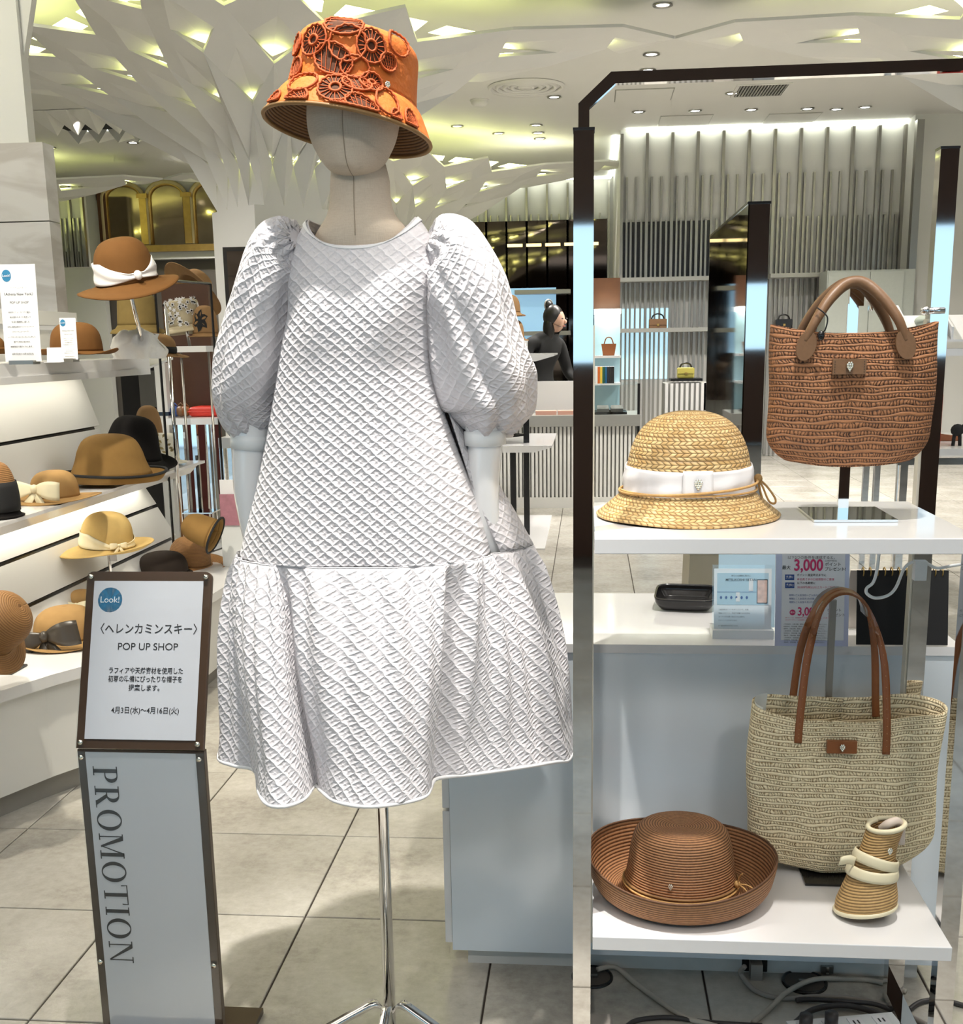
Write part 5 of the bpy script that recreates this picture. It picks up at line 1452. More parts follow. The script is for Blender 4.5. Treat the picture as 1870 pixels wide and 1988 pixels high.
def counter_things():
    # black coin tray on a clear riser
    p = ATZ(1335, 1190, CZ)
    t = thing('coin_tray', 'black leather coin tray lying on the white counter', 'tray', (p.x, p.y+.055, CZ))
    a = math.radians(-12)
    def rr(x, y): return Vector((x, y, 0))
    for nm, z0, z1, s0, s1 in (('tray_wall', 0, 0, 1, 1),):
        def fn(u, v):
            th = 2*PI*u+PI/4; c, s = math.cos(th), math.sin(th); e = .35
            sx, sy = math.copysign(abs(c)**e, c), math.copysign(abs(s)**e, s)
            k = table([(0, .0), (.25, .80), (.5, .86), (.75, 1.0), (1, 1.03)], v); z = table([(0, .004), (.4, .004), (.5, .006), (1, .032)], v)
            return Vector((sx*.066*k, sy*.055*k, z+.006))
        g = grid('tray_body', fn, 48, 12, MT['black_gloss'], t, thick=.004)
    t.rotation_euler = (math.radians(7), 0, math.radians(-8))
    MB().box((-.07, -.05, -.004), (.07, .05, .005)).build('riser', 'clear', t)
    # card in an acrylic holder
    Yc = ATZ(1440, 1238, CZ).y
    a, b = AT(1386, 1235, Yc), AT(1497, 1238, Yc); top = AT(1440, 1105, Yc+.02).z
    cx = (a.x+b.x)/2; W = b.x-a.x; H = top-CZ
    t = thing('card_holder', 'clear acrylic card holder with a pale blue app leaflet on the counter', 'card stand', (cx, Yc, CZ))
    ex, ey = Vector((1, 0, 0)), Vector((0, .16, 1)).normalized(); n = ex.cross(ey)
    MB().box((-W/2-.004, -.012, 0), (W/2+.004, .045, .018)).build('foot_block', 'plastic', t)
    o = Vector((0, .004, .014))
    rect3(o, ex, ey, -W/2, 0, W/2, H-.012, .002).build('card', 'whitepaper', t)
    rect3(o, ex, ey, -W/2-.004, -.004, W/2+.004, H-.004, .002, .0032).build('acrylic_cover', 'clear', t)
    hh = H-.012
    pic = rect3(o, ex, ey, -W/2+.006, hh*.42, W/2-.006, hh*.93, .0004, .0022).build('picture', 'palebl', t)
    lettering('MITSUKOSHI ISETAN', .0068, o+ex*(-.004)+ey*hh*.82+n*.0028, ex, ey, 'ink', t, bold=.01)
    lettering('あなたの素敵な毎日に', .004, o+ex*(-.004)+ey*hh*.885+n*.0028, ex, ey, 'ink', t)
    ph = MB(); 
    rect3(o, ex, ey, W/2-.030, hh*.44, W/2-.008, hh*.83, .0003, .0027).build('phone_picture', 'ink', pic)
    rect3(o, ex, ey, W/2-.0285, hh*.455, W/2-.0095, hh*.815, .0003, .0031).build('phone_screen', plain('peach_print', (.75, .5, .42), .5, noise_amt=.4, nscale=90), pic)
    rect3(o, ex, ey, -W/2+.006, hh*.62, W/2-.031, hh*.628, .0003, .0027).build('ruled_line', 'navy', pic)
    for k in range(6):
        x = -W/2+.014+k*.0105
        MB().sphere(o+ex*x+ey*hh*.53+n*.0026, (.0025, .0008, .004), 6, 5).build('figure_picture', 'navy', pic)
    rect3(o, ex, ey, -.014, hh*.47, -.006, hh*.62, .0003, .0029).build('phone_picture', 'whitepaper', pic)
    rect3(o, ex, ey, .012, hh*.64, .021, hh*.84, .0003, .0029).build('phone_picture', 'whitepaper', pic)
    for k, s in enumerate(('三越伊勢丹アプリをダウンロード、会員', '登録いただくと、商品や店舗からのお得な', 'カードでのお買い物がさらに便利に', 'にポイントがたまります。', '※一部対象外がございます。')):
        lettering(s, .0034, o+ex*(-W/2+.009)+ey*hh*(.34-.058*k-(.03 if k == 4 else 0))+n*.0028, ex, ey, 'ink', t, align='LEFT')
    # a second sheet standing behind
    rect3(o+Vector((.006, .03, 0)), ex, ey, -W/2+.006, 0, W/2+.006, H+.012, .002).build('rear_sheet', 'palebl', t)
    # points poster in pale frame
    Yp = ATZ(1575, 1256, CZ).y
    a, b = AT(1504, 1250, Yp), AT(1646, 1256, Yp); top = AT(1575, 1055, Yp+.03).z
    cx = (a.x+b.x)/2; W = b.x-a.x; H = top-CZ
    t = thing('points_poster', 'pale blue framed poster advertising 3,000 points on the counter', 'poster', (cx, Yp, CZ))
    ex, ey = Vector((1, .0, 0)), Vector((0, .14, 1)).normalized(); n = ex.cross(ey); o = Vector((0, .0, .002))
    rect3(o, ex, ey, -W/2, 0, W/2, H, .003).build('frame', plain('pale_lilac_frame', (.58, .60, .78), .3, coat=.4, noise_amt=.03), t)
    rect3(o, ex, ey, -W/2+.012, .012, W/2-.009, H-.004, .0006, .0032).build('sheet', 'whitepaper', t)
    MB().box((-W/2+.01, .0, 0), (W/2-.01, .05, .004)).build('easel_foot', 'clear', t)
    def at(u, v): q = AT(u, v, Yp+.016); return o+ex*(q.x-cx)+ey*((q.z-CZ)/ey.z)+n*.0042
    def L(s, u, v, size, mat='ink', align='CENTER', bold=.0, sx=1.0): lettering(s, size, at(u, v), ex, ey, mat, t, align=align, bold=bold, sx=sx)
    L('以下2つの条件を達成すると、', 1578, 1086, .0072)
    L('3,000', 1570, 1101, .0315, 'magenta', bold=.022, sx=.82); L('最大', 1527, 1105, .0085, bold=.01)
    L('ポイント', 1602, 1099, .0080, align='LEFT', bold=.01); L('プレゼント!', 1601, 1108, .0080, align='LEFT', bold=.01); L('(3,000円相当)', 1602, 1092, .004, align='LEFT')
    for k, (v, s1, s2, m2) in enumerate(((1123, 'ポイント進呈時点までに', '本会員さまの口座振替のご登録', 'magenta'), (1138, '以下の各期間に', '30,000円(税込)以上カードご利用', 'magenta'))):
        c = at(1533, v); bx = MB(); hw, hh = .0090, .0056
        bx.add([c-ex*hw-ey*hh, c+ex*hw-ey*hh, c+ex*hw+ey*hh, c-ex*hw+ey*hh], [(0, 1, 2, 3)]); bx.build('blue_tab', 'navy', t)
        lettering('条件%d' % (k+1), .0060, c+n*.0004, ex, ey, 'whitepaper', t, bold=.02)
        L(s1, 1547, v-4, .0052, align='LEFT', bold=.01); L(s2, 1547, v+4, .0052, m2, align='LEFT')
    for k, s in enumerate(('期間1:ご入会当日〜ご入会月末', '期間2:ご入会翌月1カ月間', '期間3:ご入会翌々月1カ月間')): L(s, 1531, 1157+6.5*k, .0044, 'navy', align='LEFT')
    L('3,000', 1567, 1188, .0230, 'magenta', bold=.016, sx=.82); c = at(1537, 1189); q = 16
    MB().add([c+ex*.0058*math.cos(2*PI*k/q)+ey*.0058*math.sin(2*PI*k/q) for k in range(q)], [tuple(range(q))]).build('round_mark', 'magenta', t)
    lettering('最大', .0045, c+n*.0004, ex, ey, 'whitepaper', t)
    L('ポイント', 1604, 1185, .007, align='LEFT'); L('プレゼント', 1604, 1194, .007, align='LEFT')
    L('※ポイントは、次回請求時にお届け、進呈となります。ご注意ください', 1522, 1199, .0030, 'magenta', align='LEFT'); L('※エムアイポイントは加盟店にてご利用いただけます', 1522, 1203, .0030, 'magenta', align='LEFT')
    for k in range(9): L('ご利用条件、対象店舗、期間など詳細は係員におたずねください。'[k % 3:], 1519, 1211+4.2*k, .0029, align='LEFT')
    # black spiral-bound easel board
    a, b = ATZ(1662, 1254, CZ), ATZ(1842, 1258, CZ); W = b.x-a.x; Yq = a.y
    top = AT(1750, 1107, Yq+.03).z; H = top-CZ
    t = thing('spiral_board', 'black ring-bound easel board standing on the counter behind the white cable', 'easel binder', ((a.x+b.x)/2, Yq, CZ))
    ex, ey = Vector((1, 0, 0)), Vector((0, .18, 1)).normalized()
    rect3(Vector((0, 0, .003)), ex, ey, -W/2, 0, W/2, H, .004).build('front_board', 'black', t)
    rect3(Vector((0, .14, .003)), ex, Vector((0, -.42, 1)).normalized(), -W/2, 0, W/2, H, .004).build('back_board', plain('cream_board', (.6, .55, .48), .6), t)
    for k in range(12):
        x = -W/2+.012+(W-.024)*k/11; c = Vector((0, 0, .003))+ey*H
        MB().tube([c+ex*x+Vector((0, .009*math.sin(2*PI*q/10), .009*math.cos(2*PI*q/10)-.003)) for q in range(10)], .0013, 5, closed=True).build('ring', 'gold', t, True)
    # beige bin and dark box on the floor behind the counter
    Yb = 3.35
    a, b = AT(1332, 1140, Yb), AT(1388, 1140, Yb)
    t = thing('waste_bin', 'beige leather waste bin standing behind the counter', 'bin', ((a.x+b.x)/2, Yb, 0))
    W = (b.x-a.x)/2; z1 = AT(1350, 1060, Yb).z
    MB().add([(-W-.02, -.1, 0), (W+.01, -.1, 0), (W+.01, .1, 0), (-W-.02, .1, 0), (-W, -.11, z1), (W+.03, -.11, z1), (W+.03, .11, z1), (-W, .11, z1)], [(0, 3, 2, 1), (0, 1, 5, 4), (1, 2, 6, 5), (2, 3, 7, 6), (3, 0, 4, 7)]).build('body', 'beige', t)
    MB().tube([(-W, -.11, z1), (W+.03, -.11, z1), (W+.03, .11, z1), (-W, .11, z1)], .006, 6, closed=True).build('rim', 'beige', t)
    a, b = AT(1404, 1140, Yb), AT(1455, 1140, Yb); W = (b.x-a.x)/2
    t = thing('dark_case', 'dark brown case with gold edges beside the beige bin', 'case', ((a.x+b.x)/2, Yb, 0))
    MB().box((-W, -.12, 0), (W, .12, z1)).build('body', plain('dark_brown_leather', (.05, .025, .015), .35), t)
    for x in (-W, W-.012): MB().box((x, -.124, .02), (x+.012, -.118, z1)).build('gold_edge', 'gold', t)
    # white cable looping under the upper shelf
    q = [AT(u, v, 2.0) for u, v in ((1707, 1082), (1704, 1100), (1696, 1130), (1683, 1142), (1684, 1153), (1700, 1161), (1724, 1156), (1740, 1140), (1755, 1105), (1770, 1092), (1786, 1092), (1800, 1094), (1820, 1103), (1850, 1098), (1885, 1093))]
    q[0].z = SHZ_U-SHT-.003
    t = thing('white_cable', 'white cable looped below the upper shelf', 'cable', q[4])
    MB().tube(spline(q, 80), .0028, 8).build('cord', 'plastic', t, True, world=True)
    c = AT(1786, 1108, 1.995); MB().box((c.x-.010, c.y-.008, c.z-.016), (c.x+.010, c.y+.008, c.z+.018)).build('cable_clip', 'plastic', t, world=True)
counter_things()

# ================================================================ floor boxes and cables under the rack
def floor_clutter():
    def outlet(u, v, r, lb):
        p = ATZ(u, v, 0); t = thing('floor_outlet', lb, 'floor outlet', (p.x, p.y, 0))
        MB().lathe([(r, 0), (r, .004), (r*.9, .006), (r*.86, .003)], 32).build('ring', 'black_gloss', t, True)
        MB().lathe([(r*.86, .003), (0, .003)], 32).build('lid', plain('dark_grey_lid', (.08, .065, .055), .5), t)
        MB().box((-r*.25, -.004, .003), (r*.25, .004, .007)).build('slot', 'steel', t)
    outlet(1150, 1898, .045, 'round black floor outlet beside the left rack post')
    outlet(1562, 1908, .048, 'round black floor outlet below the lower shelf')
    def plug():
        p = AT(1465, 1868, CY0+.03); t = thing('wall_socket', 'grey plug in a socket on the counter kick plate', 'socket', (p.x, CY0+.03, p.z))
        MB().box((-.027, -.004, -.020), (.027, 0, .022)).build('plate', 'black_gloss', t)
        MB().box((-.012, -.034, -.034), (.013, -.004, .012)).build('plug', 'cable', t)
        p = AT(1605, 1880, CY0+.03); t = thing('latch', 'small silver latch on the counter kick plate', 'latch', (p.x, CY0+.03, p.z))
        MB().box((-.013, -.008, -.008), (.013, 0, .008)).build('plate', 'steel', t); MB().box((-.003, -.012, -.009), (.003, -.008, .009)).build('pin', 'chrome', t)
    plug()
    def cable(pts, r, mat, lb, z0=None):
        P = [ATZ(u, v, (z or r)) for u, v, z in pts]
        t = thing('power_cable', lb, 'cable', (P[0].x, P[0].y, 0), 'cables on the floor below the rack')
        o = MB().tube(spline(P, 90), r, 8).build('cord', mat, t, True, world=True)
        return t
    cable([(1160, 1882, .02), (1195, 1878, .012), (1235, 1910, 0), (1290, 1950, 0), (1330, 1975, 0), (1375, 1988, 0), (1430, 2003, 0)], .0055, 'cablelight', 'beige cable running from the left floor outlet')
    pl = AT(1440, 1880, CY0+.01)
    cable([(1446, 1876, .045), (1439, 1892, .02), (1470, 1925, 0), (1520, 1938, 0), (1590, 1935, 0), (1660, 1940, 0), (1730, 1956, 0), (1800, 1990, 0)], .0055, 'cable', 'dark grey cable running from the kick plate plug')
    cable([(1462, 1985, 0), (1490, 1962, 0), (1530, 1925, .014), (1580, 1902, .012), (1640, 1900, 0), (1700, 1905, 0), (1760, 1925, 0)], .0055, 'cablelight', 'beige cable curving past the right floor outlet')
    cable([(1218, 1992, 0), (1240, 1980, 0), (1300, 1975, 0), (1380, 1985, 0), (1480, 1991, 0)], .005, 'cabledark', 'black cable along the bottom edge of the picture')
    cable([(1545, 1985, .012), (1580, 1960, .012), (1640, 1952, .012), (1700, 1966, .012), (1735, 1985, .012)], .006, 'cabledark', 'thick black cable arching over the power strip')
    cable([(1546, 1942, .008), (1570, 1940, .008), (1640, 1945, .012), (1700, 1950, .012), (1760, 1975, .01)], .005, 'cabledark', 'black cable lying beside the right floor outlet')
    cable([(1766, 1960, 0), (1790, 1945, 0), (1830, 1942, 0), (1885, 1956, 0)], .0055, 'cabledark', 'black cable crossing the floor beyond the right rack post')
    p = ATZ(1640, 1995, .02); t = thing('power_strip', 'white power strip with plugs on the floor below the lower shelf', 'power strip', (p.x, p.y, 0), rot=(0, 0, math.radians(12)))
    MB().box((-.11, -.026, 0), (.11, .026, .028)).build('body', 'plastic', t)
    for k in range(4):
        x = -.08+k*.052
        s = MB().box((x-.014, -.016, .028), (x+.014, .016, .030)).build('socket', 'whitepaper', t)
        if k < 2: MB().tube([(x, 0, .03), (x, 0, .055)], .013, 12).build('plug', 'cabledark', t, True)
        else: MB().box((x-.006, -.006, .030), (x-.003, .006, .0305)).box((x+.003, -.006, .030), (x+.006, .006, .0305)).build('slot', 'ink', s)
    p = ATZ(1168, 1985, .02); t = thing('adapter_box', 'small grey adapter box beside the left rack post', 'adapter', (p.x, p.y, 0))
    MB().box((-.022, -.02, 0), (.022, .02, .026)).build('body', 'cable', t); MB().box((-.006, -.021, .008), (.006, -.02, .016)).build('port', 'ink', t)
floor_clutter()

# ================================================================ tiered hat display on the left
ZB, Z3, ZT = .40, .825, 1.31
def tier_display():
    t = thing('hat_display', 'white tiered hat display unit with sloping back panels', 'display unit', (-1.95, 3.7, 0))
    plan = [(-2.7, 2.5), (-1.80, 2.5), (-1.68, 3.0), (-1.60, 3.18), (-1.53, 3.30), (-1.49, 3.6), (-1.475, 4.5), (-1.52, 5.6), (-2.7, 5.6)]
    ins = lambda d: [(x-(d if x > -2.6 else 0), y) for x, y in plan]
    MB().prism([(x, y, ZB-.035) for x, y in plan], (0, 0, .035)).build('base_top', 'white', t, world=True)
    MB().prism([(x, y, .075) for x, y in ins(.03)], (0, 0, ZB-.111)).build('base_cabinet', 'matte_white', t, world=True)
    MB().prism([(x, y, 0) for x, y in ins(.075)], (0, 0, .075)).build('kick_plate', plain('kick_dark_grey', (.30, .28, .25), .6), t, world=True)  # kick plate in one darker grey
    # sloping riser between base and middle shelf, in three boards with dark grooves
    def board(x0, z0, x1, z1, y0, y1, nm='back_panel', mat='matte_white', th=.012):
        MB().prism([(x0, y0, z0), (x1, y0, z1), (x1, y1, z1), (x0, y1, z0)], (-th, 0, -th*.3)).build(nm, mat, t, world=True)
    Y0, Y1 = 2.5, 5.1
    cuts = [(-1.86, .40), (-1.905, .50), (-1.985, .645), (-2.07, .79)]
    for (xa, za), (xb, zb) in zip(cuts, cuts[1:]):
        board(xa-.002, za+.006, xb+.002, zb-.008, Y0, Y1)
    MB().prism([(-1.86-.02, Y0, .40), (-2.07-.02, Y0, .79), (-2.07-.02, Y1, .79), (-1.86-.02, Y1, .40)], (-.02, 0, 0)).build('groove_backing', 'black_gloss', t, world=True)
    # middle shelf with tapered edge
    MB().prism([(-1.83, 2.5, Z3-.012), (-1.83, 5.35, Z3-.012), (-1.83, 5.35, Z3), (-1.83, 2.5, Z3)], (-.34, 0, 0)).build('middle_shelf', 'white', t, world=True)
    MB().prism([(-1.832, 2.5, Z3-.012), (-1.87, 2.5, Z3-.05), (-2.1, 2.5, Z3-.05), (-2.1, 2.5, Z3-.012)], (0, 2.75, 0)).build('shelf_edge', 'white', t, world=True)
    # upper riser, back lit
    cuts = [(-2.09, Z3), (-2.14, 1.02), (-2.22, 1.28)]
    for (xa, za), (xb, zb) in zip(cuts, cuts[1:]): board(xa, za+.006, xb, zb-.008, 2.5, 4.9)
    MB().prism([(-2.11, 2.5, Z3), (-2.24, 2.5, 1.28), (-2.24, 4.9, 1.28), (-2.11, 4.9, Z3)], (-.02, 0, 0)).build('groove_backing', 'black_gloss', t, world=True)
    MB().prism([(-1.95, 2.5, ZT-.045), (-1.95, 5.05, ZT-.045), (-1.95, 5.05, ZT), (-1.95, 2.5, ZT)], (-.42, 0, 0)).build('top_shelf', 'white', t, world=True)
    MB().prism([(-1.95, 5.05, ZT-.045), (-2.37, 5.05, ZT-.045), (-2.37, 5.32, ZT-.012), (-1.95, 5.32, ZT-.012), (-1.95, 5.32, ZT), (-1.95, 5.05, ZT)][:2]+[(-2.37, 5.35, ZT-.01), (-1.95, 5.35, ZT-.01)], (0, 0, .01)).build('shelf_tip', 'white', t, world=True)
    MB().box((-1.955, 2.5, ZT-.07), (-1.945, 5.04, ZT-.045)).build('front_lip', 'white', t, world=True)
    MB().box((-2.10, 2.6, ZT-.058), (-2.07, 4.85, ZT-.046)).build('shelf_light', 'lamp_soft', t, world=True)
    MB().box((-2.02, 2.6, Z3-.062), (-1.99, 5.0, Z3-.052)).build('shelf_light', 'lamp_soft', t, world=True)
    # low white upstand behind the top shelf
    a = AT(0, 545, 4.6); b = AT(200, 600, 5.6)
    MB().box((-2.42, 2.5, ZT), (-2.40, 5.3, ZT+.13)).build('upstand', 'matte_white', t, world=True)
    MB().box((-2.44, 2.5, ZT+.15), (-2.38, 5.3, ZT+.21)).build('upstand_rail', 'matte_white', t, world=True)
MT['lamp_soft'] = emis('shelf_light_strip', (1, .95, .80), 10.0)
tier_display()

def on(u, v, z): return ATZ(u, v, z)
def lhat(name, label, u, v, z, wpx, crown_w, crown_h, mat, rot=(0, 0, 0), mod=None, flare=.02, grp='hats shown on the tiered display', drop=0.0, top=.75, lift=0.0, Y=None, dome=True, ay=1.08, brimmat=None, bell=False):
    """hat whose brim touches tier height z at pixel (u, v); wpx brim width in px, crown_w share of it, crown_h height in m"""
    p = on(u, v, z) if Y is None else AT(u, v, Y)
    R = wpx/2*(p.y*.98+.25)/FPX*(1.06 if Y is None else 1.0); rc = R*crown_w; h = crown_h
    if dome: crown = [(.001, h), (rc*.35, h*.985), (rc*.66, h*.90), (rc*.88, h*.70), (rc*.97, h*.42), (rc, h*.12)]
    else: crown = [(.001, h), (rc*.5, h), (rc*.78, h*.985), (rc*.9, h*.90), (rc*.96, h*.5), (rc, h*.12)]
    brim = [(rc, h*.12), (rc+(R-rc)*.35, h*.04+flare*.2), (rc+(R-rc)*.7, .006+drop*.5+flare*.35), (R, .004+drop+flare)]
    if bell:
        crown = [(.001, h), (rc*.36, h*.975), (rc*.62, h*.88), (rc*.77, h*.68), (rc*.86, h*.45), (rc, h*.20)]; brim = [(rc, h*.20), (rc+(R-rc)*.35, h*.08), (rc+(R-rc)*.7, .008+flare*.35), (R, .004+drop+flare)]
    c = Vector((p.x, p.y+(R*.5 if Y is None else 0), (z if Y is None else p.z)+lift))
    return Hat(name, label, c, crown, brim, mat, rot=rot, group=grp, mod=mod, n=44, nv=16, thick=.0035, ay=ay, brimmat=brimmat)
def wave(a, k, ph, b=0, zmin=.002):
    def f(th, q, part, t):
        if part == 'brim': q.z = max(zmin, q.z+(a*math.sin(th*k+ph)+b)*t*t)
        return q
    return f
def left_hats():
    # ---- top shelf
    h = lhat('felt_fedora', 'brown felt fedora with a wide knotted white scarf on top of the display', 250, 556, None, 186, .58, .178, FELT['brown'], Y=4.35, mod=wave(.012, 2, .4, zmin=-.05), flare=-.012, rot=(math.radians(13), math.radians(-5), 0))
    L = h.cp.len
    def scarf(u, v):
        th = 2*PI*u+PI/2; wd = table([(0, .075), (.42, .078), (.58, .022), (.66, .022), (.78, .07), (1, .075)], u)
        d = L-.004-v*wd-.012*math.exp(-((u-.62)/.1)**2); p = h.c(th, d); return p+Vector((math.cos(th), math.sin(th), 0))*(.006+.003*math.sin(v*8+u*20))
    grid('scarf', scarf, 80, 8, MT['ribbonwhite'], h.root, thick=.002)
    th = 2*PI*.62+PI/2; p = h.c(th, L-.028)+Vector((math.cos(th), math.sin(th), 0))*.012
    MB().sphere(p, (.016, .012, .018), 10, 8).build('scarf_knot', 'ribbonwhite', h.root, True)
    MB().tube([(0, 0, .13), (0, 0, ZT-h.root.location.z)], .008, 8).build('stand_pole', 'chrome', h.root, True)
    a = AT(233, 560, 4.5)
    lhat('bucket_hat', 'olive felt bucket hat under the scarfed fedora on the top shelf', 268, 640, ZT, 100, .72, .15, FELT['olive'], Y=5.0, dome=False, flare=-.02)
    h = lhat('felt_hat', 'tan felt hat with a black ribbon beside the white tissue on the top shelf', 305, 688, ZT, 118, .58, .085, FELT['tan'], Y=4.75, flare=.0, rot=(0, math.radians(8), 0)); h.band(h.cp.len-.03, h.cp.len-.003, 'black')
    c = on(268, 690, ZT); c = AT(268, 690, 4.45)
    t = thing('tissue_wrapped_hat', 'hat wrapped in crumpled white tissue on the top shelf', 'hat', (c.x, c.y, ZT))
    def tis(u, v):
        th = 2*PI*u; r = table([(0, .095), (.3, .098), (.7, .075), (.9, .04), (1, .001)], v); z = .003+.105*math.sin(v*PI/2)
        k = 1+.28*noise.noise(Vector((math.cos(th)*2.2, math.sin(th)*2.2, v*3)))
        return Vector((math.cos(th)*r*k*1.05, math.sin(th)*r*k*.8, max(.002, z*(1+.25*noise.noise(Vector((th, v*4, 3)))))))
    grid('tissue', tis, 40, 16, MT['tissue'], t)
    h = lhat('felt_hat', 'wide-brimmed brown felt hat behind the two small shop cards', 150, 690, ZT, 150, .62, .118, FELT['brown'], Y=4.15, mod=wave(.01, 3, 1.0, .006), flare=.004)
    lhat('felt_hat', 'brown felt hat cut off by the left picture edge on the top shelf', -8, 690, ZT, 60, .6, .06, FELT['brown'], Y=3.75)
    h = lhat('felt_hat', 'large camel felt hat hung on edge with its brim facing out', 376, 560, None, 128, .46, .10, FELT['tan'], Y=6.75, mod=wave(.008, 2, 1, zmin=-.05), flare=-.02, rot=(math.radians(-34), math.radians(34), 0)); MB().tube([(0, 0, .05), h.root.rotation_euler.to_matrix().inverted() @ Vector((0, 0, -h.root.location.z))], .006, 8).build('stand_pole', 'chrome', h.root, True)
    # ---- shop cards on the top shelf
    def shop_card(u0, u1, vt, vb, Y, label, small):
        a, b = AT(u0, vb, Y), AT(u1, vb, Y); tz = AT(u0, vt, Y).z; z0 = ZT
        t = thing('shop_card', label, 'sign card', ((a.x+b.x)/2, Y, z0)); W = b.x-a.x; H = tz-z0
        ex, ey = Vector((1, .10, 0)).normalized(), Vector((0, .05, 1)).normalized(); n = ex.cross(ey); o = Vector((0, 0, .008))
        rect3(o, ex, ey, -W/2, 0, W/2, H, .002).build('card', 'whitepaper', t)
        MB().box((-W*.35, -.02, 0), (W*.35, .03, .012)).build('foot', 'steel', t)
        q = 24; c = o+ex*(-W*.30)+ey*H*.885+n*.0026; R = W*.13*(1 if not small else 1.3)
        MB().add([c+ex*R*math.cos(2*PI*k/q)+ey*R*1.25*math.sin(2*PI*k/q) for k in range(q)], [tuple(range(q))]).build('round_mark', 'blue', t)
        lettering('Look!', R*.75, c+n*.0005, ex, ey, 'whitepaper', t)
        rows = [('アシーナニューヨーク', .76, .45, 0), ('〈Athena New York〉', .695, .80, .01), ('POP UP SHOP', .61, .52, .0), ('2003年にニューヨークで誕生。', .51, .62, .01), ('自分流のスタイルを持って', .46, .58, .01), ('生活を積極的に楽しむ', .41, .50, .01), ('女性に最高品質のオリジナルブランド', .36, .74, .01), ('〈アシーナニューヨーク〉。', .31, .50, .01), ('レースやリボンなどエレガントに施した', .255, .76, .01), ('帽子を多彩に取り揃え', .205, .45, .01), ('期間限定で紹介いたします。', .155, .62, .01), ('4月3日(水)〜4月16日(火)', .08, .60, .01)]
        for s, fy, wf, bd in rows:
            vs, _ = text_geo(s, .01, 'CENTER', bd); wx = max(v[0] for v in vs)-min(v[0] for v in vs); k = W*wf/wx
            sz = .01*k
            lettering(s, min(sz, H*.05), o+ey*H*fy+n*.0026, ex, ey, 'ink', t, bold=bd, sx=(k*.01/min(sz, H*.05)))
    shop_card(12, 79, 518, 692, 3.45, 'tall white shop card reading POP UP SHOP at the left edge of the top shelf', False)
    shop_card(121, 151, 622, 692, 3.95, 'small white shop card standing before the wide brown hat', True)
    c = on(105, 688, ZT); c = AT(103, 686, 3.85)
    t = thing('price_tag', 'pale folded price tag lying between the two shop cards', 'tag', (c.x, c.y, ZT)); MB().box((-.03, -.012, 0), (.03, .012, .002)).prism([(-.03, .012, .001), (.03, .012, .001), (.026, .012, .05), (-.026, .012, .05)], (0, .002, 0)).build('folded_paper', 'whitepaper', t)
    # ---- middle shelf
    h = lhat('black_hat', 'large black felt hat with drooping brim on the middle shelf', 254, 905, Z3, 172, .66, .215, FELT['black'], Y=4.75, bell=True, flare=.01, mod=wave(.02, 1, .2, .012), rot=(0, math.radians(10), 0))
    h = lhat('felt_hat', 'camel felt hat with black edge trim on the middle shelf', 196, 947, Z3, 206, .74, .20, FELT['camel'], flare=.045, bell=True, mod=wave(.006, 2, 0), ay=.8); h.trim('black', .006)
    h = lhat('white_hat', 'white felt hat decorated with a gold leaf cluster on the middle shelf', 310, 900, Z3, 105, .72, .135, FELT['white'], Y=5.15, dome=False, flare=-.0)
    p = h.c(-PI/2+.55, h.cp.len*.6)
    mb = MB()
    for k in range(14):
        a = random.uniform(0, 2*PI); q = p+Vector((.012*math.cos(a)+.003*k, -.008, -.006*k+.03+.01*math.sin(a))); d = Vector((math.cos(a), -.2, math.sin(a)))*.024
        s = Vector((-math.sin(a), 0, math.cos(a)))*.006; mb.add([q, q+d*.5+s, q+d, q+d*.5-s], [(0, 1, 2, 3)])
    mb.build('leaf_ornament', plain('antique_gold_leaf', (.42, .33, .15), .4, .3), h.root)
    lhat('felt_hat', 'tan felt hat behind the white hat on the middle shelf', 292, 872, Z3, 60, .85, .21, FELT['tan'], Y=5.45, flare=-.0)
    h = lhat('felt_hat', 'tan felt hat with a big cream satin bow on the middle shelf', 88, 976, Z3, 165, .52, .105, FELT['sand'], flare=.006, mod=wave(.008, 2, 1.5)); h.bow(-PI/2-.15, .05, MT['cream'], .085, out=.03)
    h = lhat('two_tone_hat', 'ribbed tan and black hat cut off by the left picture edge', -18, 1008, Z3, 96, .8, .18, MT['felt_ribbed'], flare=-.0, brimmat=FELT['black']); h.band(h.cp.len-.095, h.cp.len+.0, 'black', out=.006)
    # ---- yellow hat on a stand over the base
    c = AT(208, 1062, 4.15)
    h = lhat('yellow_hat', 'honey yellow felt hat with a pale scarf on a chrome stand', 208, 1068, None, 176, .56, .145, FELT['gold'], Y=4.15, flare=.006, mod=wave(.030, 1, 1.4, zmin=-.1), rot=(0, math.radians(4), 0))
    L = h.cp.len
    def sc2(u, v):
        th = 2*PI*u+PI/2; wd = table([(0, .055), (.45, .055), (.60, .014), (.68, .016), (1, .055)], u); p = h.c(th, L-.003-v*wd); return p+Vector((math.cos(th), math.sin(th), 0))*(.005+.002*math.sin(v*8+u*17))
    grid('scarf', sc2, 64, 6, MT['cream'], h.root, thick=.002); h.bow(2*PI*.63+PI/2, .035, MT['cream'], .03)
    st = thing('hat_stand', 'slim chrome hat stand holding the yellow hat', 'stand', (c.x, 4.16, ZB))
    MB().tube([(0, 0, .004), (0, 0, c.z-ZB+.10)], .006, 10).build('pole', 'chrome', st, True); MB().box((-.05, -.05, 0), (.05, .05, .005)).build('base_plate', 'chrome', st)
    MB().box((.008, -.008, c.z-ZB-.055), (.034, -.006, c.z-ZB-.015)).build('price_tag', 'whitepaper', st)
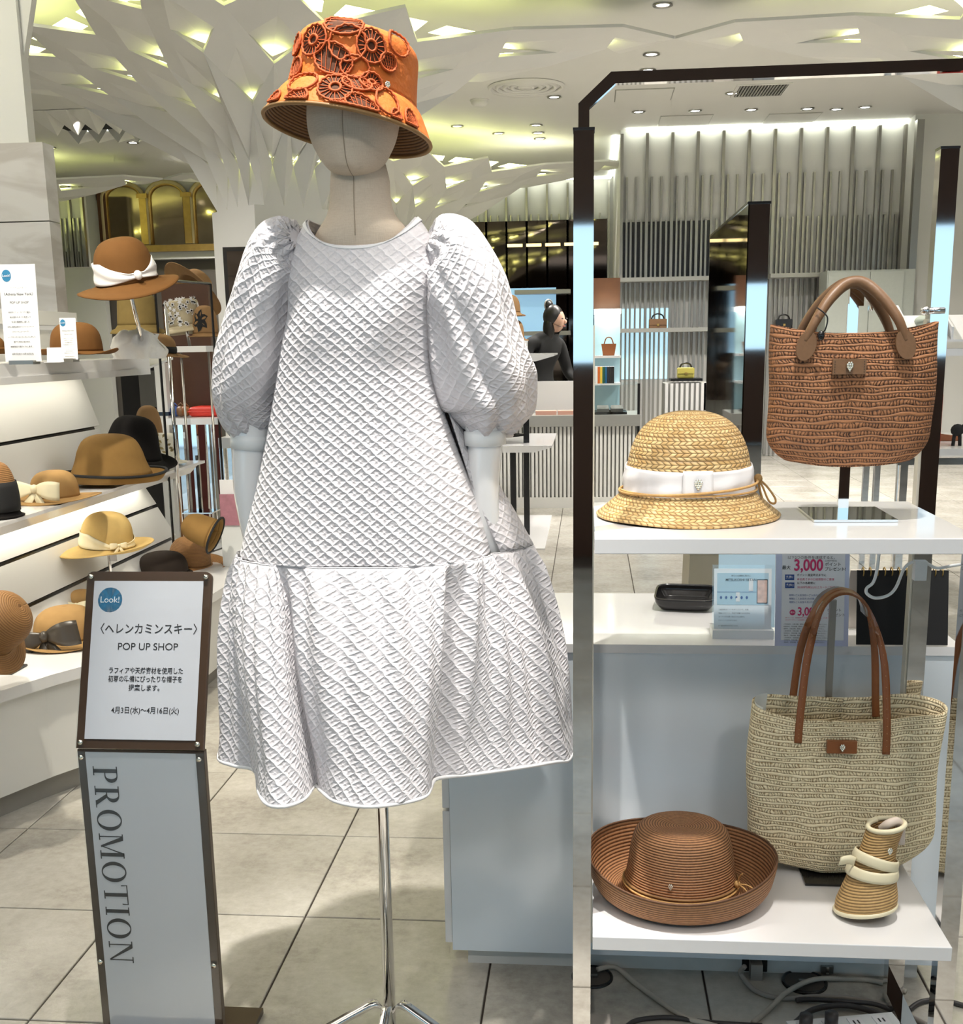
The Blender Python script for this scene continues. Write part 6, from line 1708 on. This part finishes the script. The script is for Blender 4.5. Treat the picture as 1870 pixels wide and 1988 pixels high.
    # ---- base
    h = lhat('black_hat', 'black felt hat behind the sign stand on the display base', 306, 1122, ZB, 110, .85, .10, FELT['dark'], flare=0)
    h = lhat('peaked_straw_hat', 'brown ribbed straw hat with a peaked brim behind the sign stand', 355, 1106, ZB, 140, .55, .13, MT['felt_ribbed'], flare=-.0, mod=wave(.018, 1, .6, .01), rot=(0, math.radians(8), 0))
    h = lhat('felt_hat', 'golden felt hat with a dark satin bow on the display base', 108, 1256, ZB, 196, .60, .115, FELT['sand'], flare=.012, mod=wave(.014, 2, .8, .004)); h.bow(-PI/2-.05, .045, plain('dark_satin', (.05, .04, .03), .3), .105, out=.03, tilt=.25)
    MB().ribbon(spline([h.c(-PI/2-.5, h.cp.len*.86)+Vector((0, -.008, 0)), h.c(-PI/2, h.cp.len*.84)+Vector((0, -.008, 0)), h.c(-PI/2+.7, h.cp.len*.84)+Vector((0, -.006, 0))], 12), Vector((0, -.006, .022)), Vector((0, .003, 0))).build('ribbon', plain('dark_satin', (.05, .04, .03), .3), h.root, True)
    h = lhat('felt_hat', 'small felt hat with a cream rosette at the back of the display base', 160, 1192, ZB, 95, .7, .09, FELT['sand'], Y=4.0); h.bow(-PI/2+.2, .05, MT['cream'], .05)
    h = lhat('ribbed_straw_hat', 'large brown ribbed straw hat tipped up at the left picture edge', -30, 1225, None, 200, .6, .13, MT['felt_ribbed'], Y=2.95, flare=0, mod=wave(.0, 1, 0, zmin=-.1), rot=(0, math.radians(58), 0))
    t = thing('stand_plate', 'flat black stand plate at the left edge of the display base', 'stand', ATZ(8, 1303, ZB)); MB().box((-.09, -.04, 0), (.045, .06, .006)).build('plate', 'black_gloss', t); MB().tube([(-.02, .01, .005), (-.02, .01, .03)], .008, 10).build('socket', 'chrome', t, True)
left_hats()

# ---- open frame in place of the mirror; reflected things built as solid copies
def end_frame():
    P1 = ATZ(441, 1062, ZB); P0 = ATZ(340, 1096, ZB)
    zt = AT(405, 551, P1.y).z
    t = thing('frame_panel', 'tall thin black framed mirror at the far end of the hat display', 'mirror', ((P0.x+P1.x)/2, (P0.y+P1.y)/2, ZB))
    a, b = Vector((P0.x, P0.y, ZB)), Vector((P1.x, P1.y, ZB)); up = Vector((0, 0, zt-ZB))
    for p, q in ((a, a+up), (a+up, b+up), (b+up, b), (b, a)):
        MB().tube([p, q], .006, 4).build('frame_edge', 'black_gloss', t, world=True)
    MB().tube([a+Vector((.03, .03, 0)), a+Vector((.03, .03, 0))+up*.9], .009, 8).build('chrome_leg', 'chrome', t, True, world=True)
    Y = 6.4
    def bx(u0, v0, u1, v1, y=Y, d=.02): 
        p, q = AT(u0, v0, y), AT(u1, v1, y); return (p.x, y, q.z), (q.x, y+d, p.z)
    w = thing('timber_board', 'upright brown timber board behind the flowered hat', 'board', (AT(360, 700, Y).x, Y, 0))
    p, q = AT(312, 552, Y), AT(412, 700, Y)
    MB().box((p.x, Y, 1.0), (q.x, Y+.03, p.z)).build('board', 'brownwood', w, world=True); MB().box((p.x, Y+.03, 0), (p.x+.05, Y+.06, p.z)).build('support', 'brownwood', w, world=True)
    rw = thing('red_screen', 'dark red screen behind the small accessory table', 'screen', (AT(360, 760, 7.4).x, 7.4, 0))
    p, q = AT(288, 690, 7.4), AT(425, 800, 7.4); MB().box((p.x, 7.4, 0), (q.x, 7.43, p.z)).build('panel', 'darkred', rw, world=True); MB().box((p.x-.02, 7.39, p.z), (q.x+.02, 7.44, p.z+.03)).build('top_rail', 'darkred', rw, world=True)
    dk = thing('dark_screen', 'black screen with a grey poster left of the red screen', 'screen', (AT(270, 760, 7.0).x, 7.0, 0))
    p, q = AT(232, 705, 7.0), AT(312, 905, 7.0); MB().box((p.x, 7.0, 0), (q.x, 7.03, p.z)).build('panel', 'black', dk, world=True)
    p, q = AT(268, 720, 6.98), AT(303, 790, 6.98); MB().box((p.x, 6.98, q.z), (q.x, 6.99, p.z)).build('poster', plain('grey_poster', (.12, .12, .11), .6), dk, world=True)
    pst = thing('white_post', 'white upright post between the dark screen and the red screen', 'post', (AT(316, 800, 6.2).x, 6.2, 0)); MB().box((-.03, 0, 0), (.03, .05, AT(316, 705, 6.2).z)).build('upright', 'matte_white', pst); MB().box((-.034, -.003, AT(316, 800, 6.2).z-.02), (.034, .053, AT(316, 800, 6.2).z)).build('band', 'black_gloss', pst)
    # glass shelf with two hats
    sy = 5.9; z = AT(370, 672, sy).z
    s = thing('small_shelf', 'white shelf on chrome legs carrying the flowered hat', 'shelf', (AT(370, 680, sy).x, sy, z))
    p, q = AT(335, 672, sy), AT(412, 672, sy); MB().box((p.x, sy-.1, z-.03), (q.x, sy+.3, z)).build('board', 'white', s, world=True)
    for u in (346, 400): MB().tube([(AT(u, 700, sy).x, sy+.05, 0), (AT(u, 700, sy).x, sy+.05, z-.03)], .007, 8).build('leg', 'steel', s, True, world=True)
    h = lhat('flowered_hat', 'small hat covered in black and white flowers inside the frame', 362, 640, None, 86, .78, .15, plain('cream_base', (.5, .42, .28), .8), Y=6.0, dome=False, flare=-.02, mod=None, rot=(math.radians(0), math.radians(-8), 0))
    for k in range(90):
        th = random.uniform(PI, 2*PI); d = random.uniform(.25, 1.0)*h.cp.len; p = h.c(th, d)+Vector((math.cos(th), math.sin(th), .2))*.006; R = .014
        mb = MB(); mb.add([p+Vector((math.cos(2*PI*q/10)*R*(1 if q % 2 else .5)*-math.sin(th), math.cos(2*PI*q/10)*R*(1 if q % 2 else .5)*math.cos(th), math.sin(2*PI*q/10)*R*(1 if q % 2 else .5))) for q in range(10)], [tuple(range(10))])
        f = mb.build('fabric_flower', 'ribbonwhite', h.root)
        if k < 45: MB().sphere(p+Vector((math.cos(th), math.sin(th), 0))*.002, .0045, 5, 4).build('flower_centre', 'black', f)
    MB().tube([(0, 0, .1), (0, 0, z-h.root.location.z)], .008, 8).build('stand_pole', 'chrome', h.root, True)
    h = lhat('felt_hat', 'tan felt hat with a ragged black patch beside the flowered hat', 400, 655, None, 66, .70, .16, FELT['tan'], Y=5.95, flare=0)
    mb = MB(); n = 18; th0 = -PI/2-.1
    def pp(a, r): return h.c(th0+math.cos(a)*r*.8, h.cp.len*.62+math.sin(a)*r*.06)+Vector((0, -.005, 0))
    mb.add([pp(0, 0)]+[pp(2*PI*k/n, .6+.4*((k*7) % 3)/2) for k in range(n)], [(0, 1+k, 1+(k+1) % n) for k in range(n)]); mb.build('black_patch', 'black', h.root)
    # accessory table
    ty = 6.1; zt = AT(370, 812, ty).z
    tb = thing('accessory_table', 'white accessory table with a red cushion in front of the red screen', 'table', (AT(370, 820, ty).x, ty, 0))
    p, q = AT(322, 805, ty), AT(425, 805, ty); MB().box((p.x, ty, zt-.035), (q.x, ty+.5, zt)).build('top', 'white', tb, world=True)
    for u in (346, 372, 402):
        x = AT(u, 850, ty).x; MB().box((x-.014, ty+.04, 0), (x+.014, ty+.07, zt-.035)).build('leg', 'chrome', tb, world=True)
    cu = thing('red_cushion', 'long red cushion on the accessory table', 'cushion', (AT(395, 790, ty+.1).x, ty+.2, zt)); o = MB().box((-.09, -.1, .001), (.09, .1, .055)).build('cover', 'red', cu); md = o.modifiers.new('b', 'BEVEL'); md.width = .02; md.segments = 3; MB().tube([(-.09, -.1, .028), (.09, -.1, .028)], .003, 6).build('piping', 'red', cu)
    for k, (u, c) in enumerate(((333, 'navy'), (345, 'tan'), (354, 'cognac'))):
        x = AT(u, 795, ty+.1).x; b = thing('accessory', ('small blue and white scarf', 'small tan pouch', 'small brown purse')[k]+' on the accessory table', 'accessory', (x, ty+.15, zt)); MB().sphere((0, 0, .03), (.034, .03, .03), 8, 6).build('body', c, b, True); MB().tube([(-.02, 0, .055), (0, 0, .075), (.02, 0, .055)], .004, 6).build('loop', c, b, True)
    # leaflet holder and the hat edge beside it
    ly = 4.9; p = AT(455, 1055, ly)
    lf = thing('leaflet_holder', 'white leaflet holder with a pink printed card left of the dress', 'leaflet holder', (p.x, ly, ZB)); zb = p.z-ZB
    for k, u in enumerate((448,)):
        MB().box((-.05, -.02, 0), (.05, .06, zb+.10)).build('holder', 'plastic', lf)
    q = AT(455, 958, ly).z-ZB; MB().box((-.045, -.028, zb+.085), (.04, -.022, q)).build('card', 'pinkprint', lf); MB().box((-.05, .0, zb+.09), (.05, .006, q+.06)).build('rear_card', 'whitepaper', lf)
    h = lhat('felt_hat', 'tan felt hat with dark edge standing on its side near the frame', 420, 1040, None, 74, .8, .15, FELT['camel'], Y=4.7, flare=0, rot=(0, math.radians(-68), 0), mod=wave(0, 1, 0, zmin=-.1)); h.trim('black', .005)
    c = ATZ(378, 995, .55); st = thing('hat_stand', 'empty chrome hat stand with square plate inside the frame', 'stand', (c.x, 5.6, ZB)); z2 = AT(378, 992, 5.6).z-ZB
    MB().box((-.08, -.06, z2-.006), (.08, .08, z2)).build('plate', 'chrome', st); MB().tube([(0, 0, 0), (0, 0, z2)], .012, 8).build('lower_pole', 'chrome', st, True); MB().tube([(0, 0, z2), (0, 0, z2+.28)], .008, 8).build('pole', 'black_gloss', st, True)
end_frame()

# ================================================================ tables and fittings in the middle distance
def chamfer_board(t, x0, x1, y0, y1, z, name='board', th=.045):
    MB().prism([(x0, y0, z), (x1, y0, z), (x1, y0, z-.012), (x1-.12, y0, z-th), (x0, y0, z-th)], (0, y1-y0, 0)).build(name, 'white', t, world=True)
def mid_things():
    # small white table left of the dress
    y = 6.6; z = AT(470, 850, y).z
    t = thing('side_table', 'white side table with chrome legs left of the dress sleeve', 'table', (AT(470, 900, y).x, y, 0))
    p, q = AT(424, 860, y), AT(560, 860, y); MB().box((p.x, y, z-.06), (q.x, y+.5, z)).build('top', 'white', t, world=True)
    for u in (432, 448, 466): x = AT(u, 950, y).x; MB().box((x-.012, y+.02, 0), (x+.012, y+.045, z-.06)).build('leg', 'chrome', t, world=True)
    b = thing('pouch', 'small brown pouch on the side table beside the left arm', 'bag', (AT(512, 850, y).x, y+.2, z)); MB().sphere((0, 0, .035), (.07, .04, .036), 10, 8).build('body', 'cognac', b, True); MB().tube([(-.03, 0, .06), (0, 0, .09), (.03, 0, .06)], .004, 6).build('strap', 'cognac', b, True)
    # mirror on the front column
    m = thing('wall_mirror', 'tall dark edged mirror fixed to the column left of the dress', 'mirror', (AT(455, 600, 8.1).x, 8.1, 0)); p, q = AT(432, 480, 8.1), AT(560, 900, 8.1)
    MB().box((p.x, 8.1, .3), (q.x, 8.13, p.z)).build('frame', 'black_gloss', m, world=True); MB().box((p.x+.03, 8.09, .33), (q.x, 8.1, p.z-.03)).build('glass', MT['darkglass'], m, world=True)
    # three-tier display tower right of the dress
    yb = 7.45; p = ATZ(1058, 1068, 0); q = ATZ(1076, 1003, 0); x1 = p.x; y0, y1 = p.y, q.y
    t = thing('display_tower', 'three-tier white display tower on a black pole right of the dress', 'display stand', (x1-.35, (y0+y1)/2, 0))
    MB().box((x1-.9, y0, 0), (x1, y1, .012)).build('floor_plate', 'white', t, world=True)
    z2 = AT(1000, 866, y0+.3).z; z1 = AT(1000, 689, y0+.3).z
    chamfer_board(t, x1-1.1, AT(1072, 866, y0+.3).x, y0+.3, y1-.1, z2); chamfer_board(t, x1-1.1, AT(1075, 689, y0+.3).x, y0+.35, y1-.2, z1)
    xp = AT(1022, 950, y0+.5).x; MB().box((xp-.02, y0+.55, .012), (xp+.02, y0+.58, z1-.045)).build('pole', 'black_gloss', t, world=True)
    xp = AT(996, 950, y0+.4).x; MB().box((xp-.02, y0+.45, .1), (xp+.02, y0+.48, z2-.05)).build('rear_pole', 'black_gloss', t, world=True)
    b = thing('display_box', 'small white box on the top tier of the tower', 'box', (AT(1010, 684, y0+.6).x, y0+.6, z1)); MB().box((-.05, -.05, 0), (.05, .05, .09)).build('carton', 'whitepaper', b); MB().box((-.051, -.051, .082), (.051, .051, .092)).build('lid', 'whitepaper', b)
    for k, (u, v, w, lb) in enumerate(((985, 612, 70, 'upper beige hat on the top tier peeping out behind the right sleeve'), (996, 660, 60, 'lower beige hat peeping out behind the right sleeve'))):
        lhat('felt_hat', lb, u, v, None, w, .7, .14, FELT['tan'], Y=y0+.75, flare=-.01)
    h = lhat('black_hat', 'black felt hat on the middle tier beside the right arm', 975, 846, z2, 90, .5, .13, FELT['black'], Y=y0+.6, flare=0)
    # low console with slatted front and glass showcase
    yc = 9.5; x0 = AT(930, 900, yc).x; x1 = AT(1242, 900, yc).x; zt = AT(1100, 806, yc).z
    t = thing('console', 'long low console with a vertically slatted front in the background', 'console', ((x0+x1)/2, yc, 0))
    MB().box((x0, yc-.05, zt-.09), (x1, yc+.55, zt)).build('top', 'grey', t, world=True); MB().box((x0, yc+.05, .08), (x1, yc+.5, zt-.09)).build('body', 'grey', t, world=True); MB().box((x0, yc, 0), (x1, yc+.5, .09)).build('plinth', 'matte_white', t, world=True)
    n = 40
    for k in range(n):
        x = lerp(x0, x1, (k+.5)/n); MB().box((x-.010, yc, .09), (x+.010, yc+.05, zt-.09)).build('slat', 'matte_white', t, world=True)
    zb = AT(1050, 740, yc+.5).z
    xm = AT(1135, 800, yc).x
    MB().box((x0, yc+.45, zt), (xm, yc+.5, zb)).build('back_panel', 'white', t, world=True)
    for u, lb in ((1060, 'pink leather wallet on the console, left of the rack post'), (1103, 'second pink wallet touching the rack post')):
        p = AT(u, 800, yc+.05); w = thing('wallet', lb, 'wallet', (p.x, yc+.1, zt)); MB().box((-.085, -.04, 0), (.085, .04, .02)).build('body', 'pink', w); MB().box((-.085, -.042, .02), (.085, .04, .034)).build('flap', 'pink', w)
    # glass showcase
    gx0, gx1 = AT(1152, 790, yc).x, AT(1240, 790, yc).x; gz = AT(1200, 745, yc).z
    s = thing('glass_showcase', 'glass showcase with dark wallets on the console', 'showcase', ((gx0+gx1)/2, yc+.1, zt))
    MB().box((gx0, yc, gz-.012), (gx1, yc+.5, gz)).build('glass_top', 'clear', s, world=True); MB().box((gx0, yc-.006, zt), (gx1, yc, gz)).build('glass_front', 'clear', s, world=True); MB().box((gx1-.012, yc, zt), (gx1, yc+.5, gz)).build('glass_side', 'clear', s, world=True); MB().box((gx1-.01, yc-.01, zt-.3), (gx1+.01, yc+.01, gz)).build('corner_post', 'black_gloss', s, world=True)
    for k in range(4):
        x = lerp(gx0+.06, gx1-.1, (k % 2)*.55+.1); yy = yc+.08+.2*(k//2)
        w = thing('wallet', ('front left', 'front right', 'rear left', 'rear right')[k]+' dark wallet on a black tray inside the glass showcase', 'wallet', (x, yy, zt), 'dark wallets in the showcase'); MB().box((-.08, -.06, 0), (.08, .06, .02)).build('tray', 'black_gloss', w); MB().box((-.05, -.04, .02), (.05, .04, .04)).prism([(-.05, -.04, .04), (.05, -.04, .04), (.045, .03, .055), (-.045, .03, .055)], (0, 0, .006)).build('wallet_body', plain('charcoal_leather', (.10, .095, .085), .4), w)
    cols = ((.8, .78, .74), (.62, .14, .02), (.75, .5, .05), (.02, .10, .05), (.01, .10, .22), (.02, .02, .025), (.015, .015, .015), (.012, .012, .012))
    for k, c in enumerate(cols):
        u = 1158+k*4.6; x = AT(u, 740, yc+.15).x; lb = ('white', 'orange', 'yellow', 'green', 'blue', 'charcoal', 'inner black', 'outer black')[k]
        b = thing('notebook', lb+' notebook in the row on the glass showcase', 'notebook', (x, yc+.15, gz), 'coloured notebooks in a row'); MB().box((-.009, -.05, 0), (.009, .05, .135)).build('cover', plain('cover_'+lb.replace(' ', '_'), c, .5), b); MB().box((-.007, -.048, .003), (.007, .046, .1355)).build('pages', 'whitepaper', b)
    # display behind the showcase: brown board, pale screen
    br = thing('brown_board', 'dark brown square sign board right of the rack post', 'board', (AT(1178, 570, 10.6).x, 10.6, 0)); p, q = AT(1120, 541, 10.6), AT(1204, 600, 10.6)
    MB().box((p.x, 10.6, q.z), (q.x, 10.63, p.z)).build('panel', 'brownwood', br, world=True); MB().box((p.x+.02, 10.63, 0), (p.x+.06, 10.66, q.z+.02)).build('leg', 'steel', br, world=True)
    sh = thing('accessory_shelves', 'pale blue lit accessory shelves right of the rack post', 'shelf unit', (AT(1178, 700, 10.4).x, 10.4, 0)); p, q = AT(1154, 608, 10.4), AT(1204, 742, 10.4)
    MB().box((p.x, 10.5, 0), (q.x, 10.53, p.z)).build('back_panel', plain('pale_blue_panel', (.42, .66, .76), .3), sh, world=True)
    for v in (690, 742): z = AT(1178, v, 10.4).z; MB().box((p.x, 10.2, z-.02), (q.x, 10.5, z)).build('board', 'white', sh, world=True)
    MB().box((p.x, 10.3, AT(1178, 605, 10.4).z-.02), (q.x, 10.5, AT(1178, 605, 10.4).z+.02)).build('light_bar', 'lamp_soft', sh, world=True)
    z = AT(1178, 690, 10.4).z
    b = thing('small_bag', 'small brown tote bag on the pale blue shelves', 'bag', (AT(1182, 680, 10.3).x, 10.3, z)); MB().prism([(-.05, -.03, 0), (.05, -.03, 0), (.065, -.03, .1), (-.065, -.03, .1)], (0, .06, 0)).build('body', 'cognac', b); MB().tube(spline([(-.04, 0, .1), (-.02, 0, .15), (.02, 0, .15), (.04, 0, .1)], 12), .005, 6).build('handle', 'cognac', b, True)
    # handbags on the wall rails
    def handbag(u, v, Y, w, mat, lb, tray=False):
        p = AT(u, v, Y); hw = w/2*Y/FPX; t = thing('handbag', lb, 'bag', p); h = hw*1.25
        o = MB().box((-hw, -.05, 0), (hw, .05, h)).build('body', mat, t); md = o.modifiers.new('b', 'BEVEL'); md.width = .012; md.segments = 2
        MB().box((-hw*.98, -.058, h*.45), (hw*.98, -.05, h*.97)).build('flap', mat, t); MB().box((-.012, -.064, h*.36), (.012, -.058, h*.56)).build('clasp', 'gold', t)
        MB().tube(spline([(-hw*.7, 0, h), (-hw*.5, 0, h*1.32), (0, 0, h*1.45), (hw*.5, 0, h*1.32), (hw*.7, 0, h)], 16), .008, 6).build('handle', 'black_gloss', t, True)
        if tray: MB().box((-hw*1.9, -.12, -.02), (hw*1.9, .12, -.001)).build('tray', 'black_gloss', t)
    handbag(1277, 641, YR-.2, 33, 'tan', 'tan structured handbag on the wall rail')
    handbag(1331, 734, 10.0, 31, 'olive', 'yellow green handbag on a black tray', True)
    handbag(1521, 640, YR-.2, 30, 'black_gloss', 'black box handbag showing above the brown bag corner')
    pl = thing('slatted_plinth', 'white slatted plinth below the yellow green handbag', 'plinth', (AT(1331, 800, 10.0).x, 10.0, 0)); zz = AT(1331, 738, 10.0).z-.02; W = .19
    MB().box((-W, -.1, 0), (W, .2, zz-.001)).build('core', 'grey', pl)
    for k in range(9): x = -W+.02+k*(2*W-.04)/8; MB().box((x-.012, -.13, 0), (x+.012, -.1, zz-.001)).build('slat', 'white', pl)
    wp = thing('console', 'white console with a pink wallet seen behind the straw cloche', 'console', (AT(1415, 800, 9.6).x, 9.6, 0)); p, q = AT(1374, 745, 9.6), AT(1440, 815, 9.6)
    MB().box((p.x, 9.9, 0), (q.x, 9.95, p.z)).build('back_panel', 'white', wp, world=True); MB().box((p.x, 9.5, 0), (q.x, 9.9, AT(1400, 800, 9.6).z)).build('body', 'grey', wp, world=True)
    z = AT(1400, 800, 9.6).z; w = thing('wallet', 'pink wallet on the console behind the straw cloche', 'wallet', (AT(1402, 795, 9.6).x, 9.6, z)); MB().box((-.1, -.05, 0), (.1, .05, .02)).build('body', 'pink', w); MB().box((-.1, -.052, .02), (.1, .05, .035)).build('flap', 'pink', w)
    # free-standing chrome pier with dark glass side
    y0, y1 = 6.0, 7.85; x0, x1 = AT(1450, 500, y0).x, AT(1492, 500, y0).x; z = AT(1470, 396, y0).z
    t = thing('chrome_pier', 'free-standing polished chrome partition with a dark glass side left of the brown bag', 'partition', ((x0+x1)/2, (y0+y1)/2, 0))
    MB().box((x0+.006, y0, 0), (x1, y0+.04, z)).build('front_panel', 'chrome', t, world=True); MB().box((x0, y0, 0), (x0+.006, y1, z)).build('glass_side', MT['darkglass'], t, world=True); MB().box((x1-.006, y0+.04, 0), (x1, y1, z)).build('rear_side', 'chrome', t, world=True); MB().box((x0-.004, y0-.004, z), (x1+.004, y1, z+.012)).build('cap', 'black_gloss', t, world=True)
    # right hand table, red bag, trays
    yt = 5.2; zt = AT(1780, 872, yt).z; p, q = AT(1745, 872, yt), AT(1905, 872, yt)
    t = thing('glass_table', 'white table on chrome legs beyond the right side of the brown bag', 'table', ((p.x+q.x)/2, yt, 0)); MB().box((p.x, yt, zt-.03), (q.x+.2, yt+.9, zt)).build('top', 'white', t, world=True)
    for u, yy in ((1755, yt+.02), (1703, yt+1.2), (1682, yt+1.5), (1806, yt+.6)): x = AT(u, 930, yy).x; MB().box((x-.016, yy, 0), (x+.016, yy+.03, zt-.03)).build('leg', 'chrome', t, world=True)
    MB().box((AT(1680, 930, yt+1.5).x, yt+.85, zt-.05), (q.x, yt+1.55, zt-.03)).build('rear_top', 'white', t, world=True)
    MB().box((p.x, yt+.005, zt-.07), (q.x+.1, yt+.03, zt-.04)).build('rail', 'chrome', t, world=True)
    p = AT(1800, 843, 5.5); b = thing('red_bag', 'red leather drawstring bag standing on the white table', 'bag', (p.x, 5.5, zt)); h = AT(1800, 735, 5.5).z-zt
    MB().prism([(-.055, -.04, .002), (.05, -.04, .002), (.05, -.04, h*.75), (.025, -.04, h), (-.01, -.04, h*.9), (-.045, -.04, h*.55)], (0, .08, 0)).build('body', 'red', b); MB().tube(spline([(-.02, -.045, h*.8), (-.05, -.05, h*.45), (-.06, -.05, h*.2)], 12), .006, 6).build('strap', 'red', b, True)
    p = AT(1805, 640, 6.8); tr = thing('tray_rack', 'white tilted display tray holding a pale green pouch at the right', 'tray', (p.x+.1, 6.8, 0)); z0 = AT(1800, 660, 6.8).z
    MB().prism([(-.22, 0, z0), (.4, 0, z0), (.4, .28, z0+.14), (-.22, .28, z0+.14)], (0, 0, -.012)).build('tray_floor', 'white', tr)
    for x in (-.22, .02, .39): MB().prism([(x, 0, z0), (x, .28, z0+.14), (x, .28, z0+.2), (x, 0, z0+.07)], (.012, 0, 0)).build('tray_side', 'white', tr)
    MB().box((-.2, .1, 0), (-.16, .14, z0+.03)).box((.34, .1, 0), (.38, .14, z0+.03)).build('leg', 'chrome', tr)
    MB().box((-.24, -.03, z0-.09), (.42, .3, z0-.05)).build('under_shelf', 'white', tr)
    pc = thing('pouch', 'pale green pouch lying in the tilted tray', 'bag', (p.x+.03, 6.92, z0+.07)); MB().sphere((0, 0, .035), (.085, .10, .04), 10, 8).build('body', plain('pale_green_pouch', (.45, .5, .42), .6), pc, True); MB().tube([(-.05, -.08, .04), (.05, -.08, .04)], .004, 6).build('zip', 'steel', pc)
    p = AT(1858, 850, 5.35); a = thing('toy_figure', 'small black figurine on the white table by the right edge', 'figurine', (p.x, 5.35, zt)); MB().sphere((0, 0, .07), (.03, .02, .028), 8, 6).tube([(-.015, 0, 0), (-.012, 0, .05)], .008, 6).tube([(.015, 0, 0), (.012, 0, .05)], .008, 6).build('body', 'black', a, True); MB().sphere((.03, 0, .085), .014, 8, 6).build('head', 'black', a, True)
    p = AT(1855, 850, 5.5); a = thing('shoe', 'red and green sandal on the white table by the right edge', 'shoe', (p.x-.02, 5.6, zt)); MB().prism([(-.08, 0, .001), (.08, 0, .001), (.08, 0, .02), (0, 0, .03), (-.08, 0, .05)], (0, .06, 0)).build('sole', 'cognac', a); MB().tube(spline([(-.03, 0, .02), (-.02, .03, .08), (-.03, .06, .02)], 10), .008, 6).build('strap', 'red', a, True)
mid_things()

# ================================================================ person behind the console
def person():
    Y = 9.9
    c = AT(1045, 700, Y); x0 = c.x
    t = thing('person', 'person in black clothes with dark tied hair leaning over the console', 'person', (x0, Y+.55, 0), rot=(0, 0, math.radians(48)))
    me = bpy.data.meshes.new('body')
    V = [(0, .02, .92), (0, .02, 1.08), (.0, -.01, 1.22), (.02, -.05, 1.36), (.035, -.08, 1.43), (.05, -.12, 1.52),        # pelvis..head 0-5
         (-.10, .02, .86), (-.11, .0, .48), (-.11, .02, .08), (-.11, -.12, .04),                                          # leg L
         (.10, .02, .86), (.11, .0, .48), (.11, .02, .08), (.11, -.12, .04),                                              # leg R
         (-.17, -.02, 1.34), (-.24, -.02, 1.08), (-.18, -.2, .92), (-.15, -.26, .92),                                     # arm L
         (.20, -.04, 1.33), (.29, -.06, 1.08), (.24, -.24, .96), (.2, -.3, .95)]
    E_ = [(0,1),(1,2),(2,3),(3,4),(4,5),(0,6),(6,7),(7,8),(8,9),(0,10),(10,11),(11,12),(12,13),(3,14),(14,15),(15,16),(16,17),(3,18),(18,19),(19,20),(20,21)]
    Rr = [(.15,.11),(.135,.10),(.16,.11),(.13,.09),(.05,.05),(.075,.085),(.09,.09),(.06,.06),(.045,.045),(.04,.03),(.09,.09),(.06,.06),(.045,.045),(.04,.03),(.065,.065),(.05,.05),(.035,.035),(.03,.02),(.065,.065),(.05,.05),(.035,.035),(.03,.02)]
    me.from_pydata(V, E_, []); me.update()
    o = link('body', me, 'black', t)
    md = o.modifiers.new('skin', 'SKIN'); md.use_smooth_shade = True
    for k, r in enumerate(Rr): me.skin_vertices[0].data[k].radius = r
    me.skin_vertices[0].data[0].use_root = True
    sb = o.modifiers.new('sub', 'SUBSURF'); sb.levels = 1; sb.render_levels = 2
    hd = Vector((.06, -.13, 1.54))
    hd_o = MB().sphere(hd, (.072, .088, .105), 18, 14).sphere(hd+Vector((.03, -.082, -.015)), (.014, .018, .02), 8, 6).sphere(hd+Vector((-.074, .0, 0)), (.01, .02, .03), 8, 6).sphere(hd+Vector((.074, .0, 0)), (.01, .02, .03), 8, 6).build('head', 'skin', t, True)
    for sx in (-.005, .05): MB().sphere(hd+Vector((sx, -.084, .012)), (.012, .006, .006), 8, 6).build('eye', 'ink', hd_o, True)
    MB().sphere(hd+Vector((.022, -.078, -.052)), (.02, .008, .006), 8, 6).build('mouth', plain('lip', (.4, .14, .12), .5), hd_o, True)
    MB().sphere(hd+Vector((-.012, .022, .032)), (.088, .095, .105), 18, 12).sphere(hd+Vector((-.02, .07, .13)), (.045, .04, .04), 12, 8).sphere(hd+Vector((-.06, .03, -.07)), (.045, .06, .12), 12, 8).build('hair', plain('black_hair', (.010, .008, .007), .4), t, True)
    MB().tube([hd+Vector((-.02, .07, .13))+Vector((math.cos(a)*.05, 0, math.sin(a)*.05)) for a in [2*PI*k/16 for k in range(16)]], .006, 6, closed=True).build('hair_tie', 'grey', t, True)
    for s, px in ((-1, -.15), (1, .2)):
        hb = Vector((px, -.29, .94))
        mb = MB(); mb.sphere(hb, (.038, .045, .016), 10, 8)
        for f in range(4): mb.tube(spline([hb+Vector((-.028+f*.018, -.03, .004)), hb+Vector((-.03+f*.02, -.07-.006*(f in (1, 2)), .0)), hb+Vector((-.03+f*.02, -.095-.008*(f in (1, 2)), -.016))], 8), [.0085]*7+[.007]*2 if False else .0082, 7)
        mb.tube(spline([hb+Vector((s*-.03, .0, .0)), hb+Vector((s*-.058, -.03, -.004)), hb+Vector((s*-.06, -.055, -.012))], 8), .009, 7)
        mb.build('hand', 'skin', t, True)
person()
